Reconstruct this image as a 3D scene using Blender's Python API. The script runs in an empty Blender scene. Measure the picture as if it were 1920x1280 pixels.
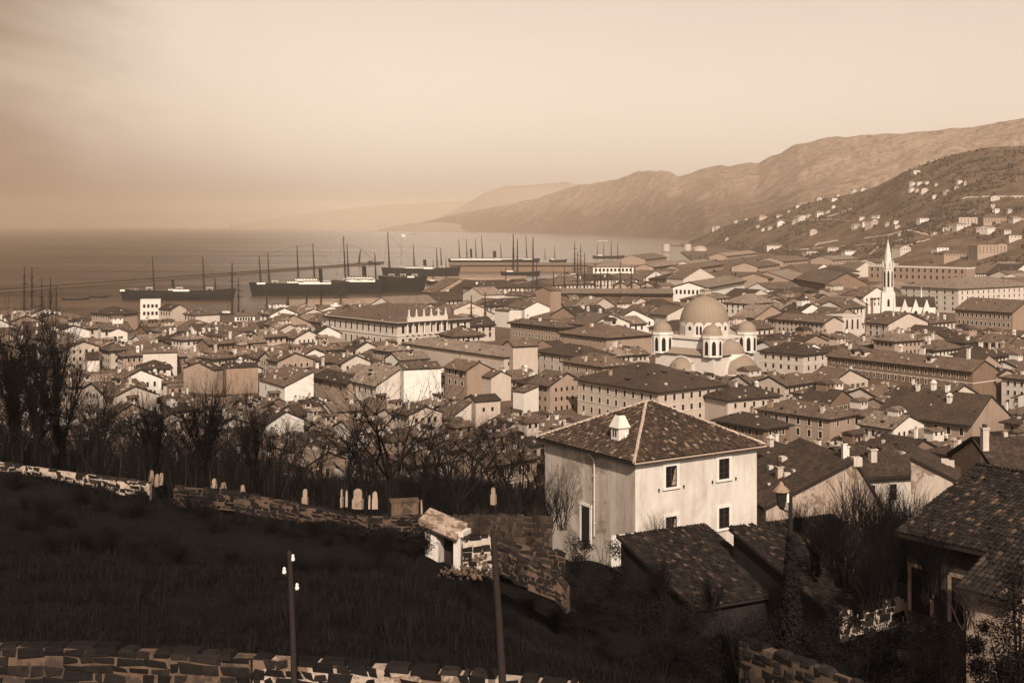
import bpy, math, random
from math import sin, cos, tan, pi, radians, sqrt, floor
from mathutils import Vector, Matrix, noise
R = random.Random(1885)
SC = bpy.context.scene
COL = SC.collection

# ------------------------------------------------------------------ camera
F, HZ, CH = 2300.0, 420.0, 75.0          # focal length and horizon in photograph pixels, eye height in metres
cam_d = bpy.data.cameras.new('camera')
cam_d.sensor_width = 36.0
cam_d.lens = 36.0 * F / 1920.0
cam_d.shift_y = -(640.0 - HZ) / 1920.0
cam_d.clip_start = 0.5
cam_d.clip_end = 80000.0
cam = bpy.data.objects.new('camera', cam_d)
COL.objects.link(cam)
cam.location = (0, 0, CH)
cam.rotation_euler = (pi / 2, 0, 0)
SC.camera = cam

def at(px, py, d):
    return Vector(((px - 960.0) / F * d, d, CH - (py - HZ) / F * d))
def proj(x, y, z):
    return 960.0 + F * x / y, HZ + F * (CH - z) / y
def lerp(a, b, t): return a + (b - a) * t
def clamp(t, a=0.0, b=1.0): return max(a, min(b, t))
def sstep(a, b, x):
    t = clamp((x - a) / (b - a)); return t * t * (3 - 2 * t)
def interp(tab, x):
    if x <= tab[0][0]: return tab[0][1]
    for (x0, y0), (x1, y1) in zip(tab, tab[1:]):
        if x <= x1: return lerp(y0, y1, (x - x0) / (x1 - x0))
    return tab[-1][1]

# ------------------------------------------------------------------ ground shape
LP = [(-100, 62), (20, 62.5), (34, 61.3), (45, 60.4), (60, 59.2), (75, 58.0), (85, 57.7), (92, 55.6), (110, 51.5), (150, 42), (200, 31.5), (260, 19), (330, 6), (380, 3)]
RP = [(-100, 62), (20, 62), (34, 60.5), (45, 57.5), (60, 51), (75, 47.5), (90, 46.5), (105, 46), (130, 41.5), (200, 29), (260, 18), (330, 6), (380, 3)]
def ground(x, y):
    if y > 380: return 3.0
    a, b = interp(LP, y), interp(RP, y)
    a -= 0.165 * (clamp(x, -45, 0) + 35) * sstep(50, 75, y) * (1 - sstep(110, 150, y))
    return lerp(a, b, sstep(-7, 9, x))
def ground_hit(px, py, d0=30.0, d1=400.0):
    """where the sight line through a pixel meets the ground"""
    d = d0
    while d < d1:
        p = at(px, py, d)
        if p.z <= ground(p.x, d): break
        d += 0.25
    return Vector((p.x, d, ground(p.x, d)))
def dsolve(px, py, H, d0=60.0, d1=3000.0):
    """distance at which the sight line through a pixel is H above the ground"""
    d = d1
    while d > d0:
        p = at(px, py, d)
        if p.z >= ground(p.x, d) + H: return d
        d -= 0.5 if d < 400 else 1.0
    return d0

# ------------------------------------------------------------------ objects
def mesh(name, verts, faces, mats=(), midx=None, smooth=False, uvs=None):
    me = bpy.data.meshes.new(name)
    me.from_pydata([tuple(v) for v in verts], [], faces)
    for m in mats: me.materials.append(m)
    if midx:
        me.polygons.foreach_set('material_index', midx)
    if smooth:
        me.polygons.foreach_set('use_smooth', [True] * len(me.polygons))
    if uvs:
        l = me.uv_layers.new(name='uv')
        flat = []
        for f in uvs:
            for u, v in f: flat += (u, v)
        l.data.foreach_set('uv', flat)
    me.update()
    return me
def ob(name, me, parent=None, loc=(0, 0, 0), rz=0.0, scale=None):
    o = bpy.data.objects.new(name, me)
    COL.objects.link(o)
    o.location = loc
    if rz: o.rotation_euler = (0, 0, rz)
    if scale: o.scale = scale
    if parent: o.parent = parent
    return o
def tag(o, label, cat, group=None, kind=None):
    if label: o['label'] = label
    if cat: o['category'] = cat
    if group: o['group'] = group
    if kind: o['kind'] = kind
    return o
def thing(name, label, cat, loc=(0, 0, 0), rz=0.0, group=None):
    o = bpy.data.objects.new(name, None)
    o.empty_display_size = 0.5
    COL.objects.link(o)
    o.location = loc; o.rotation_euler = (0, 0, rz)
    return tag(o, label, cat, group)
KIDS = {}
def copy_tree(o, parent=None):
    c = o.copy(); COL.objects.link(c)
    if parent is not None: c.parent = parent
    for k in [k for k in o.children]: copy_tree(k, c)
    return c

class MB:
    """collects simple solids into one mesh"""
    def __init__(s): s.v = []; s.f = []; s.m = []; s.uv = None
    def face(s, pts, m=0):
        b = len(s.v); s.v += [tuple(p) for p in pts]; s.f.append(tuple(range(b, b + len(pts)))); s.m.append(m)
    def hexa(s, p, m=0):
        """8 corners: bottom loop 0-3, top loop 4-7"""
        b = len(s.v); s.v += [tuple(q) for q in p]
        for f in ((3, 2, 1, 0), (4, 5, 6, 7), (0, 1, 5, 4), (1, 2, 6, 5), (2, 3, 7, 6), (3, 0, 4, 7)):
            s.f.append(tuple(b + i for i in f)); s.m.append(m)
    def box(s, x0, y0, z0, x1, y1, z1, m=0):
        s.hexa([(x0, y0, z0), (x1, y0, z0), (x1, y1, z0), (x0, y1, z0), (x0, y0, z1), (x1, y0, z1), (x1, y1, z1), (x0, y1, z1)], m)
    def bar(s, a, b, w, h, m=0):
        a, b = Vector(a), Vector(b); d = (b - a).normalized()
        up = Vector((0, 0, 1)) if abs(d.z) < 0.95 else Vector((0, 1, 0))
        sx = d.cross(up).normalized() * (w / 2); sz = sx.cross(d).normalized() * (h / 2)
        s.hexa([a - sx - sz, a + sx - sz, a + sx + sz, a - sx + sz, b - sx - sz, b + sx - sz, b + sx + sz, b - sx + sz], m)
    def tube(s, pts, rad, n=6, m=0, cap=True):
        pts = [Vector(p) for p in pts]
        if not hasattr(rad, '__len__'): rad = [rad] * len(pts)
        b = len(s.v); ref = None
        for i, p in enumerate(pts):
            d = (pts[min(i + 1, len(pts) - 1)] - pts[max(i - 1, 0)]).normalized()
            if ref is None: ref = Vector((1, 0, 0)) if abs(d.x) < 0.8 else Vector((0, 1, 0))
            x = (ref - d * ref.dot(d)).normalized(); y = d.cross(x); ref = x
            for k in range(n):
                a = 2 * pi * k / n
                s.v.append(tuple(p + (x * cos(a) + y * sin(a)) * rad[i]))
        for i in range(len(pts) - 1):
            for k in range(n):
                k2 = (k + 1) % n
                s.f.append((b + i * n + k, b + i * n + k2, b + (i + 1) * n + k2, b + (i + 1) * n + k)); s.m.append(m)
        if cap:
            s.f.append(tuple(b + k for k in reversed(range(n)))); s.m.append(m)
            s.f.append(tuple(b + (len(pts) - 1) * n + k for k in range(n))); s.m.append(m)
    def lathe(s, prof, c=(0, 0, 0), n=16, m=0, a0=0.0, a1=2 * pi, sx=1.0, sy=1.0):
        """prof: (radius, z) from bottom to top"""
        b = len(s.v); full = abs(a1 - a0 - 2 * pi) < 1e-6
        k_n = n if full else n + 1
        for r, z in prof:
            for k in range(k_n):
                a = a0 + (a1 - a0) * k / n
                s.v.append((c[0] + r * cos(a) * sx, c[1] + r * sin(a) * sy, c[2] + z))
        for i in range(len(prof) - 1):
            for k in range(n):
                k2 = (k + 1) % k_n if full else k + 1
                s.f.append((b + i * k_n + k, b + i * k_n + k2, b + (i + 1) * k_n + k2, b + (i + 1) * k_n + k)); s.m.append(m)
    def build(s, name, mats, parent=None, loc=(0, 0, 0), rz=0.0, smooth=False):
        return ob(name, mesh(name, s.v, s.f, mats, s.m, smooth), parent, loc, rz)
    def me(s, name, mats, smooth=False):
        return mesh(name, s.v, s.f, mats, s.m, smooth)

# ------------------------------------------------------------------ materials
def nodes(name):
    m = bpy.data.materials.new(name); m.use_nodes = True
    nt = m.node_tree; nt.nodes.clear()
    out = nt.nodes.new('ShaderNodeOutputMaterial')
    b = nt.nodes.new('ShaderNodeBsdfPrincipled')
    nt.links.new(b.outputs[0], out.inputs[0])
    b.inputs['Specular IOR Level'].default_value = 0.12
    return m, nt, b
def N(nt, t, **kw):
    n = nt.nodes.new(t)
    for k, v in kw.items(): setattr(n, k, v)
    return n
def mixc(nt, fac, a, b, mode='MIX'):
    n = nt.nodes.new('ShaderNodeMix'); n.data_type = 'RGBA'; n.blend_type = mode; n.clamp_factor = True
    for sock, v in ((n.inputs[0], fac), (n.inputs[6], a), (n.inputs[7], b)):
        if isinstance(v, (int, float)): sock.default_value = v
        elif isinstance(v, tuple): sock.default_value = (*v[:3], 1)
        else: nt.links.new(v, sock)
    return n.outputs[2]
def math_(nt, op, a, b=0.0, c=0.0):
    n = nt.nodes.new('ShaderNodeMath'); n.operation = op
    for i, v in enumerate((a, b, c)):
        if isinstance(v, (int, float)): n.inputs[i].default_value = v
        else: nt.links.new(v, n.inputs[i])
    return n.outputs[0]
def ramp(nt, fac, stops):
    n = nt.nodes.new('ShaderNodeValToRGB')
    e = n.color_ramp.elements
    while len(e) < len(stops): e.new(0.5)
    for el, (p, c) in zip(e, stops):
        el.position = p
        el.color = (*c, 1) if isinstance(c, tuple) else (c, c, c, 1)
    nt.links.new(fac, n.inputs[0])
    return n.outputs[0]
def noise_(nt, vec, scale, detail=4, rough=0.6, dist=0.0):
    n = N(nt, 'ShaderNodeTexNoise'); n.inputs['Scale'].default_value = scale
    n.inputs['Detail'].default_value = detail; n.inputs['Roughness'].default_value = rough
    n.inputs['Distortion'].default_value = dist
    nt.links.new(vec, n.inputs['Vector']); return n.outputs[0]
def scale_vec(nt, vec, s):
    n = N(nt, 'ShaderNodeVectorMath', operation='MULTIPLY'); n.inputs[1].default_value = s
    nt.links.new(vec, n.inputs[0]); return n.outputs[0]
def posn(nt): return N(nt, 'ShaderNodeNewGeometry').outputs['Position']
def bump(nt, b, h, strength=0.5, dist=0.05):
    n = N(nt, 'ShaderNodeBump'); n.inputs['Strength'].default_value = strength; n.inputs['Distance'].default_value = dist
    nt.links.new(h, n.inputs['Height']); nt.links.new(n.outputs[0], b.inputs['Normal'])

# the print is monochrome: a grey albedo v becomes a brown whose hue follows the print's tone scale
def sep(v):
    tab_g = [(0.0, 0.90), (0.03, 0.80), (0.10, 0.645), (0.25, 0.665), (0.5, 0.80), (0.8, 0.96)]
    tab_b = [(0.0, 0.90), (0.03, 0.72), (0.10, 0.44), (0.25, 0.47), (0.5, 0.66), (0.8, 0.90)]
    k = v * 0.60
    return (k, k * interp(tab_g, v), k * interp(tab_b, v))

def flat_mat(name, v, rough=0.85, var=0.25, sc=3.0, metal=0.0):
    m, nt, b = nodes(name)
    p = posn(nt)
    f = noise_(nt, p, sc)
    c = mixc(nt, f, sep(v * (1 - var)), sep(min(0.85, v * (1 + var))))
    nt.links.new(c, b.inputs['Base Color'])
    b.inputs['Roughness'].default_value = rough
    b.inputs['Metallic'].default_value = metal
    if v < 0.05 and rough > .75: b.inputs['Specular IOR Level'].default_value = 0.02
    return m

def plaster(name, v, stain=0.35, sc=1.0, patch=0.0):
    """lime plaster: blotches, rain streaks and (patch) places where it has come off"""
    m, nt, b = nodes(name)
    p = posn(nt)
    oi = N(nt, 'ShaderNodeObjectInfo').outputs['Random']
    base = mixc(nt, oi, sep(v * 0.86), sep(min(0.85, v * 1.1)))
    st = noise_(nt, scale_vec(nt, p, (1.3 * sc, 1.3 * sc, 0.16 * sc)), 1.0, 5, 0.65)
    stf = ramp(nt, st, [(0.46, 0.0), (0.75, stain)])
    c = mixc(nt, stf, base, sep(v * 0.38))
    bl = noise_(nt, p, 0.22 * sc, 6, 0.7, 0.6)
    blf = ramp(nt, bl, [(0.45, 0.0), (0.72, stain * 0.9)])
    c = mixc(nt, blf, c, sep(v * 0.45))
    fine = noise_(nt, p, 9.0 * sc, 3, 0.7)
    c = mixc(nt, math_(nt, 'MULTIPLY', fine, 0.25), c, sep(v * 0.6))
    if patch:
        pt = noise_(nt, p, 0.33 * sc, 7, 0.72, 0.3)
        pf = ramp(nt, pt, [(0.60 - patch * .1, 0.0), (0.63 - patch * .1, patch)])
        c = mixc(nt, pf, c, sep(v * 0.3))
    nt.links.new(c, b.inputs['Base Color'])
    b.inputs['Roughness'].default_value = 0.92
    bump(nt, b, fine, 0.3, 0.02)
    return m

def tiled(name, v, tu=0.30, tv=0.45, contrast=1.0):
    """clay tiles laid in rows, on the roof's own uv in metres"""
    m, nt, b = nodes(name)
    uv = N(nt, 'ShaderNodeUVMap').outputs[0]
    s = N(nt, 'ShaderNodeSeparateXYZ'); nt.links.new(uv, s.inputs[0])
    cu = math_(nt, 'FLOOR', math_(nt, 'DIVIDE', s.outputs[0], tu))
    cv = math_(nt, 'FLOOR', math_(nt, 'DIVIDE', s.outputs[1], tv))
    cmb = N(nt, 'ShaderNodeCombineXYZ'); nt.links.new(cu, cmb.inputs[0]); nt.links.new(cv, cmb.inputs[1])
    wn = N(nt, 'ShaderNodeTexWhiteNoise', noise_dimensions='3D'); nt.links.new(cmb.outputs[0], wn.inputs['Vector'])
    oi = N(nt, 'ShaderNodeObjectInfo').outputs['Random']; nt.links.new(math_(nt, 'MULTIPLY', oi, 91.0), cmb.inputs[2])
    base = mixc(nt, oi, sep(v * 0.55), sep(v * 1.45))
    tile = ramp(nt, wn.outputs['Value'], [(0.0, 0.0), (0.55, 0.35), (0.85, 0.6), (1.0, 1.0)])
    c = mixc(nt, tile, mixc(nt, 0.5 * contrast, base, sep(v * 0.35)), mixc(nt, 0.55 * contrast, base, sep(min(.6, v * 2.4))))
    p = posn(nt)
    bl = noise_(nt, p, 0.16, 6, 0.7)
    c = mixc(nt, ramp(nt, bl, [(0.42, 0.0), (0.7, 0.6)]), c, sep(v * 0.45))
    li = noise_(nt, p, 0.9, 5, 0.7)
    c = mixc(nt, ramp(nt, li, [(0.54, 0.0), (0.68, 0.65)]), c, sep(min(.5, v * 2.0)))
    ld = noise_(nt, p, 1.3, 4, 0.75)
    c = mixc(nt, ramp(nt, ld, [(0.54, 0.0), (0.66, 0.75)]), c, sep(v * 0.3))
    nt.links.new(c, b.inputs['Base Color'])
    b.inputs['Roughness'].default_value = 0.9
    fr = math_(nt, 'FRACT', math_(nt, 'DIVIDE', s.outputs[0], tu))
    hump = math_(nt, 'SINE', math_(nt, 'MULTIPLY', fr, pi))
    fv = math_(nt, 'FRACT', math_(nt, 'DIVIDE', s.outputs[1], tv))
    h = math_(nt, 'SUBTRACT', hump, math_(nt, 'MULTIPLY', fv, 0.4))
    bump(nt, b, h, 0.9, 0.09)
    return m

def loose_tile(name, v):
    """for modelled tiles: each tile its own tone"""
    m, nt, b = nodes(name)
    g = N(nt, 'ShaderNodeNewGeometry')
    c = ramp(nt, g.outputs['Random Per Island'], [(0.0, sep(v * 0.55)), (0.4, sep(v * 0.85)), (0.8, sep(v * 1.3)), (0.93, sep(v * 2.0)), (1.0, sep(min(.62, v * 5.0)))])
    li = noise_(nt, g.outputs['Position'], 2.2, 6, 0.75)
    c = mixc(nt, ramp(nt, li, [(0.52, 0.0), (0.66, 0.55)]), c, sep(v * 0.4))
    li2 = noise_(nt, g.outputs['Position'], 6.0, 4, 0.75)
    c = mixc(nt, ramp(nt, li2, [(0.60, 0.0), (0.68, 0.55)]), c, sep(min(.55, v * 2.6)))
    nt.links.new(c, b.inputs['Base Color']); b.inputs['Roughness'].default_value = 0.95; b.inputs['Specular IOR Level'].default_value = 0.04
    return m

def ground_mat(name, v, sc=0.5, var=0.5, b_d=0.3):
    m, nt, b = nodes(name)
    p = posn(nt)
    f = noise_(nt, p, sc, 8, 0.7)
    c = mixc(nt, ramp(nt, f, [(0.3, 0.0), (0.72, 1.0)]), sep(v * (1 - var)), sep(v * (1 + var)))
    f2 = noise_(nt, p, sc * 9, 5, 0.7)
    c = mixc(nt, ramp(nt, f2, [(0.45, 0.0), (0.7, 0.6)]), c, sep(v * 0.45))
    nt.links.new(c, b.inputs['Base Color']); b.inputs['Roughness'].default_value = 0.95
    bump(nt, b, f2, 0.6, b_d)
    return m

M = {}
M['white'] = plaster('white_plaster', 0.80, 0.18)
M['cream'] = plaster('cream_plaster', 0.62, 0.30)
M['tan'] = plaster('tan_plaster', 0.40, 0.35)
M['brown'] = plaster('brown_plaster', 0.24, 0.40)
M['house_plaster'] = plaster('weathered_house_plaster', 0.70, 0.42, 1.0, 0.08)
M['house_stained_shaded'] = plaster('damp_shaded_plaster', 0.62, 0.75, 0.7, 0.55)  # damp stains, plus the left face's shade put into a darker tone
M['old_plaster'] = plaster('flaking_old_plaster', 0.55, 0.7, 1.1, 0.7)
M['rough'] = plaster('rough_masonry', 0.42, 0.5, 2.0, 0.5)
M['tile'] = tiled('clay_tiles', 0.145)
M['tile_pale'] = tiled('pale_clay_tiles', 0.25, contrast=0.8)
M['tile_dark'] = tiled('dark_clay_tiles', 0.068)
M['loose'] = loose_tile('old_clay_tiles', 0.075)
M['loose_dark'] = loose_tile('sooty_clay_tiles', 0.07)
M['mortar'] = plaster('lime_mortar', 0.58, 0.5, 3.0, 0.4)
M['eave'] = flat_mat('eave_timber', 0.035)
M['glass_dark'] = flat_mat('dark_window_glass', 0.018, 0.25, 0.2)
M['frame'] = flat_mat('pale_stone_trim', 0.66, 0.85, 0.12)
M['frame_white'] = flat_mat('whitewashed_trim', 0.76, 0.85, 0.1)
M['frame_tan'] = flat_mat('tan_stone_trim', 0.42, 0.85, 0.15)
M['shutter'] = flat_mat('painted_shutter', 0.13, 0.8, 0.2)
M['iron'] = flat_mat('black_iron', 0.022, 0.6, 0.2, 8, 0.0)
M['wood'] = flat_mat('weathered_timber', 0.055, 0.9, 0.35, 5)
M['pole'] = flat_mat('tarred_pole_timber', 0.035, 0.9, 0.35, 9)
M['porcelain'] = flat_mat('white_porcelain', 0.82, 0.2, 0.03)
M['hull'] = flat_mat('black_hull_paint', 0.022, 0.7, 0.3, 0.1)
M['ship_white'] = flat_mat('white_ship_paint', 0.78, 0.6, 0.1)
M['mast'] = flat_mat('mast_timber', 0.045, 0.8, 0.3, 1)
M['deck'] = flat_mat('deck_planks', 0.2, 0.9, 0.2, 1)
M['zinc'] = flat_mat('dull_zinc', 0.30, 0.7, 0.18, 0.6)
M['stone_pale'] = flat_mat('pale_stone', 0.68, 0.85, 0.15, 1.2)
M['quay'] = ground_mat('quay_paving', 0.34, 0.08, 0.35, 0.1)
M['town_ground'] = ground_mat('town_earth', 0.14, 0.05, 0.5, 0.2)

SUN_E, SKY_S, SKY_P, HAZE, LEFT_DARK = 4.3, 0.15, 0.855, 4.3e-5, 1.2e-4

# ------------------------------------------------------------------ light
SUN_EL = radians(37); SUN_AZ = radians(-82)            # direction to the sun: behind the camera, to its right
sv = Vector((cos(SUN_AZ) * cos(SUN_EL), sin(SUN_AZ) * cos(SUN_EL), sin(SUN_EL)))
sd = bpy.data.lights.new('sun', 'SUN'); sd.energy = SUN_E; sd.angle = radians(0.6); sd.color = (1.0, 0.865, 0.72)
so = bpy.data.objects.new('sun', sd); COL.objects.link(so); so.location = (60, -200, 300)
so.rotation_euler = sv.to_track_quat('Z', 'Y').to_euler()

w = bpy.data.worlds.new('World'); SC.world = w; w.use_nodes = True
nt = w.node_tree; nt.nodes.clear()
wo = N(nt, 'ShaderNodeOutputWorld'); bg = N(nt, 'ShaderNodeBackground'); nt.links.new(bg.outputs[0], wo.inputs[0])
sky = N(nt, 'ShaderNodeTexSky'); sky.sky_type = 'NISHITA'; sky.sun_disc = False
sky.sun_elevation = SUN_EL
sky.sun_rotation = math.atan2(sv.x, sv.y)
sky.altitude = 80; sky.dust_density = 3.0; sky.air_density = 1.0; sky.ozone_density = 1.0
bw = N(nt, 'ShaderNodeRGBToBW'); nt.links.new(sky.outputs[0], bw.inputs[0])
# overcast-white winter sky with an added dark tint towards the left
tc = N(nt, 'ShaderNodeTexCoord'); sp = N(nt, 'ShaderNodeSeparateXYZ'); nt.links.new(tc.outputs['Generated'], sp.inputs[0])
az = math_(nt, 'ARCTAN2', sp.outputs[0], sp.outputs[1])
cl = noise_(nt, scale_vec(nt, tc.outputs['Generated'], (2.0, 2.0, 4.0)), 1.3, 5, 0.6, 0.8)
azn = math_(nt, 'ADD', az, math_(nt, 'MULTIPLY', math_(nt, 'SUBTRACT', cl, 0.5), 0.30))
mr = N(nt, 'ShaderNodeMapRange', interpolation_type='SMOOTHSTEP'); nt.links.new(azn, mr.inputs[0])
mr.inputs[1].default_value = -0.47; mr.inputs[2].default_value = -0.22; mr.inputs[3].default_value = 1.0; mr.inputs[4].default_value = 0.0
mr2 = N(nt, 'ShaderNodeMapRange', interpolation_type='SMOOTHSTEP'); nt.links.new(math_(nt, 'ABSOLUTE', az), mr2.inputs[0])
mr2.inputs[1].default_value = 0.6; mr2.inputs[2].default_value = 1.4; mr2.inputs[3].default_value = 1.0; mr2.inputs[4].default_value = 0.0
left_darkening = math_(nt, 'MULTIPLY', mr.outputs[0], mr2.outputs[0])
lum = math_(nt, 'POWER', bw.outputs[0], SKY_P)
col = mixc(nt, left_darkening, (1.0, 0.825, 0.68), (0.27, 0.172, 0.110))
fineg = math_(nt, 'ADD', 0.94, math_(nt, 'MULTIPLY', cl, 0.12))
vm = N(nt, 'ShaderNodeVectorMath', operation='SCALE'); nt.links.new(col, vm.inputs[0]); nt.links.new(math_(nt, 'MULTIPLY', lum, fineg), vm.inputs['Scale'])
nt.links.new(vm.outputs[0], bg.inputs[0]); bg.inputs[1].default_value = SKY_S

# ------------------------------------------------------------------ sea, land, hills
def struct(o): o['kind'] = 'structure'; return o
m, nt, b = nodes('sea_water')
p = posn(nt)
w1 = noise_(nt, scale_vec(nt, p, (0.02, 0.05, 1)), 1.0, 6, 0.65)
w2 = noise_(nt, scale_vec(nt, p, (0.0012, 0.006, 1)), 1.0, 4, 0.6, 0.5)
c = mixc(nt, ramp(nt, w2, [(0.35, 0.0), (0.65, 1.0)]), (0.035, 0.022, 0.014), (0.075, 0.047, 0.030))
nt.links.new(c, b.inputs['Base Color']); b.inputs['Specular IOR Level'].default_value = 0.5; b.inputs['Roughness'].default_value = 0.24; b.inputs['IOR'].default_value = 1.33
sx_ = N(nt, 'ShaderNodeSeparateXYZ'); nt.links.new(p, sx_.inputs[0])
bn = N(nt, 'ShaderNodeBump'); bn.inputs['Distance'].default_value = 3.0; nt.links.new(w1, bn.inputs['Height']); nt.links.new(bn.outputs[0], b.inputs['Normal'])
wind = N(nt, 'ShaderNodeMapRange', interpolation_type='SMOOTHSTEP'); nt.links.new(math_(nt, 'ADD', math_(nt, 'DIVIDE', sx_.outputs[0], sx_.outputs[1]), math_(nt, 'MULTIPLY', w2, 0.12)), wind.inputs[0])
wind.inputs[1].default_value = -0.34; wind.inputs[2].default_value = 0.02; wind.inputs[3].default_value = 0.85; wind.inputs[4].default_value = 0.025      # ruffled open water on the left, calm water in the lee of the hills
nt.links.new(wind.outputs[0], bn.inputs['Strength'])
nt.links.new(math_(nt, 'ADD', 0.18, math_(nt, 'MULTIPLY', wind.outputs[0], 0.50)), b.inputs['Roughness'])
nt.links.new(math_(nt, 'SUBTRACT', 0.5, math_(nt, 'MULTIPLY', wind.outputs[0], 0.42)), b.inputs['Specular IOR Level'])
M['sea'] = m
s = 29000
struct(ob('sea', mesh('sea', [(-s, -2900, 0), (s, -2900, 0), (s, 29000, 0), (-s, 29000, 0)], [(0, 1, 2, 3)], [M['sea']])))

# hillside under the camera, falling to the town
M['slope'] = ground_mat('dark_slope_earth', 0.022, 0.35, 0.5, 0.4)
def axis(segs):
    out = []
    for a, b_, st in segs:
        n = max(1, round((b_ - a) / st)); out += [a + (b_ - a) * i / n for i in range(n)]
    return out + [segs[-1][1]]
xs = axis([(-420, -120, 15), (-120, -60, 5), (-60, 70, 1.6), (70, 130, 5), (130, 420, 15)])
ys = axis([(-60, 20, 8), (20, 118, 1.6), (118, 200, 4), (200, 405, 8)])
vs, fs = [], []
for y in ys:
    for x in xs:
        z = ground(x, y)
        near = sstep(390, 300, y)
        z += near * (0.45 * noise.noise(Vector((x * .16, y * .16, 0))) + 0.18 * noise.noise(Vector((x * .55, y * .55, 3))))
        vs.append((x, y, z - (0.3 if y > 395 else 0)))
nx = len(xs)
for j in range(len(ys) - 1):
    for i in range(nx - 1):
        a = j * nx + i; fs.append((a, a + 1, a + nx + 1, a + nx))
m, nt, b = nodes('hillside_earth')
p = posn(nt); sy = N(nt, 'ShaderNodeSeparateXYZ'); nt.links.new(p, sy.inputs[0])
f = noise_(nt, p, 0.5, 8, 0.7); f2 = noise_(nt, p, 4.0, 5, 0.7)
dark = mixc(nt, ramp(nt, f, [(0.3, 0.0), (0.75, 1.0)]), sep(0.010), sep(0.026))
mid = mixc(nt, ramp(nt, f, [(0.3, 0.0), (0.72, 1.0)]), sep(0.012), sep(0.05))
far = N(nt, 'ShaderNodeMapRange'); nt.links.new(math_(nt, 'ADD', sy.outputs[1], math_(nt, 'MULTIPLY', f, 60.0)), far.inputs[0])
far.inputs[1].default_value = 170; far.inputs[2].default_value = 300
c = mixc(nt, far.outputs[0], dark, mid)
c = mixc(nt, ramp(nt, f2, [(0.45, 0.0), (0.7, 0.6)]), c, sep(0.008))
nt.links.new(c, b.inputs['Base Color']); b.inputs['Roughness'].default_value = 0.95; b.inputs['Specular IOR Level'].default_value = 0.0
bump(nt, b, f2, 0.6, 0.2)
M['hillside'] = m
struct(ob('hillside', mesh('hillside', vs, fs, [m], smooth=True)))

COAST = [(-900, 400), (-900, 840), (-420, 890), (-320, 940), (-238, 975), (-206, 990), (-100, 992), (-95, 1060), (-60, 1200), (-20, 1290), (60, 1330),
         (72, 1780), (128, 1800), (140, 2060), (330, 2160), (440, 3200), (700, 4100), (1200, 5200), (9000, 5200), (9000, 400)]
def on_land(x, y):
    ins = False; n = len(COAST)
    for i in range(n):
        x0, y0 = COAST[i]; x1, y1 = COAST[(i + 1) % n]
        if (y0 > y) != (y1 > y) and x < (x1 - x0) * (y - y0) / (y1 - y0) + x0: ins = not ins
    return ins
top = [(x, y, 3.0) for x, y in COAST]; bot = [(x, y, -4.0) for x, y in COAST]
n = len(COAST)
struct(ob('ground', mesh('ground', top + bot, [tuple(reversed(range(n)))] + [(i, (i + 1) % n, n + (i + 1) % n, n + i) for i in range(n)], [M['town_ground']])))
def pier(name, pts, z=3.0):
    k = len(pts)
    return struct(ob(name, mesh(name, [(x, y, z) for x, y in pts] + [(x, y, -4) for x, y in pts], [tuple(range(k))] + [((i + 1) % k, i, k + i, k + (i + 1) % k) for i in range(k)], [M['quay']])))

def hill_mat(name, v, sc, var=0.45, streak=(1, 1, 2.2)):
    m, nt, b = nodes(name)
    p = scale_vec(nt, posn(nt), streak)
    f = noise_(nt, p, sc, 8, 0.68)
    c = mixc(nt, ramp(nt, f, [(0.34, 0.0), (0.66, 1.0)]), sep(v * (1 - var)), sep(v * (1 + var)))
    f2 = noise_(nt, p, sc * 7, 4, 0.7)
    c = mixc(nt, ramp(nt, f2, [(0.48, 0.0), (0.62, 0.6)]), c, sep(v * 0.5))
    f3 = noise_(nt, p, sc * 2.1, 6, 0.7)
    c = mixc(nt, ramp(nt, f3, [(0.60, 0.0), (0.70, 0.5)]), c, sep(min(.5, v * 1.9)))
    nt.links.new(c, b.inputs['Base Color']); b.inputs['Roughness'].default_value = 1.0; b.inputs['Specular IOR Level'].default_value = 0.0
    return m
M['hill_dark'] = hill_mat('wooded_hill', 0.15, 0.02, 0.5, (1, 1, 1))
M['hill_lit'] = hill_mat('bare_karst_slope', 0.36, 0.012, 0.36, (1, 1, 1))
m, nt, b = nodes('karst_slope_with_woods')
p = posn(nt); sz = N(nt, 'ShaderNodeSeparateXYZ'); nt.links.new(p, sz.inputs[0])
n1 = noise_(nt, p, 0.004, 8, 0.7); n2 = noise_(nt, p, 0.03, 6, 0.75); n3 = noise_(nt, p, 0.012, 7, 0.72)
up = N(nt, 'ShaderNodeMapRange', interpolation_type='SMOOTHSTEP'); nt.links.new(math_(nt, 'ADD', sz.outputs[2], math_(nt, 'MULTIPLY', math_(nt, 'SUBTRACT', n1, 0.5), 520.0)), up.inputs[0])
up.inputs[1].default_value = 90; up.inputs[2].default_value = 300
c = mixc(nt, up.outputs[0], sep(0.17), sep(0.37))
c = mixc(nt, ramp(nt, n2, [(0.47, 0.0), (0.62, 0.7)]), c, sep(0.13))
c = mixc(nt, ramp(nt, n3, [(0.52, 0.0), (0.66, 0.65)]), c, sep(0.12))
c = mixc(nt, ramp(nt, noise_(nt, p, 0.02, 5, 0.7), [(0.58, 0.0), (0.66, 0.6)]), c, sep(0.46))
nt.links.new(c, b.inputs['Base Color']); b.inputs['Roughness'].default_value = 1.0; b.inputs['Specular IOR Level'].default_value = 0.0
bump(nt, b, n3, 1.0, 25.0)
M['hill_lit'] = m
M['hill_far'] = hill_mat('far_slope', 0.34, 0.003, 0.2, (1, 1, 1))

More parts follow.
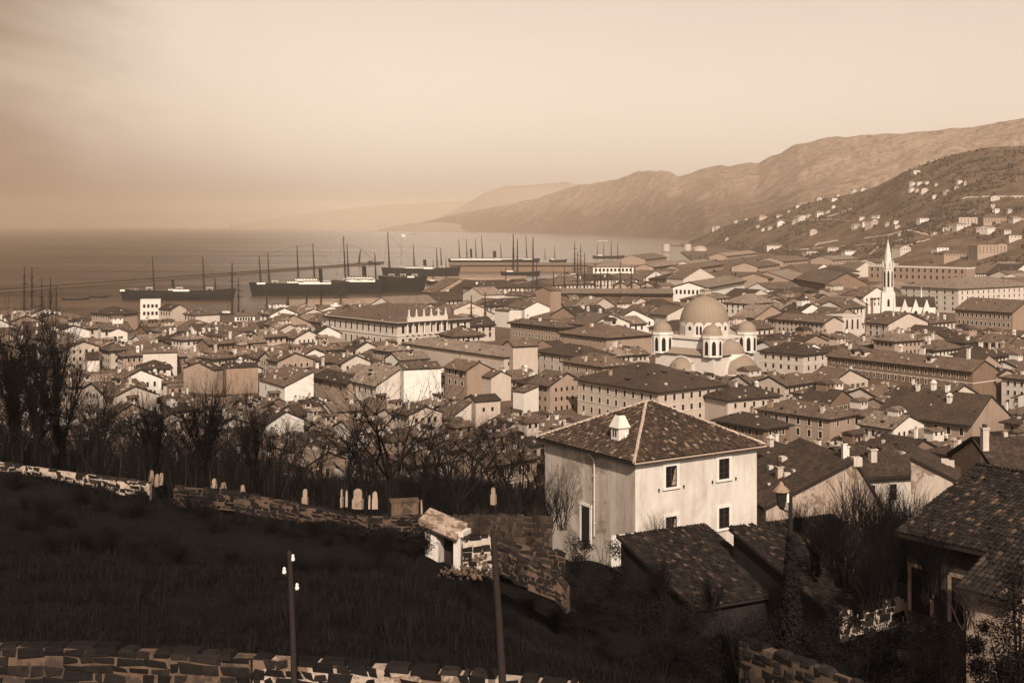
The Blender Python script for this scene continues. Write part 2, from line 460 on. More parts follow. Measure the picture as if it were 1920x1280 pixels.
class Hill:
    """slope between a foot line and a crest line, both given along bearings"""
    def __init__(s, crest, foot, dcrest, zf=1.0, pw=1.25, rough=1.0, seed=0):
        s.crest, s.foot, s.dc, s.zf, s.pw, s.rough, s.seed = crest, foot, dcrest, zf, pw, rough, seed
    def pt(s, px, t):
        df, dc = interp(s.foot, px), interp(s.dc, px)
        zc = CH + (HZ - interp(s.crest, px)) / F * dc
        d = lerp(df, dc, t)
        if t <= 1: z = s.zf + (zc - s.zf) * (0.35 * t + 0.65 * t ** s.pw) if t > 0 else s.zf - 6 * -t * 10
        else: z = zc - (t - 1) * (zc - s.zf) * 0.8
        x = (px - 960) / F * d
        a = s.rough * (zc - s.zf) * clamp(t * 3) * clamp((1.1 - t) * 3 + 0.12)
        z += a * (0.10 * noise.noise(Vector((x * .0022, d * .0022, s.seed))) + 0.05 * noise.noise(Vector((x * .008, d * .008, s.seed))) + 0.02 * noise.noise(Vector((x * .03, d * .03, s.seed))))
        return Vector((x, d, z))
    def build(s, name, mat, px0, px1, step, nt_=40):
        n = int((px1 - px0) / step) + 1; vs, fs = [], []
        ts = [-0.05] + [i / nt_ for i in range(nt_ + 1)] + [1.05, 1.15, 1.4]
        for t in ts:
            for i in range(n): vs.append(s.pt(px0 + i * step, t))
        for j in range(len(ts) - 1):
            for i in range(n - 1):
                a = j * n + i; fs.append((a, a + 1, a + n + 1, a + n))
        return struct(ob(name, mesh(name, vs, fs, [mat], smooth=True)))
    def on(s, px, py):
        """point of the slope seen at a pixel"""
        best = None
        for i in range(0, 201):
            p = s.pt(px, i / 200)
            e = abs(proj(*p)[1] - py)
            if best is None or e < best[0]: best = (e, p)
        return best[1]
SPUR = Hill(crest=[(1240, 466), (1290, 456), (1320, 443), (1350, 426), (1400, 413), (1450, 400), (1497, 386), (1580, 366), (1645, 348), (1690, 326), (1740, 308), (1800, 291), (1860, 282), (1920, 277), (2150, 250)],
            foot=[(1240, 4300), (1320, 3900), (1400, 3200), (1500, 2650), (1700, 2050), (1920, 1750), (2150, 1600)],
            dcrest=[(1240, 4600), (1320, 4300), (1400, 4050), (1500, 3750), (1700, 3250), (1920, 2950), (2150, 2800)], zf=3.2, rough=0.8, seed=2)
SPUR.build('hill', M['hill_dark'], 1240, 2150, 6, 44)
RIDGE = Hill(crest=[(725, 431), (760, 424), (800, 414), (850, 403), (900, 393), (960, 382), (1012, 370), (1080, 347), (1140, 339), (1185, 326), (1217, 320), (1260, 322), (1272, 329), (1310, 321), (1350, 309), (1422, 306), (1440, 297), (1495, 272), (1567, 255), (1595, 257), (1655, 251), (1765, 244), (1865, 235), (1920, 221), (2150, 190)],
             foot=[(725, 14000), (960, 10800), (1100, 8600), (1250, 6200), (1320, 5000), (1500, 4300), (2150, 3500)],
             dcrest=[(725, 14300), (800, 14000), (960, 12500), (1100, 10600), (1250, 8600), (1400, 7200), (1500, 6600), (1700, 5900), (1920, 5400), (2150, 5200)], rough=0.9, seed=5)
m, nt, b = nodes('pale_distant_slope')
f = noise_(nt, posn(nt), 0.003, 7, 0.65)
nt.links.new(mixc(nt, f, (0.115, 0.095, 0.078), (0.20, 0.165, 0.137)), b.inputs['Base Color']); b.inputs['Roughness'].default_value = 1.0; b.inputs['Specular IOR Level'].default_value = 0.0
M['hill_far'] = m
RIDGE.build('mountain_ridge', M['hill_lit'], 725, 2150, 5, 40)
BACK = Hill(crest=[(800, 420), (830, 405), (870, 384), (910, 361), (950, 349), (1000, 347), (1060, 341), (1100, 350), (1180, 365)],
            foot=[(800, 15000), (1180, 14000)], dcrest=[(800, 17500), (1180, 16500)], rough=0.3, seed=9)
BACK.build('mountain', M['hill_far'], 800, 1180, 5, 20)
FAR = Hill(crest=[(430, 420), (500, 412), (560, 403), (640, 393), (720, 384), (800, 380), (870, 377), (960, 380)],
           foot=[(430, 21000), (960, 19000)], dcrest=[(430, 23500), (960, 22500)], rough=0.3, seed=12)
FAR.build('far_mountain', M['hill_far'], 430, 960, 6, 16)
HEAD = Hill(crest=[(690, 433), (712, 430), (735, 425), (770, 419), (800, 416), (840, 417), (880, 424), (920, 432)],
            foot=[(690, 12600), (920, 11800)], dcrest=[(690, 12900), (920, 12600)], rough=0.4, seed=14)
HEAD.build('headland', M['hill_far'], 690, 920, 5, 14)

# hillside roads seen as pale strips
M['road'] = ground_mat('pale_road_dust', 0.52, 0.05, 0.2, 0.05)
def hill_road(pix, wd):
    vs, fs = [], []
    pts = []
    for (x0, y0), (x1, y1) in zip(pix, pix[1:]):
        k = max(2, int(abs(x1 - x0) / 4))
        pts += [SPUR.on(lerp(x0, x1, i / k), lerp(y0, y1, i / k)) for i in range(k)]
    pts.append(SPUR.on(*pix[-1]))
    for i, p in enumerate(pts):
        q = p + Vector((0, 0, 1.2)); q.z += 0
        d = Vector((p.x, p.y, 0)).normalized() * wd
        vs += [(q.x, q.y, q.z), (q.x + d.x, q.y + d.y, q.z + wd * 0.25)]
        vs += [(q.x, q.y, q.z - 4), (q.x + d.x, q.y + d.y, q.z - 4)]
    for i in range(len(pts) - 1):
        a = i * 4
        fs += [(a, a + 4, a + 5, a + 1), (a + 2, a + 6, a + 4, a)]
    return struct(ob('road', mesh('road', vs, fs, [M['road']])))
for pix, wd in (([(1800, 375), (1815, 371), (1870, 370), (1935, 370)], 9), ([(1552, 407), (1575, 401), (1600, 391)], 7), ([(1440, 413), (1500, 414), (1560, 412), (1595, 416)], 5),
                ([(1528, 462), (1535, 458), (1572, 452)], 8), ([(1620, 448), (1660, 443), (1705, 433), (1748, 444)], 8), ([(1630, 478), (1650, 462), (1700, 448)], 4), ([(1680, 470), (1720, 455), (1745, 450)], 4),
                ([(1480, 470), (1560, 464), (1640, 458), (1700, 453)], 3.5), ([(1850, 402), (1890, 410), (1930, 412)], 4)):
    hill_road(pix, wd)

# ------------------------------------------------------------------ houses
def roof_planes(w, d, H, kind, p, o, ridge_f=0.5, ov=0.3):
    """top faces of a roof over a w x d rectangle whose walls end at H; returns loops and the outer eave loop"""
    if kind == 'hip':
        x0, x1, y0, y1 = -o, w + o, -o, d + o; ze = H + 0.1 - o * p
        if w >= d:
            m_ = (y1 - y0) / 2; zr = ze + m_ * p; yc = (y0 + y1) / 2
            r1, r2 = (x0 + m_, yc, zr), (x1 - m_, yc, zr)
            a, b, c, e = (x0, y0, ze), (x1, y0, ze), (x1, y1, ze), (x0, y1, ze)
            tri = abs(r1[0] - r2[0]) < 1e-3
            return [[a, b, r1] if tri else [a, b, r2, r1], [b, c, r2], [c, e, r1] if tri else [c, e, r1, r2], [e, a, r1]], [a, b, c, e], (r1, r2)
        m_ = (x1 - x0) / 2; zr = ze + m_ * p; xc = (x0 + x1) / 2
        r1, r2 = (xc, y0 + m_, zr), (xc, y1 - m_, zr)
        a, b, c, e = (x0, y0, ze), (x1, y0, ze), (x1, y1, ze), (x0, y1, ze)
        return [[a, b, r1], [b, c, r2, r1], [c, e, r2], [e, a, r1, r2]], [a, b, c, e], (r1, r2)
    if kind == 'gx':      # ridge along x, eaves on the right and back faces
        x0, x1, y0, y1 = -ov, w + ov, -o, d + o; yr = d * ridge_f
        zr = H + 0.1 + yr * p; ze = H + 0.1 - o * p; pb = (zr - H - 0.1) / max(0.5, d - yr); zb = H + 0.1 - o * pb
        a, b, c, e = (x0, y0, ze), (x1, y0, ze), (x1, y1, zb), (x0, y1, zb); r1, r2 = (x0, yr, zr), (x1, yr, zr)
        return [[a, b, r2, r1], [c, e, r1, r2]], [a, b, r2, c, e, r1], (r1, r2)
    if kind == 'gy':      # ridge along y, eaves on the left and far faces
        x0, x1, y0, y1 = -o, w + o, -ov, d + ov; xr = w * ridge_f
        zr = H + 0.1 + xr * p; ze = H + 0.1 - o * p; pb = (zr - H - 0.1) / max(0.5, w - xr); zb = H + 0.1 - o * pb
        a, b, c, e = (x0, y0, ze), (x1, y0, zb), (x1, y1, zb), (x0, y1, ze); r1, r2 = (xr, y0, zr), (xr, y1, zr)
        return [[e, a, r1, r2], [b, c, r2, r1]], [a, r1, b, c, r2, e], (r1, r2)
    if kind == 'sx':      # one slope rising along x (low on the left face)
        x0, x1, y0, y1 = -o, w + ov, -ov, d + ov; ze = H + 0.1 - o * p; zt = H + 0.1 + (w + ov) * p
        a, b, c, e = (x0, y0, ze), (x1, y0, zt), (x1, y1, zt), (x0, y1, ze)
        return [[a, b, c, e]], [a, b, c, e], (b, c)
    if kind == 'sy':      # one slope rising along y (low on the right face)
        x0, x1, y0, y1 = -ov, w + ov, -o, d + ov; ze = H + 0.1 - o * p; zt = H + 0.1 + (d + ov) * p
        a, b, c, e = (x0, y0, ze), (x1, y0, ze), (x1, y1, zt), (x0, y1, zt)
        return [[a, b, c, e]], [a, b, c, e], (c, e)
    if kind == 'dx':      # one slope falling along x (high wall on the left face)
        x0, x1, y0, y1 = -ov, w + o, -ov, d + ov; ze = H + 0.1 - o * p; zt = H + 0.1 + (w + ov) * p
        a, b, c, e = (x0, y0, zt), (x1, y0, ze), (x1, y1, ze), (x0, y1, zt)
        return [[a, b, c, e]], [a, b, c, e], (a, e)
    if kind == 'flat':
        x0, x1, y0, y1 = 0.3, w - 0.3, 0.3, d - 0.3; ze = H - 0.5
        a, b, c, e = (x0, y0, ze), (x1, y0, ze), (x1, y1, ze), (x0, y1, ze)
        return [[a, b, c, e]], [a, b, c, e], (a, b)

def roof_mesh(w, d, H, kind, p, o, mats, rf=0.5, th=0.28, ov=0.3, sub=False, specks=0):
    planes, loop, ridge = roof_planes(w, d, H, kind, p, o, rf, ov)
    v, f, mi, uvs = [], [], [], []
    for pl in planes:
        P = [Vector(q) for q in pl]
        nrm = (P[1] - P[0]).cross(P[2] - P[0]).normalized()
        if nrm.z < 0: P.reverse(); nrm = -nrm
        h = Vector((0, 0, 1)).cross(nrm)
        h = h.normalized() if h.length > 1e-4 else Vector((1, 0, 0))
        u = nrm.cross(h)
        b = len(v); v += [tuple(q) for q in P]; f.append(tuple(range(b, b + len(P)))); mi.append(0)
        uvs.append([(q.dot(h), q.dot(u)) for q in P])
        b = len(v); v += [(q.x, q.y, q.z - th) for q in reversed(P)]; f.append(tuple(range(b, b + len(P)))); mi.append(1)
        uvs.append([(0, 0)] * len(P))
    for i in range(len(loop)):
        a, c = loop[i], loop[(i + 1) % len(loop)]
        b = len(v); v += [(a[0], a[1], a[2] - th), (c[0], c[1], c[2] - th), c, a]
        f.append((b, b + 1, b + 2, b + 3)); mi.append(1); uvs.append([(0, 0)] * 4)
    for _ in range(specks):
        x, y = R.uniform(0, w), R.uniform(0, d); z = roof_z(kind, w, d, H, p, o, rf, x, y); a_, b_, h_ = R.uniform(.12, .5), R.uniform(.12, .5), R.uniform(.15, .6)
        k = len(v); v += [(x - a_, y - b_, z - .4), (x + a_, y - b_, z - .4), (x + a_, y + b_, z - .4), (x - a_, y + b_, z - .4), (x - a_, y - b_, z + h_), (x + a_, y - b_, z + h_), (x + a_, y + b_, z + h_), (x - a_, y + b_, z + h_)]
        mm = 2 if R.random() < .55 else 1
        for t in ((4, 5, 6, 7), (0, 1, 5, 4), (1, 2, 6, 5), (2, 3, 7, 6), (3, 0, 4, 7)): f.append(tuple(k + i for i in t)); mi.append(mm); uvs.append([(0, 0)] * 4)
    me = mesh('roof', v, f, mats, mi, False, uvs)
    return me, ridge

def ztop(kind, w, d, H, p, rf, x, y):
    if kind == 'gx':
        yr = d * rf; zr = yr * p
        return H + (y * p if y <= yr else zr * (d - y) / max(.5, d - yr))
    if kind == 'gy':
        xr = w * rf; zr = xr * p
        return H + (x * p if x <= xr else zr * (w - x) / max(.5, w - xr))
    if kind == 'sx': return H + x * p
    if kind == 'sy': return H + y * p
    if kind == 'dx': return H + (w - x) * p
    return H
def wall_mesh(w, d, H, kind, p, rf, zb, mat):
    per = [(0, 0), (w, 0), (w, d), (0, d)]
    if kind == 'gx': per = [(0, 0), (w, 0), (w, d * rf), (w, d), (0, d), (0, d * rf)]
    if kind == 'gy': per = [(0, 0), (w * rf, 0), (w, 0), (w, d), (w * rf, d), (0, d)]
    v, f = [], []
    n = len(per)
    for x, y in per: v.append((x, y, zb))
    for x, y in per: v.append((x, y, ztop(kind, w, d, H, p, rf, x, y)))
    for i in range(n): f.append((i, (i + 1) % n, n + (i + 1) % n, n + i))
    if kind == 'flat': f.append(tuple(range(n, 2 * n)))
    return mesh('wall', v, f, [mat])

# window meshes: unit width and height, front face towards -y, standing 4 cm proud of the wall
def window_me(kind):
    b = MB()
    fw = 0.13 if kind != 'plain' else 0.0
    if fw:
        t = fw * 0.7
        b.box(-.5 - fw, -.10, -.5, -.5, .02, .5); b.box(.5, -.10, -.5, .5 + fw, .02, .5)
        b.box(-.5 - fw, -.10, .5, .5 + fw, .02, .5 + t)
        b.box(-.5 - fw * 1.4, -.18, -.5 - t, .5 + fw * 1.4, .02, -.5)
    b.face([(-.5, -.02, -.5), (.5, -.02, -.5), (.5, -.02, .5), (-.5, -.02, .5)], 1)
    if kind in ('framed', 'tanframed'):
        b.box(-.03, -.05, -.5, .03, -.021, .5, 2); b.box(-.5, -.05, .12, .5, -.022, .17, 2)
    if kind == 'shuttered':
        b.box(-1.0, -.14, -.5, -.5 - fw, -.03, .5, 3); b.box(.5 + fw, -.14, -.5, 1.0, -.03, .5, 3)
    fr = M['frame_tan'] if kind == 'tanframed' else M['frame']
    return b.me('window', [fr, M['glass_dark'], M['wood'], M['shutter']])
WIN = {k: window_me(k) for k in ('plain', 'framed', 'shuttered', 'tanframed')}
def arch_me():
    b = MB(); n = 10
    pts = [(-.5, -.5), (.5, -.5)] + [(.5 * cos(pi * i / n), .2 + .3 * sin(pi * i / n)) for i in range(n + 1)]
    b.face([(x, -.02, z) for x, z in pts], 1)
    out = [(-.62, -.5), ] + [(.62 * cos(pi - pi * i / n), .2 + .38 * sin(pi - pi * i / n)) for i in range(n + 1)] + [(.62, -.5)]
    inn = [(-.5, -.5), ] + [(.5 * cos(pi - pi * i / n), .2 + .3 * sin(pi - pi * i / n)) for i in range(n + 1)] + [(.5, -.5)]
    for i in range(len(out) - 1):
        (a, c), (e, g) = out[i], out[i + 1]; (h, k), (l, q) = inn[i], inn[i + 1]
        b.face([(h, -.1, k), (l, -.1, q), (e, -.1, g), (a, -.1, c)]); b.face([(a, -.1, c), (e, -.1, g), (e, .02, g), (a, .02, c)]); b.face([(l, -.1, q), (h, -.1, k), (h, -.02, k), (l, -.02, q)])
    return b.me('window', [M['frame'], M['glass_dark']])
WIN['arched'] = arch_me()

def chimney_me(kind):
    b = MB()
    if kind == 0:
        b.box(-.45, -.45, -2.5, .45, .45, 1.5); b.box(-.58, -.58, 1.5, .58, .58, 1.68); b.box(-.3, -.3, 1.68, .3, .3, 2.1, 1)
    elif kind == 1:
        b.box(-.7, -.4, -2.5, .7, .4, 1.3); b.box(-.8, -.5, 1.3, .8, .5, 1.45)
        for x in (-.4, .0, .4): b.tube([(x, 0, 1.45), (x, 0, 2.0)], [.15, .12], 6, 1)
    elif kind == 2:
        b.box(-.5, -.5, -2.5, .5, .5, 1.1)
        for x in (-.42, .42):
            for y in (-.42, .42): b.box(x - .08, y - .08, 1.1, x + .08, y + .08, 1.6)
        b.hexa([(-.65, -.65, 1.6), (.65, -.65, 1.6), (.65, .65, 1.6), (-.65, .65, 1.6), (-.2, -.2, 2.3), (.2, -.2, 2.3), (.2, .2, 2.3), (-.2, .2, 2.3)])
    else:
        b.box(-.4, -.4, -2.5, .4, .4, 2.6); b.box(-.5, -.5, 2.6, .5, .5, 2.8); b.box(-.22, -.22, 2.8, .22, .22, 3.2, 1)
    return b
CHIM = {}
for tone, mt in (('pale', 'white'), ('grey', 'cream'), ('brown', 'tan')):
    for k in range(4): CHIM[tone, k] = chimney_me(k).me('chimney', [M[mt], M['wood']])
def dormer_me():
    b = MB()
    b.box(-.8, -1.2, -.9, .8, 1.2, .6); b.face([(-.5, -1.22, -.2), (.5, -1.22, -.2), (.5, -1.22, .5), (-.5, -1.22, .5)], 1)
    b.hexa([(-1, -1.4, .6), (1, -1.4, .6), (1, 1.8, .6), (-1, 1.8, .6), (0 - .05, -1.4, 1.2), (.05, -1.4, 1.2), (.05, 1.8, 1.2), (-.05, 1.8, 1.2)], 2)
    return b.me('dormer', [M['cream'], M['glass_dark'], M['tile_dark']])
DORM = dormer_me()
SKYL = (lambda b: (b.hexa([(-.6, -.9, -.3), (.6, -.9, -.3), (.6, .9, -.3), (-.6, .9, -.3), (-.6, -.9, .25), (.6, -.9, .25), (.6, .9, .45), (-.6, .9, .45)]), b.me('skylight', [M['glass_dark']]))[1])(MB())

HOUSES = []      # (root, screen x0, y0, x1, y1, distance) for spacing and labels
def roof_z(kind, w, d, H, p, o, rf, x, y):
    if kind == 'hip':
        return H + 0.1 - o * p + p * max(0.0, min(x + o, w + o - x, y + o, d + o - y))
    if kind == 'flat': return H - 0.5
    return ztop(kind, w, d, H, p, rf, x, y) + 0.1
def house(name, label, cat, org, a, w, d, H, roof='hip', p=0.42, o=0.8, wall='cream', tile='tile', rf=0.5, below=3.0,
          Rw=None, Lw=None, chim=(), group=None, cornice=None, dormers=(), skylights=(), th=0.42, ov=0.3, wstyle='framed', win=(1.15, 1.8), gable_win=0):
    """a building: org is the near corner at ground level; the right face runs w along the angle a, the left face d away from it.
    Rw / Lw = (columns, rows, style, (width, height), top gap, storey height, start, end)"""
    root = thing(name, label, cat, org, a, group)
    ob('wall', wall_mesh(w, d, H, roof, p, rf, -below, M[wall]), root)
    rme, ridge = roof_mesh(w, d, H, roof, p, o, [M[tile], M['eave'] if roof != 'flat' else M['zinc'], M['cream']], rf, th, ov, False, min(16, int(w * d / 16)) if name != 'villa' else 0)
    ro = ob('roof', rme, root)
    for face, spec in (('R', Rw), ('L', Lw)):
        if not spec: continue
        cols, rows, style, (ww, wh), gap, st, s0, s1 = (list(spec) + [None] * 8)[:8]
        L = w if face == 'R' else d
        s0 = 1.4 if s0 is None else s0; s1 = L - 1.4 if s1 is None else s1
        for r in range(rows):
            z = H - gap - wh / 2 - r * st
            for c in range(cols):
                t = lerp(s0, s1, (c + .5) / cols)
                if face == 'R': ob('window', WIN[style], root, (t, -0.02, z), 0, (ww, 1, wh))
                else: ob('window', WIN[style], root, (-0.02, t, z), -pi / 2, (ww, 1, wh))
    if cornice:
        b = MB()
        for z, h, pr in cornice:
            b.box(-pr, -pr, z, w + pr, 0, z + h); b.box(-pr, 0, z, 0, d + pr, z + h)
        b.build('cornice', [M['frame']], root)
    for (cx, cy, tone, k, s) in chim:
        z = roof_z(roof, w, d, H, p, o, rf, cx, cy)
        ob('chimney', CHIM[tone, k], ro, (cx, cy, z), R.choice((0, pi / 2)), (s, s, s))
    for (cx, cy, rz, s) in dormers:
        ob('dormer', DORM, ro, (cx, cy, roof_z(roof, w, d, H, p, o, rf, cx, cy) + .2), rz, (s, s, s))
    for (cx, cy, rz, s) in skylights:
        ob('skylight', SKYL, ro, (cx, cy, roof_z(roof, w, d, H, p, o, rf, cx, cy) + .1), rz, (s, s, s))
    root['zr'] = max(ridge[0][2], ridge[1][2]); del root['zr']
    return root, ro

def solve_len(org, ang, px):
    k = (px - 960.0) / F; ux, uy = cos(ang), sin(ang)
    return (k * org[1] - org[0]) / (ux - k * uy)
RECTS = []        # protected picture areas of the hand placed buildings: x0, x1, y0, y1, distance
FOOT = []         # their footprints: centre x, y, angle, half sizes
def placed(name, label, cat, px, py, pxl, pxr, H, a=36.0, vb=None, d=None, w_=None, d_=None, top=None, **kw):
    """building given by its near corner at the eave (px, py), the picture x of its left and right ends and its eave height"""
    a = radians(a)
    dd = d or dsolve(px, py, H)
    c = at(px, py, dd)
    gz = c.z - H
    w = w_ or max(3.0, solve_len((c.x, c.y), a, pxr)); dp = d_ or max(3.0, solve_len((c.x, c.y), a + pi / 2, pxl))
    for key in ('chim', 'dormers', 'skylights'):
        if key in kw: kw[key] = [(q[0] * w, q[1] * dp) + tuple(q[2:]) for q in kw[key]]
    r = house(name, label, cat, (c.x, c.y, gz), a, w, dp, H, **kw)
    FOOT.append((c.x + cos(a) * w / 2 - sin(a) * dp / 2, c.y + sin(a) * w / 2 + cos(a) * dp / 2, a, w / 2, dp / 2))
    x0, x1 = min(pxl, px), max(pxr, px)
    RECTS.append((x0 - 3, x1 + 3, top or py - 30, vb or py + 40, dd))
    NAMED.append((r[0], px, py))
    return r
NAMED = []
B = 'town building'
W1, W2 = (1.1, 1.9), (1.2, 2.1)
# --- the large blocks, near to far
placed('town_block', 'big hip-roofed corner block just beyond the pale foreground house, two window rows showing', B, 1234, 732, 1083, 1356, 13.5, 37, vb=785, wall='cream', tile='tile_dark', o=1.3, p=.40, th=.45,
       Rw=(7, 3, 'framed', (1.25, 2.2), 1.8, 4.1), Lw=(9, 3, 'framed', (1.25, 2.2), 1.8, 4.1), cornice=[(5.2, .3, .12)], chim=[(.15, .7, 'brown', 0, 1.1), (.6, .6, 'grey', 2, 1), (.85, .35, 'brown', 0, 1)], skylights=[(.12, .45, 0, 1.3), (.4, .25, 0, 1.2), (.7, .2, .3, 1)])
placed('town_block', 'low pale wing with dark roof joined to the right of the big corner block', B, 1364, 748, 1352, 1462, 10, 30, vb=785, d_=14, wall='cream', tile='tile_dark', o=1.0, Rw=(5, 2, 'framed', W1, 1.6, 3.6), chim=[(.4, .5, 'grey', 0, 1), (.8, .5, 'pale', 2, 1)])
placed('town_house', 'long low dark-roofed house half hidden behind the pale foreground house', B, 1432, 800, 1342, 1480, 9, 36, vb=832, wall='brown', tile='tile_dark', o=1.2, th=.5, Lw=(6, 1, 'tanframed', W1, 1.3, 3.6), Rw=(3, 1, 'framed', W1, 1.3, 3.6), chim=[(.5, .5, 'brown', 0, 1)])
placed('town_house', 'hip-roofed tan house with crossing ridge lines, a chimney on its right corner', B, 1556, 783, 1420, 1604, 9.5, 42, vb=825, wall='tan', tile='tile', o=1.0, th=.4, Lw=(6, 2, 'framed', (1.2, 2.2), 1.2, 3.6), Rw=(2, 1, 'framed', W1, 1.3, 3.6), chim=[(.1, .85, 'brown', 1, 1.3), (.15, .15, 'grey', 0, 1.2), (.9, .9, 'grey', 0, 1.3)])
placed('town_house', 'wide dark-eaved gable house with a row of seven white-framed windows', B, 1823, 792, 1646, 1892, 10.5, 44, vb=818, top=735, wall='tan', tile='tile_dark', roof='gy', p=.55, o=1.5, th=.6, Lw=(7, 1, 'framed', (1.25, 2.4), 2.0, 3.6), chim=[(.3, .35, 'pale', 2, 1.3), (.5, .45, 'pale', 1, 1.2), (.5, .6, 'pale', 2, 1.3), (.45, .75, 'pale', 0, 1.2), (.55, .8, 'pale', 2, 1)])
placed('long_tenement', 'very long dark-fronted tenement with many pale window frames, right of the domed church', B, 1824, 695, 1551, 1868, 15, 36, vb=722, top=640, wall='brown', tile='tile', o=1.0, p=.45, roof='gy', th=.5,
       Lw=(19, 2, 'framed', (.95, 1.9), 1.4, 3.9), cornice=[(10.0, .3, .12)], dormers=[(.2, .75, -pi / 2, 1.6), (.2, .82, -pi / 2, 1.6), (.25, .3, -pi / 2, 1.6)], chim=[(.5, .1, 'pale', 3, 1.4), (.3, .3, 'pale', 0, 1.3), (.5, .4, 'pale', 1, 1.6), (.5, .55, 'pale', 2, 1.4), (.4, .9, 'grey', 0, 1.3)])
placed('town_block', 'pale banded corner building joined to the left end of the very long dark tenement', B, 1506, 664, 1424, 1552, 14, 42, vb=697, wall='cream', tile='tile_dark', o=1.0, Rw=(3, 2, 'plain', W1, 1.5, 4), Lw=(5, 2, 'plain', W1, 1.5, 4), cornice=[(9.0, .35, .15), (4.6, .3, .12)], chim=[(.5, .6, 'grey', 0, 1), (.3, .8, 'pale', 1, 1)])
placed('town_block', 'dark-eaved house with a blank pale gable end, right of the great dome', B, 1547, 604, 1455, 1580, 14, 38, vb=625, wall='cream', tile='tile', roof='gy', p=.36, o=1.2, th=.8, Lw=(11, 2, 'tanframed', W1, 1.6, 3.6))
placed('arcaded_house', 'small ornate house front with three tall arched openings, below the white spire', B, 1580, 592, 1576, 1616, 15, 30, vb=618, d_=14, wall='cream', roof='flat', tile='tile_pale', Rw=(3, 1, 'arched', (1.6, 6.5), 2.2, 4), cornice=[(14.4, .6, .4)])
placed('barracks', 'tan gabled barracks with two window rows and blank end wall, right picture edge', B, 1899, 585, 1791, 1952, 16, 38, vb=618, wall='tan', tile='tile', roof='gy', p=.4, o=1.2, th=.7, Lw=(12, 2, 'framed', (1.3, 2.6), 2.2, 5), chim=[(.5, .5, 'grey', 0, 1)])
placed('grand_block', 'largest white four-storey block, behind the white spire church to its right', B, 1797, 541, 1690, 1945, 20, 34, vb=590, wall='cream', tile='tile_pale', o=1.4, p=.25, Rw=(15, 4, 'plain', (1.3, 2.6), 2.2, 4.4), Lw=(7, 4, 'plain', (1.3, 2.6), 2.2, 4.4), cornice=[(14.9, .35, .2), (19.4, .5, .5)])
placed('long_hall', 'flat-topped long hall with white parapet directly behind the white spire', B, 1812, 502, 1628, 1828, 20, 45, vb=528, wall='tan', roof='flat', tile='zinc', Lw=(16, 2, 'tanframed', (2.6, 4.5), 2.4, 8), cornice=[(18.4, 1.8, .4)])
# --- station hall: gable towards the camera
placed('station_hall', 'large station hall, broad dark gable with pale raking edges facing the viewer', B, 1548, 531, 1546, 1627, 11, 2, vb=540, d_=120, top=490, wall='brown', tile='tile', roof='gy', p=.50, o=1.2, th=1.2, Rw=(12, 1, 'tanframed', (1.3, 5), 4, 4))
placed('theatre', 'ornate harbour palace with columns, balustrade and statues along its roofline', B, 745, 605, 611, 881, 18.5, 40, vb=640, wall='cream', tile='tile', o=1.5, p=.30, th=.9,
       Rw=(10, 2, 'framed', (1.8, 4.2), 1.9, 7.0), Lw=(12, 2, 'framed', (1.6, 4.0), 2.2, 7.2), cornice=[(10.8, .5, .4), (18.0, .6, .5)])
th_root = NAMED[-1][0]
# --- left half
placed('town_house', 'broad low-roofed house with deep eave, right below the statue-topped palace', B, 945, 668, 756, 1009, 12, 38, vb=690, top=640, wall='cream', tile='tile_pale', o=1.0, p=.30, Rw=(2, 2, 'framed', W1, 2.5, 4, 1, 8), skylights=[(.5, .5, 0, 1.2)], chim=[(.15, .4, 'grey', 0, 1), (.15, .6, 'grey', 1, 1)])
placed('town_house', 'pale rendered house with tall blank end wall and two pale gables, left of centre', B, 962, 648, 948, 1008, 17, 25, vb=692, d_=10, wall='cream', tile='tile', roof='gx', p=.4)
placed('gabled_house', 'weathered house with a big bright blank gable wall in the old town', B, 706, 722, 655, 754, 10, 36, vb=748, top=680, wall='white', tile='tile_pale', roof='sx', p=.52, o=.9, th=.5, ov=.15, Lw=(4, 1, 'tanframed', W1, 1.8, 3), skylights=[(.4, .6, .2, 1), (.6, .75, .2, 1)], Rw=(1, 1, 'tanframed', (1.0, 1.7), 6.2, 3, 6.5, 9))
placed('town_house', 'wide white-walled house joined to the right of the bright blank gable', B, 757, 692, 748, 827, 16, 20, vb=735, top=675, d_=13, wall='white', tile='tile', roof='gx', p=.3, o=.3, Rw=(1, 1, 'plain', (1, 2), 2.2, 3, 21, 25))
placed('town_house', 'dark-roofed house between the white corner house and the bright blank gable', B, 652, 718, 588, 700, 9, 36, vb=735, top=670, d_=None, wall='tan', tile='tile_dark', roof='gy', p=.42, o=1.2, th=.5, Lw=(3, 1, 'plain', W1, 1.6, 3.4))
placed('corner_house', 'small white corner house with lean-to roof rising right, left of the bright blank gable', B, 534, 724, 486, 588, 7.5, 32, vb=745, top=690, wall='white', tile='tile', roof='sx', p=.42, o=.5, Lw=(2, 1, 'arched', (1.2, 2.2), 1.6, 3.4), skylights=[(.3, .3, 0, .9)], chim=[(.2, .6, 'grey', 0, .9)])
placed('town_house', 'gabled tenement with an open loggia of dark windows, right of the wide white wall', B, 876, 693, 834, 921, 13, 36, vb=728, top=668, wall='tan', tile='tile', roof='gy', p=.48, o=1.1, Lw=(3, 2, 'framed', (1.6, 2.0), 1.0, 4), chim=[(.5, .8, 'brown', 0, 1)])
placed('town_house', 'plain pale gable house joined to the right of the loggia tenement', B, 921, 707, 916, 958, 10, 34, vb=728, top=688, d_=10, wall='cream', tile='tile', roof='gy', p=.45, o=.5)
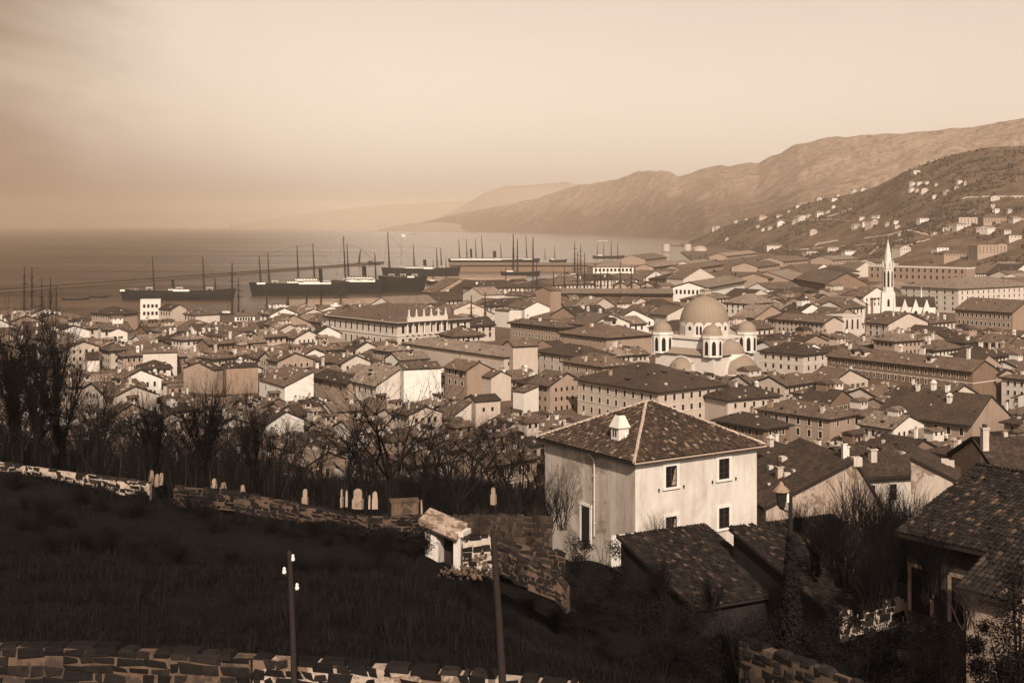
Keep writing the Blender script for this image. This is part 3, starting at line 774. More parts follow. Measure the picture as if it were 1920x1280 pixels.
placed('town_house', 'low house with lean-to tiled roof above the bare trees, centre left', B, 842, 786, 806, 884, 7, 38, vb=795, top=748, wall='cream', tile='tile', roof='sx', p=.55, o=.6, ov=.2, Rw=(1, 1, 'plain', (1.4, 1.7), 1, 3, 6, 9))
placed('town_house', 'pale flat-walled house beside the lean-to house, centre left', B, 892, 752, 880, 938, 9, 28, vb=782, top=738, d_=9, wall='cream', tile='tile_dark', roof='gx', p=.35, o=.4, Rw=(2, 1, 'plain', (1, 1.4), 2.5, 3))
placed('town_house', 'small bright white house with tan side wall near the first houses of the slope', B, 982, 735, 962, 1010, 8, 46, vb=778, top=728, wall='white', tile='tile', roof='sx', p=.2, o=.2)
placed('town_house', 'white cottage with steep gable roof at the left edge of the old town', B, 164, 674, 147, 186, 8, 24, vb=695, top=655, wall='white', tile='tile_dark', roof='gx', p=.6, o=.3, d_=10, Lw=(1, 1, 'plain', (1.2, 1.6), 1.5, 3))
placed('town_house', 'low white house under a wide hipped roof, left old town', B, 262, 690, 240, 320, 6, 20, vb=698, top=665, d_=14, wall='white', tile='tile_dark', roof='hip', p=.42, o=1.1, Rw=(4, 1, 'plain', (1.2, 1.6), 1.1, 3), Lw=(2, 1, 'plain', (1.2, 1.6), 1.1, 3))
placed('town_house', 'pale blank-walled house behind the low white hipped house', B, 268, 662, 250, 332, 11, 16, vb=678, top=655, d_=10, wall='cream', tile='tile', roof='gx', p=.3, o=.2)
placed('town_house', 'grey blank-gabled house with a valley roof, left old town', B, 402, 694, 344, 418, 10, 62, vb=735, top=686, wall='tan', tile='tile_dark', roof='gx', p=.35, o=.2)
placed('town_house', 'huge blank tan firewall house right of the grey valley-roofed gable', B, 424, 690, 410, 484, 11, 22, vb=745, top=682, d_=12, wall='tan', tile='tile_dark', roof='gx', p=.22, o=.1)
placed('shore_house', 'white two-storey house with flat roof on the left shore before the black steamer', B, 263, 562, 252, 301, 15, 14, vb=590, top=552, d_=12, wall='white', tile='tile_pale', roof='flat', Rw=(4, 2, 'plain', (1.8, 2.6), 3.5, 5.5))
placed('shore_house', 'gabled shore house with columned front and blank tan side, left shore', B, 218, 588, 172, 258, 12, 60, vb=605, top=565, wall='tan', tile='tile_dark', roof='hip', p=.42, o=1.4, Lw=(9, 2, 'framed', (1.2, 2.2), 1.6, 4.2))
placed('shore_house', 'white house with dark hipped roof right of the flat-roofed white shore house', B, 322, 580, 298, 350, 11, 50, vb=600, top=563, wall='cream', tile='tile_dark', roof='gy', p=.5, o=.8, Lw=(4, 1, 'plain', (1.3, 2.6), 2, 4))
placed('shore_house', 'pale house with columned front left of the harbour basin', B, 368, 590, 344, 412, 9, 40, vb=604, top=580, wall='cream', tile='tile', roof='hip', p=.35, o=.8, Lw=(4, 1, 'plain', (1.4, 3.0), 1.5, 4))
placed('shore_house', 'small arcaded white house with a gable front in the left old town', B, 205, 622, 203, 239, 7, 2, vb=640, top=612, d_=14, wall='white', tile='tile', roof='gy', p=.4, o=.3, Rw=(2, 1, 'arched', (2.4, 3.6), 2.6, 4))
placed('long_hall', 'long low white quay house with dark roof beside the harbour basin', B, 440, 592, 438, 478, 6, 8, vb=600, top=585, d_=9, wall='white', tile='tile', roof='gx', p=.4, o=.6, Rw=(6, 1, 'plain', (1.4, 2.2), 1.2, 4))
# --- middle distance, behind the palace
placed('warehouse', 'warehouse with a broad blank pale gable, right behind the statue-topped palace', B, 851, 580, 846, 912, 14, 6, vb=592, top=560, d_=30, wall='cream', tile='tile_pale', roof='gy', p=.42, o=.4)
placed('warehouse', 'double-gabled warehouse, dark left bay and bright white right gable', B, 955, 582, 928, 978, 12, 42, vb=595, top=556, wall='white', tile='tile', roof='gy', p=.75, o=.5, rf=.1, Rw=(1, 1, 'plain', (1, 2), 6, 3))
placed('warehouse', 'second bright white gable, right of the double-gabled warehouse', B, 984, 578, 974, 1031, 12, 30, vb=585, top=560, d_=26, wall='white', tile='tile', roof='gy', p=.42, o=.4)
placed('warehouse', 'warehouse with tiled slope and white lower wall on the inner quay', B, 905, 553, 868, 945, 11, 38, vb=558, top=535, wall='cream', tile='tile_pale', roof='gx', p=.4, o=.6)
placed('warehouse', 'warehouse with a round-windowed white gable by the inner quay', B, 1002, 556, 946, 1024, 13, 42, vb=560, top=535, wall='white', tile='tile', roof='gy', p=.45, o=.5, Rw=(3, 1, 'plain', (2, 2), 1.5, 4))
placed('warehouse', 'tall blank pale slab-walled house left of the long dark quay shed', B, 1032, 545, 1026, 1052, 24, 40, vb=570, top=533, d_=16, wall='tan', tile='tile', roof='gx', p=.3, o=.2)
placed('town_block', 'long block with deep dark eave and close window row, left of the great dome', B, 1050, 612, 957, 1075, 14, 37, vb=640, top=575, wall='tan', tile='tile', roof='hip', p=.38, o=1.5, th=1.0, Lw=(14, 2, 'framed', (1.1, 2.2), 1.6, 4.2), chim=[(.4, .5, 'pale', 1, 1.2), (.6, .8, 'pale', 0, 1.2)])
placed('town_block', 'wide tiled block just left of the domed church with a small penthouse', B, 1137, 632, 1050, 1222, 12, 37, vb=650, top=600, wall='tan', tile='tile', roof='hip', p=.36, o=1.2, th=.7, Lw=(6, 1, 'framed', W1, 1.8, 4), dormers=[(.5, .4, 0, 2.6)], chim=[(.3, .6, 'pale', 1, 1.2)])
placed('town_block', 'hip-roofed tan block with two window rows below the wide tiled block', B, 1090, 668, 1011, 1150, 12, 37, vb=695, top=640, wall='cream', tile='tile_dark', roof='hip', p=.38, o=1.1, th=.5, Lw=(5, 2, 'framed', W1, 1.8, 4), Rw=(4, 2, 'framed', W1, 1.8, 4))
placed('town_block', 'low hip-roofed tan block directly left of the big corner block', B, 1130, 686, 1055, 1190, 11, 37, vb=700, top=660, wall='tan', tile='tile', roof='hip', p=.4, o=1.0, th=.5, Lw=(4, 1, 'framed', W1, 1.8, 4), chim=[(.1, .5, 'grey', 0, 1.3), (.2, .1, 'brown', 3, 1)])
# --- the free port
placed('port_warehouse', 'long white-walled port warehouse running away from the viewer, upper right', B, 1322, 538, 1262, 1396, 14, 66, vb=550, top=490, wall='white', tile='tile_pale', roof='gx', p=.3, o=2.5, th=1.2, Lw=(7, 1, 'plain', (2, 4), 3, 5))
placed('port_warehouse', 'white port store with nine windows in two rows facing the viewer', B, 1112, 500, 1108, 1188, 16, 4, vb=515, top=488, d_=60, wall='white', tile='tile_pale', roof='hip', p=.3, o=.8, Rw=(10, 2, 'plain', (3, 4), 2.5, 6.5))
placed('port_warehouse', 'port shed under a plain tiled roof behind the long white warehouse', B, 1480, 524, 1395, 1520, 10, 60, vb=530, top=490, wall='tan', tile='tile_pale', roof='gx', p=.32, o=2, th=.8)
placed('port_warehouse', 'port shed with striped roof left of the station hall', B, 1440, 521, 1386, 1492, 12, 62, vb=525, top=488, wall='tan', tile='tile', roof='gx', p=.3, o=2, th=.8)
placed('port_warehouse', 'low port shed with a pale roof edge, above the white store', B, 1225, 500, 1192, 1300, 9, 68, vb=505, top=475, wall='tan', tile='tile_pale', roof='gx', p=.3, o=2, th=1)
placed('port_warehouse', 'port shed with dark end wall, left of the long white warehouse', B, 1282, 505, 1238, 1356, 9, 68, vb=510, top=478, wall='tan', tile='tile', roof='gx', p=.3, o=2, th=1)
placed('quay_shed', 'very long dark quay shed with a pale roof edge behind the canal masts', B, 1030, 548, 1028, 1262, 10, -3, vb=560, top=530, d_=26, wall='brown', tile='tile_pale', roof='gx', p=.22, o=3.0, th=1.6)
for k, (x, lab) in enumerate(((1152, 'leftmost of the three small gabled sheds behind the quay shed'), (1177, 'middle one of the three small gabled sheds behind the quay shed'), (1202, 'rightmost of the three small gabled sheds behind the quay shed'))):
    placed('gabled_shed', lab, 'shed', x, 534, x - 2, x + 24, 8, 3, vb=538, top=524, d_=40, wall='tan', tile='tile', roof='gy', p=.5, o=1, th=1.5, group='gabled sheds in the port')

# roofline of the palace: attic, balustrade, six statues; giant columns between the windows of the middle part
def palace_details(root):
    wl = max(v.co.x for c in root.children if c.name.startswith('wall') for v in c.data.vertices)
    x0, x1 = wl * .12, wl * .66; H = 18.5
    b = MB(); b.box(x0, -1.7, H + .05, x1, -.4, H + 2.6)
    b.build('attic', [M['frame']], root)
    k = 6
    for i in range(k):
        x = lerp(x0 + 1, x1 - 1, i / (k - 1)); s = MB()
        s.box(x - .7, -1.8, H + 2.6, x + .7, -.4, H + 3.3)
        s.lathe([(.5, 0), (.55, .8), (.34, 1.9), (.5, 2.7), (.17, 3.1), (.26, 3.45), (0, 3.8)], (x, -1.1, H + 3.3), 8)
        s.build('statue', [M['stone_pale']], root)
    for i in range(8):
        x = lerp(x0, x1, i / 7); c = MB()
        for z0 in (3.9, 11.5): c.lathe([(.75, 0), (.75, .4), (.5, .5), (.42, 5.4), (.7, 5.9), (.7, 6.2)], (x, -.9, z0), 10)
        c.build('column', [M['frame']], root)
palace_details(th_root)

# ------------------------------------------------------------------ domed church
M['dome'] = None
m, nt, b = nodes('ribbed_dome_lead')
tcn = N(nt, 'ShaderNodeTexCoord'); sp = N(nt, 'ShaderNodeSeparateXYZ'); nt.links.new(tcn.outputs['Object'], sp.inputs[0])
ang = math_(nt, 'ARCTAN2', sp.outputs[1], sp.outputs[0])
rib = math_(nt, 'POWER', math_(nt, 'ABSOLUTE', math_(nt, 'SINE', math_(nt, 'MULTIPLY', ang, 16.0))), 0.35)
hor = math_(nt, 'POWER', math_(nt, 'ABSOLUTE', math_(nt, 'SINE', math_(nt, 'MULTIPLY', sp.outputs[2], 2.6))), 0.4)
f = noise_(nt, posn(nt), 0.5, 6, 0.7)
c = mixc(nt, f, (0.165, 0.128, 0.098), (0.21, 0.163, 0.125))
c = mixc(nt, math_(nt, 'MULTIPLY', math_(nt, 'SUBTRACT', 1.0, math_(nt, 'MULTIPLY', rib, hor)), 0.45), c, (0.10, 0.076, 0.057))
nt.links.new(c, b.inputs['Base Color']); b.inputs['Roughness'].default_value = 0.75
bump(nt, b, math_(nt, 'MULTIPLY', rib, hor), 0.4, 0.15)
M['dome'] = m
def church():
    c0 = at(1321, 700, 600); a = radians(46)
    root = thing('domed_church', 'great white domed church with scalloped drum and four small cupola turrets', 'church', (c0.x, 600, 3), a)
    wh = M['white']
    b = MB(); b.box(-17, -17, -2, 17, 17, 9.4); b.build('wall', [wh], root)
    b = MB(); b.box(-12.6, -12.6, 9.4, 12.6, 12.6, 16.2); b.build('wall', [wh], root)
    b = MB()
    b.hexa([(-17.6, -17.6, 9.7), (17.6, -17.6, 9.7), (17.6, 17.6, 9.7), (-17.6, 17.6, 9.7), (-12.4, -12.4, 12.4), (12.4, -12.4, 12.4), (12.4, 12.4, 12.4), (-12.4, 12.4, 12.4)])
    b.build('roof', [M['dome']], root)
    b = MB(); b.box(-17.9, -17.9, 9.35, 17.9, 17.9, 9.69); b.build('cornice', [M['eave']], root)
    b = MB(); b.box(-13.3, -13.3, 16.6, 13.3, 13.3, 17.8); b.build('cornice', [wh], root)
    b = MB(); b.box(-13.0, -13.0, 16.2, 13.0, 13.0, 16.6); b.build('cornice', [M['eave']], root)
    # drum of sixteen round-topped panels
    b = MB(); n = 16; rd = 12.3
    for i in range(n):
        a0, a1 = 2 * pi * (i - .5) / n, 2 * pi * (i + .5) / n
        p0, p1 = Vector((rd * cos(a0), rd * sin(a0), 0)), Vector((rd * cos(a1), rd * sin(a1), 0))
        nrm = ((p0 + p1) / 2).normalized(); inn = nrm * 1.3; hw = (p1 - p0).length / 2; t = (p1 - p0).normalized(); mid = (p0 + p1) / 2
        arc = [mid - t * hw * cos(pi * k / 8) + Vector((0, 0, 22.4 + hw * 1.0 * sin(pi * k / 8))) for k in range(9)]
        lo = [p1 + Vector((0, 0, 17.8)), p0 + Vector((0, 0, 17.8))]
        front = [lo[1]] + [lo[0]] + list(reversed(arc))
        b.face(front)
        for k in range(8): b.face([arc[k], arc[k + 1], arc[k + 1] - inn, arc[k] - inn], 1)
    b.build('drum', [wh, M['dome']], root)
    for i in range(n):
        am = 2 * pi * i / n
        for off in ((-.09, .09) if i % 2 else (0,)):
            r = rd * cos(pi / n) + .03; x, y = r * cos(am) - off * 10 * sin(am), r * sin(am) + off * 10 * cos(am)
            ob('window', WIN['arched'], root, (x, y, 21.0 if i % 2 else 21.8), am + pi / 2, (1.0, 1, 4.2) if i % 2 else (1.7, 1, 1.9))
    b = MB()
    pr = [(12.05 * sin(t) ** 1.0, 23.2 + 13.6 * cos(t)) for t in [pi / 2 * (1 - k / 14) for k in range(15)]]
    pr = [(r, z) for r, z in pr]; pr[-1] = (0.35, pr[-1][1] + .2); pr.append((0.12, pr[-1][1] + 1.0)); pr.append((0, pr[-1][1] + .6))
    b.lathe(pr, (0, 0, 0), 48); b.build('dome', [M['dome']], root, smooth=True)
    for sx, sy in ((-1, -1), (1, -1), (-1, 1), (1, 1)):
        x, y = 14.6 * sx, 14.6 * sy
        b = MB(); oct_ = lambda r, z: [(x + r * cos(pi / 8 + pi / 4 * k), y + r * sin(pi / 8 + pi / 4 * k), z) for k in range(8)]
        r = 4.9; l0, l1 = oct_(r, 9.4), oct_(r, 18.2)
        for k in range(8): b.face([l0[k], l0[(k + 1) % 8], l1[(k + 1) % 8], l1[k]])
        t_ = b.build('turret', [wh], root)
        for k in range(8):
            am = pi / 4 * k + pi / 4; rr = r * cos(pi / 8) + .03
            ob('window', WIN['arched'], t_, (x + rr * cos(am), y + rr * sin(am), 13.6), am + pi / 2, (1.9, 1, 6.6))
        b = MB(); b.lathe([(5.3, 18.2), (5.3, 19.5), (4.9, 19.5), (4.9, 18.3)], (x, y, 0), 8, 0, pi / 8, 2 * pi + pi / 8 - 1e-9); b.build('cornice', [wh], t_)
        b = MB(); b.lathe([(4.85, 0.0), (4.9, .5)] + [(4.7 * cos(t), .5 + 4.6 * sin(t)) for t in [pi / 2 * k / 8 for k in range(8)]] + [(.12, 5.5), (0, 6.2)], (0, 0, 0), 20)
        b.build('cupola', [M['dome']], t_, (x, y, 19.4), smooth=True)
    # conches and apses
    def conch(cx, cy, r, zb, h, face, nm):
        b = MB(); st = {'-y': pi, '-x': pi / 2}[face]
        pr = [(r, -3.0), (r, zb)] + [(r * cos(t), zb + h * sin(t)) for t in [pi / 2 * k / 9 for k in range(1, 10)]]
        b.lathe(pr[1:], (0, 0, 0), 20, 0, st, st + pi)
        o = b.build('apse', [M['dome']], root, (cx, cy, 0), smooth=True)
        w_ = MB(); w_.lathe(pr[:2], (0, 0, 0), 20, 0, st, st + pi); w_.build('apse_wall', [wh], o)
        arch = MB(); k = 18
        for i in range(k):
            for r0, r1, y0 in ((r + .15, r + .95, -.5),):
                t0, t1 = pi * i / k, pi * (i + 1) / k
                q = lambda rr, t, dy: ((rr * cos(t), dy, zb + h / r * rr * sin(t)) if face == '-y' else (dy, rr * cos(t), zb + h / r * rr * sin(t)))
                arch.hexa([q(r0, t0, y0), q(r1, t0, y0), q(r1, t0, .5), q(r0, t0, .5), q(r0, t1, y0), q(r1, t1, y0), q(r1, t1, .5), q(r0, t1, .5)])
        arch.build('arch', [wh], o)
    conch(2.0, -12.6, 7.5, 9.8, 6.6, '-y', 'c')
    conch(3.5, -17.2, 9.6, 0.5, 9.0, '-y', 'a')
    conch(-17.2, 1.0, 6.6, 0.5, 7.6, '-x', 'a')
    FOOT.append((c0.x, 600, a, 19, 22)); RECTS.append((1222, 1430, 550, 700, 590)); NAMED.append((root, 1320, 630))
church()

def spire_church():
    c0 = at(1665, 600, 900); a = radians(-12)
    root = thing('spired_church', 'slender white gothic church with a tall needle spire and pointed side gables', 'church', (c0.x, 900, 3), a)
    wh = M['white']; H = 22
    b = MB(); b.box(-4.4, -4.4, -1, 4.4, 4.4, H)
    for sx in (-1, 1):
        for sy in (-1, 1):
            b.hexa([(sx * 4.4 - 1, sy * 4.4 - 1, -1), (sx * 4.4 + 1, sy * 4.4 - 1, -1), (sx * 4.4 + 1, sy * 4.4 + 1, -1), (sx * 4.4 - 1, sy * 4.4 + 1, -1),
                    (sx * 4.2 - .4, sy * 4.2 - .4, H), (sx * 4.2 + .4, sy * 4.2 - .4, H), (sx * 4.2 + .4, sy * 4.2 + .4, H), (sx * 4.2 - .4, sy * 4.2 + .4, H)])
    tw = b.build('tower', [wh], root)
    b = MB(); b.lathe([(4.6, H), (4.6, H + .8), (4.0, H + .8), (3.8, H + 17.5), (4.3, H + 17.6), (4.3, H + 18.6)], (0, 0, 0), 8, 0, pi / 8, 2 * pi + pi / 8 - 1e-9)
    bf = b.build('belfry', [wh], root)
    for k in range(8):
        am = pi / 4 * k; r = 3.9 * cos(pi / 8) + .06
        ob('window', WIN['arched'], bf, (r * cos(am), r * sin(am), H + 10), am + pi / 2, (1.5, 1, 12))
    b = MB(); b.lathe([(3.1, H + 18.6), (2.0, H + 29), (0, H + 39)], (0, 0, 0), 8, 0, pi / 8, 2 * pi + pi / 8 - 1e-9); b.build('spire', [wh], root)
    for k in range(8):
        am = pi / 8 + pi / 4 * k; p = MB(); x, y = 3.9 * cos(am), 3.9 * sin(am)
        p.lathe([(.45, H + 18.6), (.4, H + 21), (0, H + 24)], (x, y, 0), 6); p.build('pinnacle', [wh], root)
    for z, hh in ((14.5, 5.5), (6, 5)): ob('window', WIN['arched'], tw, (0, -4.43, z), 0, (1.6, 1, hh))
    # nave to the right of the tower
    x0, x1, y0, y1 = 4.4, 33.0, -1.0, 13.0
    b = MB(); b.box(x0, y0, -1, x1, y1, 12); b.build('wall', [wh], root)
    me, rd = roof_mesh(x1 - x0, y1 - y0, 12, 'gx', .95, .3, [M['tile_dark'], M['eave']]); ob('roof', me, root, (x0, y0, 0))
    for k in range(3):
        xa = 11.5 + k * 7.6; g = MB(); w = 3.7
        pts = [(xa - w, -1), (xa + w, -1), (xa + w, 6), (xa, 17.5), (xa - w, 6)]
        n = len(pts); yf, yb = -4.2, 4.0
        g.face([(x, yf, z) for x, z in pts]); g.face([(x, yb, z) for x, z in reversed(pts)])
        for i in range(n):
            (xa_, za), (xb, zb) = pts[i], pts[(i + 1) % n]; g.face([(xb, yf, zb), (xa_, yf, za), (xa_, yb, za), (xb, yb, zb)])
        go = g.build('gable', [wh], root)
        ob('window', WIN['arched'], go, (xa, yf - .03, 6), 0, (2.2, 1, 6))
    b = MB(); b.lathe([(.7, 14), (.6, 20), (0, 27)], (24, 6, 0), 8); b.build('fleche', [wh], root)
    FOOT.append((c0.x + 14, 902, a, 22, 12)); RECTS.append((1650, 1752, 448, 590, 895)); NAMED.append((root, 1665, 540))
spire_church()

# ------------------------------------------------------------------ houses of the slope, right of the foreground house
placed('gabled_house', 'tan cracked gable house behind the iron lamp post, dark roof running back to the left', B, 1436, 948, 1400, 1648, 4.0, 12, vb=960, d=128, d_=13, wall='old_plaster', tile='tile_dark', roof='gy', p=.44, rf=.78, o=.4, below=8, chim=[(.75, .12, 'pale', 3, .55), (.3, .4, 'grey', 0, .7), (.1, .6, 'pale', 0, .7)])
placed('gabled_house', 'house with one tall dark window and long gutter, left of the blank plaster wall', B, 1606, 888, 1566, 1712, 6.5, 15, vb=945, d=150, d_=11, wall='cream', tile='tile_dark', roof='gx', p=.42, o=.9, th=.4, below=8, Rw=(2, 1, 'framed', (1.0, 2.0), 1.5, 3, .5, 6.5), chim=[(.45, .2, 'grey', 0, .9), (.05, .3, 'pale', 0, .8)])
placed('gabled_house', 'house with a blank sunlit plaster end wall and roof falling to the right', B, 1708, 896, 1700, 1796, 6.5, -20, vb=945, d=132, d_=8, wall='old_plaster', tile='tile_dark', roof='dx', p=.46, ov=.12, o=.3, below=8)
placed('town_house', 'dark house with a pale strip of wall at the right picture edge', B, 1868, 880, 1862, 1960, 5.5, 6, vb=890, d=140, d_=11, wall='tan', tile='tile_dark', roof='gx', p=.5, o=.8, th=.5, below=8, chim=[(.05, .3, 'grey', 3, .9)])
placed('town_house', 'low dark-roofed house beside the right wall of the pale foreground house', B, 1440, 850, 1395, 1500, 5, 30, vb=880, d=205, wall='tan', tile='tile_dark', roof='hip', o=.8, below=8, chim=[(.3, .3, 'grey', 2, .8), (.7, .6, 'pale', 0, .8)])

for (px, py, pxl, pxr, H, a, lab) in ((1362, 480, 1330, 1420, 8, 68, 'low port shed at the foot of the hill, right of the domed tank'), (1300, 496, 1262, 1340, 8, 66, 'port shed between the round tanks and the long white warehouse'), (1468, 490, 1420, 1516, 9, 60, 'port shed nearest the hill foot, above the striped-roof shed'), (1560, 487, 1520, 1610, 9, 50, 'hall behind the station hall at the hill foot'),
                                      (1640, 492, 1604, 1684, 9, 45, 'tan hall left of the white spire tip at the hill foot'), (1210, 486, 1160, 1250, 7, 70, 'thin port shed left of the round white tanks'), (1420, 500, 1372, 1462, 8, 64, 'port shed with narrow dark side right of the long white warehouse')):
    placed('port_warehouse', lab, B, px, py, pxl, pxr, H, a, vb=py + 6, top=py - 12, wall=R.choice(('tan', 'cream')), tile=R.choice(('tile', 'tile_pale')), roof='gx', p=.3, o=1.5, th=.8, Rw=(8, 1, 'plain', (2, 3), 2.5, 4))

# ------------------------------------------------------------------ the rest of the town
A36 = radians(36.5); UX, UY = Vector((cos(A36), sin(A36))), Vector((-sin(A36), cos(A36)))
FILL = []
def rot_overlap(cx, cy, a, hw, hd, margin=1.0):
    for (fx, fy, fa, fw, fd) in FOOT:
        if abs(fx - cx) + abs(fy - cy) > 220: continue
        ca, sa = cos(-fa), sin(-fa)
        r = hw * 0.75 + hd * 0.75
        dx, dy = cx - fx, cy - fy
        lx, ly = dx * ca - dy * sa, dx * sa + dy * ca
        if abs(lx) < fw + r * .72 + margin and abs(ly) < fd + r * .72 + margin: return True
    return False
SIT = (('white', .26), ('cream', .34), ('tan', .28), ('brown', .12))
def pick(tab):
    r = R.random()
    for k, p in tab:
        if r < p: return k
        r -= p
    return tab[0][0]
def try_house(cx, cy, w, d, H, a, kind, tag_):
    """height lowered until nothing hand placed behind it is hidden; None if there is no room"""
    p = R.uniform(.34, .5); o = R.uniform(.8, 1.3)
    if rot_overlap(cx, cy, a, w / 2, d / 2): return None
    gz = ground(cx, cy)
    rise = min(w, d) / 2 * p if kind in ('hip', 'gx', 'gy') else 0
    xs_ = []
    for sx, sy in ((-.5, -.5), (.5, -.5), (.5, .5), (-.5, .5)):
        x = cx + cos(a) * w * sx - sin(a) * d * sy; y = cy + sin(a) * w * sx + cos(a) * d * sy
        xs_.append(proj(x, y, gz)[0])
    x0, x1 = min(xs_), max(xs_)
    if x1 < -40 or x0 > 1960: return None
    for _ in range(8):
        ok = True; ty = proj(cx, cy, gz + H + rise)[1]; ey = proj(cx, cy - 5, gz + H * .4)[1]
        for (rx0, rx1, ry0, ry1, rd) in RECTS:
            if rx1 < x0 or rx0 > x1: continue
            if rd > cy and ty < ry1 - 2: ok = False; break
            if rd < cy and ty > ry0 and x0 > rx0 and x1 < rx1: return None
        if ok: break
        H -= 1.2
        if H < 4.0: return None
    if not ok: return None
    return (cx, cy, gz, w, d, H, a, kind, p, o, x0, x1, ty)
def zone(y0, y1, cw, cd, hr, skip, seed_off=0.0, side=0):
    out = []
    ext = y1 * 0.60
    nU, nV = int(2 * y1 / cw) + 2, int(2.6 * y1 / cd) + 2
    for i in range(-nU, nU):
        for j in range(-nV, nV):
            q = UX * (i * cw + seed_off) + UY * (j * cd)
            x, y = q.x + R.uniform(-.12, .12) * cw, q.y + R.uniform(-.12, .12) * cd
            if not (y0 <= y < y1) or abs(x) > y * 0.44 + 12 or R.random() < skip: continue
            if side and (x < -0.05 * y) != (side < 0): continue
            if not on_land(x, y + 12) and y > 400: continue
            if y > 880 and x < -170: continue
            out.append((x, y, cw * R.uniform(.66, .92), cd * R.uniform(.66, .92), R.uniform(*hr) if not (y > 840 and x < -20) else R.uniform(4, 7)))
    out.sort(key=lambda t: t[1])
    for x, y, w, d, H in out:
        kind = pick((('hip', .38), ('gx', .30), ('gy', .32)))
        h = try_house(x, y, w, d, H, A36 + radians(R.uniform(-7, 7)), kind, 0)
        if h: FILL.append(h)
zone(150, 262, 15, 13, (4.5, 7.5), .30)
zone(262, 440, 14.5, 12, (5, 10), .10, 0, -1)
zone(262, 440, 18, 14, (5.5, 11.5), .10, 0, 1)
zone(440, 690, 19, 15, (6.5, 13), .08, 0, -1)
zone(440, 690, 25, 19, (8, 15), .07, 0, 1)
zone(690, 1000, 26, 19, (7, 13), .08, 0, -1)
zone(690, 1000, 36, 25, (9.5, 17), .06, 0, 1)
zone(1000, 1700, 60, 40, (10, 15), .10)
FILL[:] = [h for h in FILL if not (h[1] < 300 and h[2] + h[5] > 24 and proj(h[0], h[1], h[2])[0] < 1010 and R.random() < .6)]
FILL[:] = [h for h in FILL if not (h[1] < 270 and proj(h[0], h[1], h[2])[0] > 740 and proj(h[0], h[1], h[2])[0] < 1440)]
FILL[:] = [h for h in FILL if not (h[1] < 215 and proj(h[0], h[1], h[2])[0] < 1010)]
FILL[:] = [h for h in FILL if not (h[1] < 262 and (1000 < proj(h[0], h[1], h[2])[0] < 1420 or proj(h[0], h[1], h[2])[0] > 1700))]

LAND = [('the domed church', 1322, 640), ('the white spire', 1665, 545), ('the statue-topped palace', 745, 612), ('the pale foreground house', 1220, 900), ('the big corner block', 1220, 735),
        ('the long dark tenement', 1690, 690), ('the bright blank gable', 740, 720), ('the white shore house', 277, 570), ('the huge tan firewall', 447, 712), ('the station hall', 1588, 515), ('the iron lamp post', 1470, 960), ('the loggia tenement', 878, 700), ('the flat white shed', 1330, 530), ('the grand white block', 1830, 570)]
LAND = [l for l in LAND if 'shed' not in l[0]]
ORD = ['', 'second', 'third', 'fourth', 'fifth', 'sixth', 'seventh', 'eighth', 'ninth', 'tenth', 'eleventh', 'twelfth', 'thirteenth', 'fourteenth', 'fifteenth', 'sixteenth', 'seventeenth', 'eighteenth', 'nineteenth', 'twentieth']
NUM = {0: 'without chimneys', 1: 'with one chimney', 2: 'with two chimneys', 3: 'with several chimneys'}
TW = {'white': 'white', 'cream': 'cream', 'tan': 'tan', 'brown': 'brown'}
TR = {'tile': '', 'tile_pale': 'pale-roofed ', 'tile_dark': 'dark-roofed '}
KW = {'hip': 'hipped', 'gx': 'gabled', 'gy': 'gabled'}
prepared = []
for h in FILL:
    cx, cy, gz, w, d, H, a, kind, p, o, x0, x1, ty = h
    wall = pick(SIT) if cy > 330 else pick((('cream', .15), ('tan', .45), ('brown', .4))); tile = pick((('tile', .5), ('tile_pale', .2), ('tile_dark', .3)))
    nch = pick(((0, .1), (1, .25), (2, .3), (3, .35))) if cy < 800 else pick(((0, .3), (1, .4), (2, .3)))
    px = (x0 + x1) / 2; py = proj(cx, cy, gz + H)[1]
    best = min(LAND, key=lambda l: math.hypot((px - l[1]), 1.6 * (py - l[2])))
    dx, dy = px - best[1], 1.6 * (py - best[2])
    rel = ('right of' if dx > 0 else 'left of') if abs(dx) > abs(dy) else ('below' if dy > 0 else 'beyond')
    prepared.append([h, wall, tile, nch, best[0], rel, math.hypot(dx, dy)])
# which houses does the view show? a small painter's buffer of their outlines, near ones last
BW, BH = 640, 427
buf = [[-1] * BW for _ in range(BH)]
def hull2(P):
    P = sorted(set(P))
    def half(P):
        o = []
        for p in P:
            while len(o) > 1 and (o[-1][0] - o[-2][0]) * (p[1] - o[-2][1]) - (o[-1][1] - o[-2][1]) * (p[0] - o[-2][0]) <= 0: o.pop()
            o.append(p)
        return o[:-1]
    return half(P) + half(P[::-1])
def paint(P, idn):
    h = hull2(P); ys = [p[1] for p in h]
    for yy in range(max(0, int(min(ys))), min(BH - 1, int(max(ys))) + 1):
        xs_ = []
        for (x0, y0), (x1, y1) in zip(h, h[1:] + h[:1]):
            if (y0 <= yy + .5) != (y1 <= yy + .5): xs_.append(x0 + (yy + .5 - y0) / (y1 - y0) * (x1 - x0))
        if len(xs_) >= 2:
            for xx in range(max(0, int(min(xs_) + .5)), min(BW, int(max(xs_) + .5))): buf[yy][xx] = idn
items = [(rd, [(x / 3, y / 3) for x in (x0 + 4, x1 - 4) for y in (y0 + 12, y1)], -2) for (x0, x1, y0, y1, rd) in RECTS]
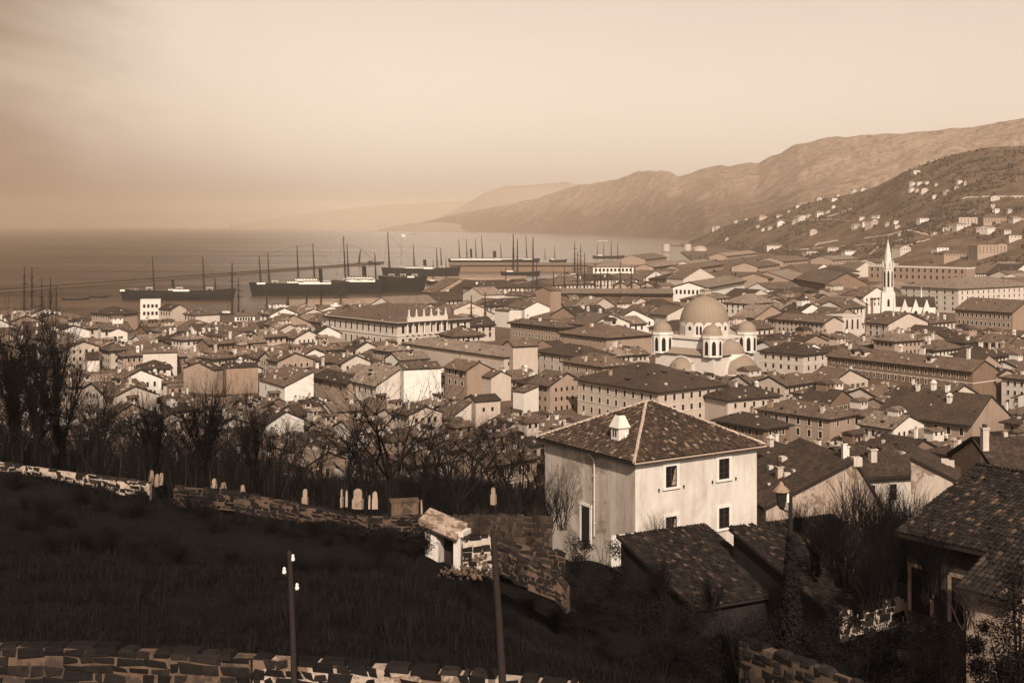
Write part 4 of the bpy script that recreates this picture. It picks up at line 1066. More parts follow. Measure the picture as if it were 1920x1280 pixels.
for i, q in enumerate(prepared):
    cx, cy, gz, w, d, H, a, kind, p, o = q[0][:10]; P = []
    rise = min(w, d) / 2 * p
    for sx, sy in ((-.5, -.5), (.5, -.5), (.5, .5), (-.5, .5)):
        x = cx + cos(a) * w * sx - sin(a) * d * sy; y = cy + sin(a) * w * sx + cos(a) * d * sy
        for z in (gz, gz + H): u, v_ = proj(x, y, z); P.append((u / 3, v_ / 3))
    u, v_ = proj(cx, cy, gz + H + rise); P.append((u / 3, v_ / 3))
    items.append((cy, P, i))
items.append((95, [(x / 3, y / 3) for x, y in ((1020, 835), (1215, 755), (1420, 832), (1420, 1020), (1020, 1020))], -2))
items.append((85, [(x / 3, y / 3) for x, y in ((0, 905), (0, 1280), (1920, 1280), (1920, 1000), (1020, 985), (800, 960))], -2))
for rd, P, i in sorted(items, key=lambda t: -t[0]): paint(P, i)
seen = {}
for row in buf:
    for i in row:
        if i >= 0: seen[i] = seen.get(i, 0) + 1
order = sorted(seen, key=lambda i: -seen[i])
keep = set(order[:262]); rest = [i for i in order[262:] if seen[i] >= 2]
far_houses = [prepared[i] for i in rest]
prepared = [q for i, q in enumerate(prepared) if i in keep]
keys = {}
for q in prepared: keys.setdefault((q[1], q[2], KW[q[0][7]], q[3], q[4], q[5]), []).append(q)
def town_house(q, label):
    (cx, cy, gz, w, d, H, a, kind, p, o, x0, x1, ty), wall, tile, nch = q[:4]
    ox, oy = cx - cos(a) * w / 2 + sin(a) * d / 2, cy - sin(a) * w / 2 - cos(a) * d / 2
    ch = [(w * R.uniform(.12, .88), d * R.uniform(.12, .88), R.choice(('pale', 'pale', 'grey', 'brown')), R.randrange(4), R.uniform(.55, 1.0) if cy < 500 else R.uniform(.8, 1.35)) for _ in range(nch if nch < 3 else R.randint(3, 6))]
    st = R.choice(('framed', 'framed', 'plain', 'tanframed', 'shuttered')) if cy < 520 else R.choice(('plain', 'framed', 'tanframed'))
    rows = 1 if H < 5.5 else (2 if H < 9 or cy > 700 else 3)
    ww = (R.uniform(.95, 1.15), R.uniform(1.5, 2.0)) if cy < 700 else (1.5, 2.6)
    pitch_ = 2.7 if cy < 440 else (3.3 if cy < 700 else 4.6)
    sky_ = [(w * R.uniform(.2, .8), d * R.uniform(.2, .45), 0, R.uniform(.8, 1.2))] if R.random() < .3 and cy < 600 else []
    dm = [(w * .5, d * .35, 0, 1.3)] if R.random() < .30 and 250 < cy < 800 else []
    blankR, blankL = R.random() < .28 and kind == 'gy', R.random() < .4 and kind == 'gx'
    r_, ro_ = house('town_house', label, 'town house', (ox, oy, gz), a, w, d, H, kind, p, o, wall, tile, below=6 if cy < 340 else 2.5, th=.42 if cy < 450 else .65,
          Rw=None if blankR else (max(1, int(w / pitch_)), rows, st, ww, 1.5, 3.6), Lw=None if blankL else (max(1, int(d / pitch_)), rows, st, ww, 1.5, 3.6),
          chim=ch, skylights=sky_, dormers=dm, group='houses of the old town')
    if R.random() < .45:      # lean-to or wing built against the right face
        aw, ad, ah = w * R.uniform(.25, .55), R.uniform(2.5, 5), H * R.uniform(.45, .85); x0 = R.choice((0.2, w - aw - .2)); b = MB()
        b.box(x0, -ad, -3, x0 + aw, -.03, ah)
        b.hexa([(x0 - .3, -ad - .5, ah), (x0 + aw + .3, -ad - .5, ah), (x0 + aw + .3, -.03, ah + ad * .4), (x0 - .3, -.03, ah + ad * .4), (x0 - .3, -ad - .5, ah + .25), (x0 + aw + .3, -ad - .5, ah + .25), (x0 + aw + .3, -.03, ah + ad * .4 + .25), (x0 - .3, -.03, ah + ad * .4 + .25)], 1)
        for i in range(max(1, int(aw / 3))):
            xx = x0 + aw * (i + .5) / max(1, int(aw / 3)); b.face([(xx - .5, -ad - .02, ah - 2.4), (xx + .5, -ad - .02, ah - 2.4), (xx + .5, -ad - .02, ah - .8), (xx - .5, -ad - .02, ah - .8)], 2)
        b.build('annex', [M[pick(SIT)], M[tile], M['glass_dark']], r_)
    if R.random() < .30 and w > 9 and d > 8:      # raised loft breaking the roof line
        lw, ld = w * R.uniform(.2, .35), d * R.uniform(.25, .4); cx_, cy_ = w * R.uniform(.3, .65), d * R.uniform(.35, .6); z0 = roof_z(kind, w, d, H, p, o, .5, cx_, cy_); hh = R.uniform(1.2, 2.6); b = MB()
        b.box(cx_ - lw / 2, cy_ - ld / 2, z0 - 3, cx_ + lw / 2, cy_ + ld / 2, z0 + hh)
        b.hexa([(cx_ - lw / 2 - .5, cy_ - ld / 2 - .5, z0 + hh), (cx_ + lw / 2 + .5, cy_ - ld / 2 - .5, z0 + hh), (cx_ + lw / 2 + .5, cy_ + ld / 2 + .5, z0 + hh), (cx_ - lw / 2 - .5, cy_ + ld / 2 + .5, z0 + hh), (cx_ - lw / 2 - .5, cy_ - .05, z0 + hh + ld * .25), (cx_ + lw / 2 + .5, cy_ - .05, z0 + hh + ld * .25), (cx_ + lw / 2 + .5, cy_ + .05, z0 + hh + ld * .25), (cx_ - lw / 2 - .5, cy_ + .05, z0 + hh + ld * .25)], 1)
        for i in range(2):
            xx = cx_ + lw * (i - .5) * .5; b.face([(xx - .4, cy_ - ld / 2 - .02, z0 + hh - 1.3), (xx + .4, cy_ - ld / 2 - .02, z0 + hh - 1.3), (xx + .4, cy_ - ld / 2 - .02, z0 + hh - .3), (xx - .4, cy_ - ld / 2 - .02, z0 + hh - .3)], 2)
        b.build('loft', [M[wall], M[tile], M['glass_dark']], ro_)
nh = 0
for key, qs in keys.items():
    qs.sort(key=lambda q: q[6])
    for i, q in enumerate(qs):
        wall, tile, kw, nch, lm, rel = key
        label = f"{TR[tile]}{TW[wall]} {kw} house {NUM[nch]}, {ORD[min(i, 19)] + ' ' if i else ''}nearest {rel} {lm}"
        town_house(q, label); nh += 1
# the many roofs that only peep between these, far off: one mass
v_, f_, m_, uv_ = [], [], [], []
for q in far_houses:
    (cx, cy, gz, w, d, H, a, kind, p, o), wall, tile = q[0][:10], q[1], q[2]
    ca, sa = cos(a), sin(a)
    wi = ('white', 'cream', 'tan', 'brown').index(wall); ti = 4 + ('tile', 'tile_pale', 'tile_dark').index(tile)
    ox, oy = cx - ca * w / 2 + sa * d / 2, cy - sa * w / 2 - ca * d / 2
    for me, base in ((wall_mesh(w, d, H, kind, p, .5, -2, M[wall]), wi), (roof_mesh(w, d, H, kind, p, o, [M[tile], M['eave']])[0], ti)):
        k = len(v_)
        v_ += [(ox + ca * t.co.x - sa * t.co.y, oy + sa * t.co.x + ca * t.co.y, gz + t.co.z) for t in me.vertices]
        ul = me.uv_layers[0].data if me.uv_layers else None
        for pl in me.polygons:
            f_.append(tuple(k + t for t in pl.vertices)); m_.append(base if base < 4 else (7 if pl.material_index else base))
            uv_.append([tuple(ul[l].uv) for l in pl.loop_indices] if ul else [(0, 0)] * len(pl.vertices))
        bpy.data.meshes.remove(me)
if f_:
    o_ = ob('distant_rooftops', mesh('distant_rooftops', v_, f_, [M[k] for k in ('white', 'cream', 'tan', 'brown', 'tile', 'tile_pale', 'tile_dark', 'eave')], m_, False, uv_))
    o_['kind'] = 'stuff'; o_['label'] = 'countless further roofs and walls peeping between the houses of the town'
print('filler houses', nh, len(far_houses), len(bpy.data.objects))

# ------------------------------------------------------------------ villas on the hill
VILLAS = [(1720, 327, 14), (1715, 347, 9), (1726, 345, 10), (1740, 345, 8), (1756, 349, 6), (1712, 359, 9), (1721, 359, 7), (1735, 362, 14), (1755, 371, 12), (1779, 363, 9), (1794, 356, 8), (1802, 343, 9), (1810, 347, 5), (1619, 350, 7), (1604, 360, 10), (1572, 364, 6), (1537, 371, 11), (1566, 377, 11),
          (1497, 389, 7), (1502, 383, 4), (1564, 390, 6), (1509, 413, 24), (1520, 406, 10), (1540, 405, 16), (1556, 399, 8), (1462, 407, 12), (1465, 423, 14), (1445, 430, 9), (1526, 440, 14), (1617, 412, 10), (1610, 427, 16), (1625, 423, 16), (1640, 410, 9), (1649, 409, 6), (1644, 422, 20), (1667, 422, 8), (1681, 420, 9), (1683, 427, 9),
          (1735, 418, 20), (1774, 432, 12), (1786, 432, 12), (1805, 430, 22), (1837, 437, 12), (1864, 437, 24), (1862, 389, 8), (1872, 398, 12), (1867, 376, 18), (1910, 416, 20), (1905, 452, 26), (1770, 474, 26), (1702, 474, 28), (1455, 467, 34), (1525, 478, 24), (1565, 471, 26), (1597, 478, 24), (1342, 410, 12), (1348, 407, 8),
          (1377, 400, 7), (1382, 416, 8), (1432, 411, 16), (1422, 427, 7), (1432, 433, 5), (1365, 450, 6), (1400, 402, 6), (1480, 398, 5), (1490, 420, 8), (1890, 440, 14), (1880, 468, 16), (1690, 440, 7), (1755, 440, 8), (1830, 405, 7), (1895, 400, 9)]
def villa_label(i):
    x, y, w_ = VILLAS[i]
    size = 'tiny' if w_ < 7.5 else 'small' if w_ < 11 else 'wide' if w_ < 18 else 'long'
    # how it stands among its neighbours
    return size
vk = {}
HM = [('the topmost hillside villas', 1738, 350), ('the big hillside apartment house', 1816, 415), ('the pale hairpin road', 1705, 435), ('the left foot of the hill', 1380, 430), ('the short bright hill road', 1580, 402), ('the white spire tip', 1665, 450), ('the right edge', 1915, 410), ('the hill crest', 1600, 355)]
for i, (x, y, w_) in enumerate(VILLAS):
    lm = min(HM, key=lambda l: math.hypot(x - l[1], 1.5 * (y - l[2])))
    vk.setdefault((villa_label(i), lm[0]), []).append((math.hypot(x - lm[1], y - lm[2]), i))
VL = {}
for (size, lm), lst in vk.items():
    lst.sort()
    for r, (_, i) in enumerate(lst): VL[i] = f"{size} pale hillside villa, {ORD[r] + ' ' if r else ''}nearest of its size to {lm}"
def villa(px, py, wpx, label, H=None, a=None, roof=None, wall=None, rows=1, name='villa', tilt=0):
    p = SPUR.on(px, py); w = max(6, wpx / F * p.y); d = w * R.uniform(.5, .8)
    H = H or R.uniform(6, 9) * (1.2 if wpx > 12 else 1); a = radians(R.uniform(5, 40)) if a is None else a
    house(name, label, 'villa', (p.x - w / 2, p.y, p.z), a, w, d, H, roof or R.choice(('hip', 'hip', 'gx', 'gy')), R.uniform(.3, .45), .6, wall or R.choice(('white', 'cream', 'cream')), R.choice(('tile', 'tile_pale')), below=14,
          Rw=(max(2, int(w / 6)), rows, 'plain', (1.6, 2.6), 1.8, 4), Lw=(2, rows, 'plain', (1.6, 2.4), 1.8, 4), group='villas on the hillside')
for i, (x, y, w_) in enumerate(VILLAS): villa(x, y, w_, VL[i])
villa(1816, 425, 36, 'big pale hillside apartment house of three window rows', 17, radians(3), 'flat', 'cream', 3, 'apartment_house')
villa(1866, 421, 44, 'long tan hillside institution right of the apartment house', 13, radians(3), 'hip', 'tan', 2, 'apartment_house')
villa(1864, 480, 62, 'long tan three-storey house at the hill foot, upper right', 17, radians(12), 'flat', 'tan', 3, 'apartment_house')
villa(1795, 488, 50, 'round-ended roofed hall at the hill foot behind the long flat hall', 12, radians(20), 'hip', 'tan', 1, 'hall')

# woods and hedges that cover the hillside
def clumps(name, pts, mat, label):
    b = MB(); ico = []
    t = (1 + sqrt(5)) / 2
    V = [Vector(v).normalized() for v in ((-1, t, 0), (1, t, 0), (-1, -t, 0), (1, -t, 0), (0, -1, t), (0, 1, t), (0, -1, -t), (0, 1, -t), (t, 0, -1), (t, 0, 1), (-t, 0, -1), (-t, 0, 1))]
    Fs = ((0, 11, 5), (0, 5, 1), (0, 1, 7), (0, 7, 10), (0, 10, 11), (1, 5, 9), (5, 11, 4), (11, 10, 2), (10, 7, 6), (7, 1, 8), (3, 9, 4), (3, 4, 2), (3, 2, 6), (3, 6, 8), (3, 8, 9), (4, 9, 5), (2, 4, 11), (6, 2, 10), (8, 6, 7), (9, 8, 1))
    v, f = [], []
    for p, r in pts:
        k = len(v); rz = R.uniform(0, 6)
        for q in V:
            s = r * R.uniform(.55, 1.25)
            v.append((p[0] + (q.x * cos(rz) - q.y * sin(rz)) * s, p[1] + (q.x * sin(rz) + q.y * cos(rz)) * s, p[2] + q.z * s * .9 + r * .5))
        f += [tuple(k + i for i in t_) for t_ in Fs]
    o = ob(name, mesh(name, v, f, [mat])); o['kind'] = 'stuff'; o['label'] = label
    return o
M['woods'] = flat_mat('hillside_trees', 0.06, 1.0, 0.5, 0.3)
pts = []
for _ in range(9000):
    px = R.uniform(1290, 1960); t = R.random() ** 1.2
    p = SPUR.pt(px, t)
    n = noise.noise(Vector((p.x * .006, p.y * .004, 4))) + .5 * noise.noise(Vector((p.x * .02, p.y * .015, 7)))
    if n < R.uniform(-.15, .4): continue
    pts.append((p, R.uniform(1.5, 4.5)))
clumps('woods', pts, M['woods'], 'dark scrub and small trees covering the hillside')
pts = []
for _ in range(1500):
    x, y = R.uniform(-250, 900), R.uniform(420, 2800)
    if not on_land(x, y) or abs(x) > .44 * y: continue
    if y < 1700 and noise.noise(Vector((x * .012, y * .012, 1))) < .12: continue
    pts.append((Vector((x, y, 3.5)), R.uniform(1.2, 3)))
clumps('shrubbery', pts, M['woods'], 'dark shrubs in the yards and gardens of the town')

# ------------------------------------------------------------------ harbour
def sea_pt(px, py):
    d = CH * F / (py - HZ); return at(px, py, d)
# breakwater: long low mole with a parapet along each edge
def breakwater():
    A, Bq = sea_pt(-60, 553), sea_pt(716, 494)
    d = (Bq - A); L = d.length; a = math.atan2(d.y, d.x)
    root = thing('breakwater', 'long narrow breakwater running out across the left of the bay', 'breakwater', (A.x, A.y, 0), a)
    b = MB(); b.box(0, -4.8, -4, L, 4.8, .7); b.build('footing', [M['wood']], root)
    b = MB(); b.box(0, -4.4, 0.7, L, 4.4, 3.3); b.build('mole', [M['brown']], root)
    b = MB(); b.box(0, -4.7, 3.3, L, -3.6, 4.1); b.build('parapet', [M['wood']], root)
breakwater()
pier('pier', [(-205, 1130), (-65, 1190), (-70, 1225), (-215, 1165)])
p0, p1 = sea_pt(846, 506), sea_pt(1085, 497)
pier('pier', [(p0.x, p0.y), (p1.x + 30, p1.y - 40), (p1.x + 60, p1.y + 70), (p0.x + 20, p0.y + 90)])
p0, p1 = sea_pt(780, 524), sea_pt(905, 522)
pier('pier', [(p0.x, p0.y - 30), (p1.x + 60, p1.y - 60), (p1.x + 60, p1.y + 20), (p0.x, p0.y + 30)])

def hull_me(L, bm, fb, sheer=1.6, mats=None, stripe=True, clip=.10):
    """hull along x, bow at +x; deck level fb amidships"""
    n = 16; v, f, m = [], [], []
    secs = []
    for i in range(n + 1):
        t = i / n; x = -L / 2 + L * t
        wb = bm / 2 * (1 - max(0, (t - .62) / .38) ** 2.2) * (1 - .45 * max(0, (.16 - t) / .16) ** 1.5)
        zt = fb + sheer * (2 * t - 1) ** 2 * (1.25 if t > .5 else .8)
        xr = x + (clip * fb if t > .9 else 0) * (t - .9) / .1 * 3 - (.25 * fb * (0.1 - t) / .1 if t < .1 else 0)
        wb = max(wb, .15)
        secs.append([(x, wb * .78, -1.0), (lerp(x, xr, .6), wb * .97, zt * .55), (xr, wb, zt - .8), (xr, wb, zt)])
    for s in secs:
        for (x, y, z) in s: v.append((x, -y, z))
        for (x, y, z) in s: v.append((x, y, z))
    for i in range(n):
        a, b = i * 8, (i + 1) * 8
        for k in range(3):
            f.append((a + k, b + k, b + k + 1, a + k + 1)); m.append(0)
            f.append((b + 4 + k, a + 4 + k, a + 4 + k + 1, b + 4 + k + 1)); m.append(0)
        f.append((a + 3, b + 3, b + 7, a + 7)); m.append(1)
    f.append((0, 1, 2, 3, 7, 6, 5, 4)); m.append(0); e = n * 8; f.append((e, e + 4, e + 5, e + 6, e + 7, e + 3, e + 2, e + 1)); m.append(0)
    return mesh('hull', v, f, mats or [M['hull'], M['deck']], m)
def mast(root, x, z0, h, rake=.04, yards=(), gaff=False, r=.38, nm='mast'):
    b = MB(); tx = x - rake * h
    r *= 2.3; b.tube([(x, 0, z0), (lerp(x, tx, .6), 0, z0 + h * .6), (tx, 0, z0 + h)], [r, r * .75, r * .4], 6)
    b.box(lerp(x, tx, .55) - .6, -.6, z0 + h * .55, lerp(x, tx, .55) + .6, .6, z0 + h * .55 + .25)
    mo = b.build(nm, [M['mast']], root)
    for (t, l) in yards:
        y = MB(); y.tube([(lerp(x, tx, t) + .3, -l / 2, z0 + h * t), (lerp(x, tx, t) + .3, 0, z0 + h * t + .1), (lerp(x, tx, t) + .3, l / 2, z0 + h * t)], [.16, .32, .16], 5)
        y.build('yard', [M['mast']], mo)
    if gaff:
        y = MB(); y.tube([(lerp(x, tx, .3), 0, z0 + h * .3), (x - h * .42, 0, z0 + h * .52)], [.16, .08], 5); y.tube([(x - .3, 0, z0 + 2.4), (x - h * .5, 0, z0 + 3.2)], [.2, .12], 5)
        y.build('boom', [M['mast']], mo)
    s = MB()
    for sy in (-1, 1):
        for dx in (-2.2, 0, 2.2): s.tube([(x + dx, sy * 4.2, z0), (lerp(x, tx, .6), 0, z0 + h * .6)], .09, 3)
    s.build('rigging', [M['mast']], mo)
    return mo
def steamer(label, px0, px1, py, masts, funnels, houses_=(), boats=(), fb=None, rz=0.0, flag=None, bm=13.0, name='steamship', white=None):
    A, Bq = sea_pt(px0, py), sea_pt(px1, py)
    L = (Bq - A).length; c = (A + Bq) / 2; k = F / c.y
    fb = (fb or 8.0) * 1.18
    root = thing(name, label, 'ship', (c.x, c.y, 0), rz)
    ob('hull', hull_me(L, bm, fb), root)
    X = lambda px: (px - 960) / k - c.x
    for (px, ph, yards, gaff) in masts: mast(root, X(px), fb, ph / k, .05, yards, gaff)
    for (px, ph, pw) in funnels:
        b = MB(); w = pw / k / 2; h = ph / k
        b.lathe([(w, 0), (w * .97, h), (w * .8, h), (w * .8, h - .5)], (0, 0, 0), 14)
        b.lathe([(w * 1.06, h * .80), (w * 1.06, h * .84)], (0, 0, 0), 14)
        f_ = b.build('funnel', [M['iron']], root, (X(px), 0, fb)); f_.rotation_euler = (0, -.06, 0)
    for (q0, q1, z0, z1) in houses_:
        b = MB(); b.box(X(q0), -bm * .36, fb + z0, X(q1), bm * .36, fb + z1); b.box(X(q0) - .6, -bm * .42, fb + z1, X(q1) + .6, bm * .42, fb + z1 + .25, 1)
        n = max(2, int((X(q1) - X(q0)) / 3))
        for i in range(n):
            x = lerp(X(q0), X(q1), (i + .5) / n); b.face([(x - .5, -bm * .36 - .02, fb + z0 + (z1 - z0) * .4), (x + .5, -bm * .36 - .02, fb + z0 + (z1 - z0) * .4), (x + .5, -bm * .36 - .02, fb + z0 + (z1 - z0) * .8), (x - .5, -bm * .36 - .02, fb + z0 + (z1 - z0) * .8)], 2)
        b.build('deckhouse', [M['ship_white'], M['deck'], M['glass_dark']], root)
    for q0, q1 in boats:      # white bulwark rails
        b = MB(); b.box(X(q0), -bm / 2 - .15, fb - .9, X(q1), -bm / 2 + .1, fb + .9); b.build('bulwark', [M['ship_white']], root)
    for i in range(3):
        x = lerp(-L * .25, L * .3, i / 2); b = MB()
        b.hexa([(x - 3, -bm * .46, fb + 2.0), (x + 3, -bm * .46, fb + 2.0), (x + 3, -bm * .40, fb + 2.0), (x - 3, -bm * .40, fb + 2.0), (x - 3.8, -bm * .52, fb + 3.2), (x + 3.8, -bm * .52, fb + 3.2), (x + 3.8, -bm * .34, fb + 3.2), (x - 3.8, -bm * .34, fb + 3.2)])
        b.box(x - 2.8, -bm * .46, fb - .2, x - 2.5, -bm * .42, fb + 2.2); b.box(x + 2.5, -bm * .46, fb - .2, x + 2.8, -bm * .42, fb + 2.2)
        b.build('lifeboat', [M['ship_white']], root)
    tops = sorted((X(px) - .05 * ph / k, fb + ph / k) for (px, ph, yd_, g_) in masts)
    b = MB(); ends = [(-L / 2 + 1, fb + 1.5)] + tops + [(L / 2 - 1, fb + 2)]
    for (x0, z0), (x1, z1) in zip(ends, ends[1:]): b.tube([(x0, 0, z0), ((x0 + x1) / 2, 0, (z0 + z1) / 2 - .6), (x1, 0, z1)], .11, 3)
    b.build('stays', [M['mast']], root)
    if flag:
        px, ph, fw, fh = flag; h = ph / k
        b = MB(); b.tube([(X(px), 0, fb), (X(px) + .5, 0, fb + h)], [.25, .12], 5); po = b.build('flagpole', [M['mast']], root)
        b = MB(); n = 6; w_, hh = fw / k, fh / k
        for i in range(n):
            q = lambda j: (X(px) + .5 + w_ * j / n, .8 * sin(j * 1.3), fb + h - .9 * j / n)
            (x0, y0, z0), (x1, y1, z1) = q(i), q(i + 1)
            b.hexa([(x0, y0 - .05, z0 - hh), (x1, y1 - .05, z1 - hh), (x1, y1 + .05, z1 - hh), (x0, y0 + .05, z0 - hh), (x0, y0 - .05, z0), (x1, y1 - .05, z1), (x1, y1 + .05, z1), (x0, y0 + .05, z0)])
        b.build('flag', [M['ship_white']], po)
    return root
Y3 = ((.5, 15), (.68, 12), (.84, 9))
steamer('black two-masted steamer lying behind the white shore house, leftmost of the big ships', 232, 437, 563, [(289, 62, (), True), (383, 62, (), True), (404, 24, (), False)], [(325, 20, 5)], [(240, 262, 0, 1.6), (318, 332, 0, 1.8)], [(229, 238), (328, 358)], fb=8.5)
steamer('long black steamer with tall raked masts and one funnel, moored mid harbour', 474, 648, 554, [(489, 52, (), False), (505, 56, (), False), (560, 70, (), False), (590, 74, (), False)], [(602, 27, 7)], [(540, 600, .3, 2.8), (555, 596, 3.0, 5.2)], [(484, 500), (562, 622)], fb=11, rz=.02)
steamer('black steamer with thick funnel and white rails, right of the tall-masted one', 628, 714, 549, [(648, 84, ((.62, 16),), False), (654, 70, (), False), (705, 52, ((.9, 8),), False)], [(684, 28, 8)], [(650, 704, .3, 2.6), (652, 700, 2.8, 4.8)], [(650, 704)], fb=11, rz=.03)
steamer('high black hulk without funnel beside the crane-masted steamer', 716, 794, 545, [(731, 84, ((.55, 8), (.35, 10)), False)], [], [], [(765, 778)], fb=13.5, bm=16, name='hulk')
steamer('grey-black steamer flying a white flag behind the harbour hulk', 720, 858, 522, [(777, 44, (), False), (820, 38, (), False), (828, 38, (), False)], [(797, 16, 6)], [(760, 815, 0, 2.6)], [(795, 814)], fb=12, flag=(752, 64, 7, 4.5), rz=.02)
steamer('dark far steamer with white upper strake and two funnels, on the outer pier', 844, 1008, 502, [(862, 38, Y3, False), (876, 38, (), False), (893, 38, (), False), (905, 46, Y3, False), (940, 30, (), False), (964, 48, Y3, False), (988, 46, (), False)], [(884, 20, 4), (928, 16, 6)], [(860, 1000, 0, 2.4)], [(845, 940)], fb=12, rz=.0)
# transit shed on the pier
b = MB(); L, c = 250, sea_pt(992, 509)
sh = thing('quay_shed', 'long low shed with a bright roof edge on the outer pier', 'shed', (c.x, c.y, 3))
b.box(-L / 2 + 0, 0, -3, L / 2, 18, 7); b.build('wall', [M['brown']], sh)
b = MB(); b.hexa([(-L / 2 - 2, -3, 7), (L / 2 + 2, -3, 7), (L / 2 + 2, 21, 7), (-L / 2 - 2, 21, 7), (-L / 2 - 2, -3, 8.4), (L / 2 + 2, -3, 8.4), (L / 2 + 2, 9, 11), (-L / 2 - 2, 9, 11)]); b.build('roof', [M['tile_pale']], sh)

def sailer(label, px0, px1, py, masts, fb=4.0, bm=8.0, white=False, rz=0.0, yards=True, name='sailing_ship'):
    A, Bq = sea_pt(px0, py), sea_pt(px1, py); L = (Bq - A).length; c = (A + Bq) / 2; k = F / c.y
    root = thing(name, label, 'ship', (c.x, c.y, 0), rz)
    ob('hull', hull_me(L, bm, fb, 1.0, [M['ship_white'] if white else M['hull'], M['deck']]), root)
    b = MB(); b.tube([(L / 2 - 3, 0, fb + .6), (L / 2 + L * .18, 0, fb + 3.4)], [.28, .12], 6); b.build('bowsprit', [M['mast']], root)
    for (px, ph) in masts:
        h = ph / k; mast(root, (px - 960) / k - c.x, fb, h, .0, ((.45, h * .46), (.62, h * .36), (.78, h * .28)) if yards else (), not yards, r=max(.3, h * .011))
    b = MB(); b.box(-L * .38, -bm * .3, fb, -L * .2, bm * .3, fb + 1.8); b.build('deckhouse', [M['ship_white']], root)
    return root
sailer('barque whose masts rise behind the dark trees, far left', 22, 118, 596, [(46, 88), (60, 86), (78, 66), (94, 66), (105, 50)], rz=.05)
sailer('two-masted sailing ship in the near basin, right of the leftmost steamer', 410, 462, 596, [(435, 94), (450, 66)], rz=.9)
sailer('single-masted white harbour boat under the long black steamer, left one', 506, 566, 580, [(540, 34)], 3.2, 7, True, yards=False)
sailer('single-masted white harbour boat under the long black steamer, right one', 622, 660, 578, [(639, 28)], 3.0, 6, True, yards=False)
sailer('dark barge with one tall mast and yard in the near basin, before the black steamer', 552, 620, 589, [(602, 50), (575, 44)], 3.0, 7)
sailer('small dark sailing boat close in front of the harbour palace', 486, 530, 592, [(500, 42)], 2.5, 6, yards=False)
sailer('dark-hulled brig moored along the inner pier by the pale quay', 800, 850, 533, [(812, 40), (836, 44)], 4, 8)
sailer('three-masted ship crossing the end of the outer pier shed', 940, 1012, 516, [(962, 70), (970, 62), (1000, 66)], 5, 9, rz=.2)
sailer('brig with bare yards left of the white port store', 1062, 1112, 521, [(1076, 62), (1089, 56)], 4.5, 8, rz=.5)
sailer('hazy four-masted ship at the far mole, behind the white port store', 1112, 1170, 484, [(1120, 24), (1132, 26), (1146, 30), (1158, 27)], 5, 10)
sailer('small hazy brig at the far mole, right of the outer pier', 1030, 1062, 491, [(1022, 24), (1040, 26)], 4, 8)
# craft in the canal: masts among the houses
def canal_boat(label, px, py, ph, d, yards):
    p = at(px, py, d); k = F / d
    root = thing('canal_boat', label, 'boat', (p.x, d, 2.0), radians(126))
    ob('hull', hull_me(16, 5, 2.6, .8), root); h = ph / k
    mast(root, 1.5, 1.5, h, 0, ((.42, h * .4), (.66, h * .3)) if yards else (), not yards, r=.3)
canal_boat('canal boat with crossed yards, left of two masts beside the statue-topped palace', 886, 640, 72, 800, True)
canal_boat('canal boat with a bare pole mast, right of two masts beside the statue-topped palace', 912, 640, 78, 800, False)
for px, ph, yd, lab in ((1085, 92, True, 'leftmost tall mast boat before the dark quay shed'), (1118, 72, True, 'second mast boat from the left before the dark quay shed'), (1141, 56, False, 'short-masted boat in the middle before the dark quay shed'),
                        (1186, 68, True, 'second mast boat from the right before the dark quay shed'), (1212, 50, False, 'rightmost mast boat before the dark quay shed'), (1152, 40, False, 'smallest mast boat before the dark quay shed')):
    canal_boat(lab, px, 566, ph, 1130, yd)
for px, py, ph, yd, lab in ((1060, 545, 62, True, 'boat with crossed yards at the left end of the dark quay shed'), (1098, 540, 88, False, 'boat with a tall bare pole mast just right of the leftmost quay mast'), (1165, 548, 74, True, 'boat with yards between the two right-hand quay masts'), (1232, 545, 58, True, 'boat with yards at the right end of the dark quay shed'),
                        (1008, 530, 72, True, 'boat with yards left of the tall blank slab-walled house'), (1128, 538, 60, True, 'boat with yards half hidden behind the quay mast row'), (950, 545, 60, False, 'boat with a bare mast among the white gabled warehouses'), (1040, 528, 56, False, 'slim bare mast above the tall slab-walled house')):
    canal_boat(lab, px, py + 22, ph, 1160, yd)
# rowing boats and lighters
def lighter(label, px, py, L, white=False, rz=0.1):
    p = sea_pt(px, py); o = ob('rowing_boat', hull_me(L, L * .24, 1.7, .7, [M['ship_white'] if white else M['hull'], M['deck']]), None, (p.x, p.y, 0.2), rz)
    tag(o, label, 'boat')
lighter('dark lighter floating between the trees and the breakwater, left one', 142, 562, 26)
lighter('dark lighter floating between the trees and the breakwater, right one', 186, 558, 18)
lighter('small boat far out on the open bay, below the headland', 778, 439, 60)
lighter('tiny white sail-less boat on the bay right of the far steamer', 1130, 452, 50, True, .4)
# floating crane
p = sea_pt(690, 496); root = thing('floating_crane', 'floating sheerleg crane at the end of the breakwater', 'crane', (p.x, p.y, 0))
b = MB(); b.box(-22, -9, -1, 22, 9, 3); b.build('pontoon', [M['hull']], root)
b = MB()
for sy in (-6, 6): b.tube([(-16, sy, 3), (-14, 0, 28)], [.8, .5], 6)
b.tube([(-19, 0, 3), (-14, 0, 28)], [.6, .4], 6); b.tube([(-14, 0, 28), (14, 0, 6)], [.35, .35], 5); b.build('sheerlegs', [M['iron']], root)
b = MB(); b.box(0, -4, 3, 8, 4, 7); b.build('cabin', [M['wood']], root)
